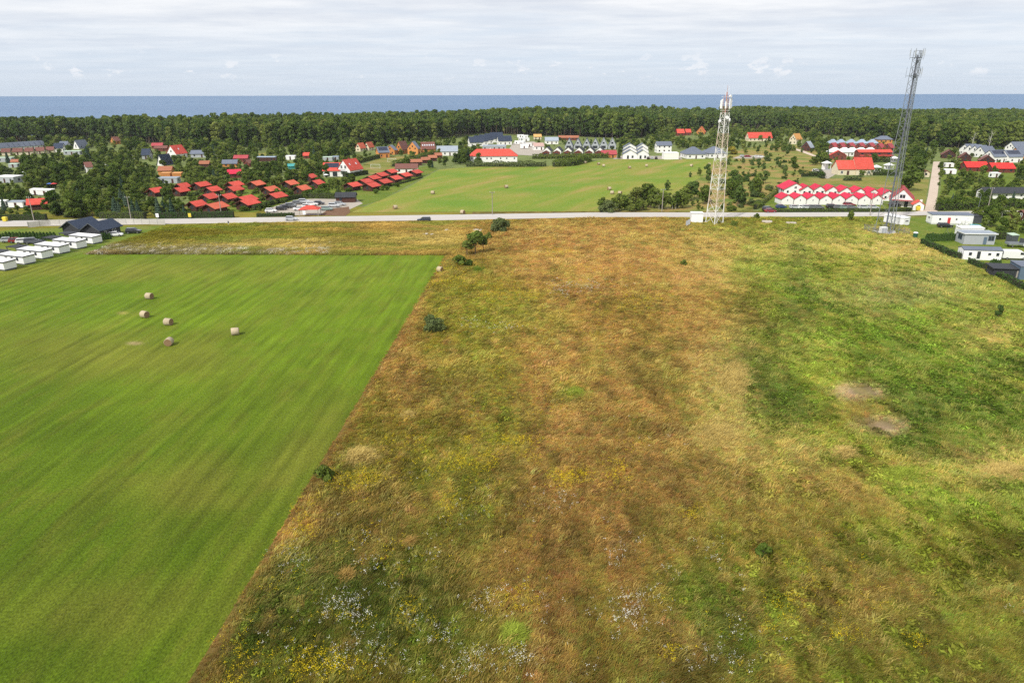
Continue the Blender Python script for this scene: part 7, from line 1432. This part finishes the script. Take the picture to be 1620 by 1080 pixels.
def sand_mask(px, py):
    w = (vnoise(px * .09, py * .25, 3) - .5) * .9
    return (((px - 1363) / 30) ** 2 + ((py - 621) / 9.5) ** 2 < .8 + w) | (((px - 1395) / 29) ** 2 + ((py - 676) / 10.5) ** 2 < .8 + w)
def lay(X, Y, k):   # wind-laid direction, varies slowly over the field
    return (fbm(X * .03, Y * .03, 91, 3) - .5) * 3.4 + g.normal(0, .55, X.shape)
Xs, Ys = [], []
for n, a, b in [(105000, 33, 75), (110000, 75, 125), (105000, 125, 180), (75000, 180, 240)]:
    x, y, px, py = field_points(n, a, b); k = ~sand_mask(px, py); Xs.append(x[k]); Ys.append(y[k])
X_, Y_ = np.concatenate(Xs), np.concatenate(Ys); px, py = proj_np(X_, Y_)
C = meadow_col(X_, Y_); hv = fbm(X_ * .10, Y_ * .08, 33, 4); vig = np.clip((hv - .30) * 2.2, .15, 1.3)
far = np.clip((Y_ - 60) / 120, 0, 1)
C = C * g.uniform(.78, 1.34, (X_.size, 1)) * (1.0 + .12 * g.normal(0, 1, (X_.size, 3)))
st = g.random(X_.size) < np.where(px > 1120, .12, .12); C[st] = C[st] * .85 + PAL['straw'] * .18 * g.uniform(.7, 1.3, (st.sum(), 1))
edge = np.clip((X_ - edge_x_np(Y_)) / 1.2, .45, 1)
s_ = (.55 + .55 * vig) * edge * (1 + .35 * far) * g.uniform(.75, 1.25, X_.size)
big = (g.random(X_.size) < .06) & (fbm(X_ * .15, Y_ * .12, 14, 3) > .45); s_ = np.where(big, s_ * 1.55, s_); C[big] = C[big] * .9 + PAL['straw'] * .18
wide = s_ * (1.0 + .8 * far)
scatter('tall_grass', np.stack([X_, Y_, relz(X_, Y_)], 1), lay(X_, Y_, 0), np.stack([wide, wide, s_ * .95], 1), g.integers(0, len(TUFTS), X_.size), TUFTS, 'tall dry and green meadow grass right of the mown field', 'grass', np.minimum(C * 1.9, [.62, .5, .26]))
# single stands that catch the eye: pale or fresh green hummocks of one grass
EX = [(570, 726, 18, 11, 'straw', 1.5, 420), (905, 625, 24, 12, 'lime', 1.2, 260), (810, 1012, 16, 16, 'lime', 1.3, 420), (703, 545, 9, 5, 'tan', 1.2, 90), (645, 660, 8, 5, 'straw', 1.2, 70), (755, 428, 16, 6, 'green', 1.3, 200), (925, 455, 22, 5, 'straw', 1.0, 160), (1160, 600, 30, 40, 'straw', 1.3, 700), (1135, 690, 40, 30, 'straw', 1.3, 600), (1330, 720, 30, 10, 'straw', 1.3, 300), (1290, 590, 40, 16, 'lime', 1.3, 500), (1430, 755, 50, 12, 'lime', 1.3, 600), (1590, 750, 40, 18, 'straw', 1.3, 500), (830, 430, 12, 5, 'straw', 1.2, 80), (545, 915, 14, 9, 'tan', 1.1, 90), (645, 862, 10, 8, 'tan', 1.1, 60)]
ex = [[], [], []]
for bx, by, rx, ry, cn, sc_, n in EX:
    for t in range(n):
        aa, rr = random.uniform(0, 6.28), min(1.8, abs(random.gauss(0, .55)) + .1 * random.random()); q_ = at(bx + rx * rr * math.cos(aa), by + ry * rr * math.sin(aa)); ex[0].append((q_.x, q_.y)); ex[1].append(PAL[cn] * random.uniform(.95, 1.7)); ex[2].append(sc_ * random.uniform(.7, 1.2) * (1.1 - .4 * min(1, rr)))
exy, exc, exs = np.array(ex[0]), np.array(ex[1]), np.array(ex[2])
scatter('grass_hummocks', np.stack([exy[:, 0], exy[:, 1], relz(exy[:, 0], exy[:, 1])], 1), lay(exy[:, 0], exy[:, 1], 0), np.stack([exs * 1.2, exs * 1.2, exs], 1), g.integers(0, len(TUFTS), exs.size), TUFTS, 'pale and fresh green hummocks of tall grass in the meadow', 'grass', exc)
# leafy weeds: on green stands, more to the right
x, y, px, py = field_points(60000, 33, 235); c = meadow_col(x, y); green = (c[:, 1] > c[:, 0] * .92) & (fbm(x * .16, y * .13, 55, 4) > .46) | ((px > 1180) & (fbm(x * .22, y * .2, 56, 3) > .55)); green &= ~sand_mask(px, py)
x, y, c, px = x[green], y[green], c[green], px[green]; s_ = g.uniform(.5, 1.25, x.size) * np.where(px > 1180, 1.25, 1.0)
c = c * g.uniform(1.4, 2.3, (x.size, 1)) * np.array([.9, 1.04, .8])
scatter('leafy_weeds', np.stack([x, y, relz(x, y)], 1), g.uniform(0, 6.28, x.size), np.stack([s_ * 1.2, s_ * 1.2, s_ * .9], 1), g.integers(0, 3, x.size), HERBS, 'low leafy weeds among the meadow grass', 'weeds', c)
# flowers: small heads on the grass tops, in drifts
def flower(g, n, rad, h, size):
    a = g.uniform(0, 6.28, n); r = rad * np.sqrt(g.uniform(0, 1, n)); P = np.stack([r * np.cos(a), r * np.sin(a), h * g.uniform(.75, 1.1, n)], 1); return leaf_mesh('flower', P, np.tile([0, 0, 1.], (n, 1)), size * g.uniform(.7, 1.3, n), g.uniform(.4, .8, n), GRASS_M, g, 1.1)
FLW = [flower(g, 6, .34, .74, .06) for _ in range(3)]
def drift(table, n, y0, y1):
    x, y, px, py = field_points(n, y0, y1); d = np.zeros(x.size)
    for bx, by, rx, ry, w_ in table: d = np.maximum(d, w_ * np.exp(-((px - bx) / rx) ** 2 - ((py - by) / ry) ** 2))
    d *= np.clip((fbm(x * .35, y * .35, 63, 3) - .36) * 4, 0, 1.6); k = g.random(x.size) < d; return x[k], y[k]
WH = [(560, 985, 45, 60, .8), (570, 930, 40, 40, .45), (730, 1045, 35, 30, .7), (700, 1010, 80, 40, .25), (830, 1040, 30, 25, .5), (1005, 905, 40, 30, .8), (1035, 930, 40, 30, .7), (985, 975, 40, 30, .7), (1100, 920, 70, 40, .25), (470, 885, 40, 25, .3), (920, 460, 40, 9, .9), (890, 468, 16, 6, .7), (790, 522, 28, 10, .5), (750, 520, 20, 10, .3), (1040, 670, 40, 20, .35), (870, 1020, 60, 40, .3), (1140, 1040, 60, 40, .2), (600, 1050, 120, 30, .25), (880, 800, 30, 14, .3), (1600, 980, 20, 12, .5), (780, 955, 60, 30, .25), (640, 850, 120, 60, .08)]
YE = [(560, 760, 50, 20, .5), (490, 800, 40, 20, .6), (470, 850, 30, 30, .5), (690, 805, 30, 20, .7), (760, 690, 50, 60, .45), (740, 720, 60, 40, .4), (850, 640, 40, 30, .5), (780, 610, 25, 40, .5), (900, 760, 30, 12, .7), (980, 740, 24, 30, .4), (700, 440, 40, 22, .6), (655, 575, 24, 30, .5), (800, 470, 60, 16, .5), (1020, 480, 40, 16, .5), (880, 400, 40, 8, .5), (960, 430, 40, 8, .4), (510, 1060, 60, 25, .6), (360, 1060, 50, 30, .6), (620, 990, 60, 30, .4), (1060, 1040, 16, 12, .7), (1230, 960, 30, 30, .5), (1330, 1015, 30, 12, .6), (1440, 1020, 16, 12, .6), (1095, 820, 14, 8, .6), (830, 700, 24, 60, .35), (820, 960, 30, 20, .4), (560, 830, 80, 40, .2), (700, 700, 130, 120, .12), (600, 900, 160, 120, .10), (850, 520, 160, 60, .14), (1250, 950, 160, 90, .06)]
for nm, tab, colr, n, lab in [('white_flowers', WH, (.80, .79, .70), 70000, 'white wild flowers in drifts on the meadow'), ('yellow_flowers', YE, (.72, .56, .02), 150000, 'yellow wild flowers in drifts on the meadow')]:
    x, y = np.concatenate([np.stack(drift(tab, n, 33, 75), 1), np.stack(drift(tab, n, 75, 200), 1)]).T; s_ = g.uniform(.6, 1.15, x.size); s_ = s_ * (1 + np.clip((y - 60) / 120, 0, .6))
    scatter(nm, np.stack([x, y, relz(x, y)], 1), g.uniform(0, 6.28, x.size), np.stack([s_, s_, s_ * .85], 1), g.integers(0, 3, x.size), FLW, lab, 'flowers', np.tile(colr, (x.size, 1)) * g.uniform(.7, 1.15, (x.size, 1)))
# rough strip between the mown field and the road
x, y, px, py = field_points(60000, 170, 245, 120, 770, VERGE_POLY); c = verge_col(x, y)
grey = np.exp(-((py - (398 - (px - 150) * .004)) / 7.5) ** 2) * np.clip((fbm(x * .1, y * .25, 81, 3) - .35) * 5, 0, 1) * (px < 520); grey = grey * np.clip((fbm(x * .5, y * .9, 82, 3) - .42) * 5, 0, 1); k = g.random(x.size) < grey * .6; c[k] = np.array([.40, .37, .30]) * g.uniform(.6, 1.2, (k.sum(), 1))
c = c * g.uniform(1.2, 2.5, (x.size, 1)); s_ = g.uniform(.7, 1.5, x.size) * (.6 + .8 * fbm(x * .1, y * .2, 85, 3))
scatter('rough_verge_grass', np.stack([x, y, np.full(x.size, .006)], 1), lay(x, y, 1), np.stack([s_ * 1.7, s_ * 1.7, s_], 1), g.integers(0, len(TUFTS), x.size), TUFTS, 'tangled dry grass strip between the mown field and road', 'grass', c)

# ------------------------------------------------------------------ air: a slight sea haze over the distance
def haze():
    x0, x1, y0, y1, z0, z1 = -2700, 2700, -450, 1400, -5.5, 62
    me = MB().box(x0, x1, y0, y1, z0, z1).mesh('haze', bpy.data.materials.new('sea_haze')); m = me.materials[0]; m.use_nodes = True; t = m.node_tree; t.nodes.clear()
    o = N(t, 'ShaderNodeOutputMaterial'); v = N(t, 'ShaderNodeVolumePrincipled'); v.inputs['Color'].default_value = (.82, .88, .97, 1); v.inputs['Density'].default_value = .00006; v.inputs['Anisotropy'].default_value = .2
    t.links.new(v.outputs[0], o.inputs['Volume']); single('haze', me, (0, 0, 0), 0, 'thin pale sea haze over the whole landscape', 'haze', None, 'stuff')
haze()
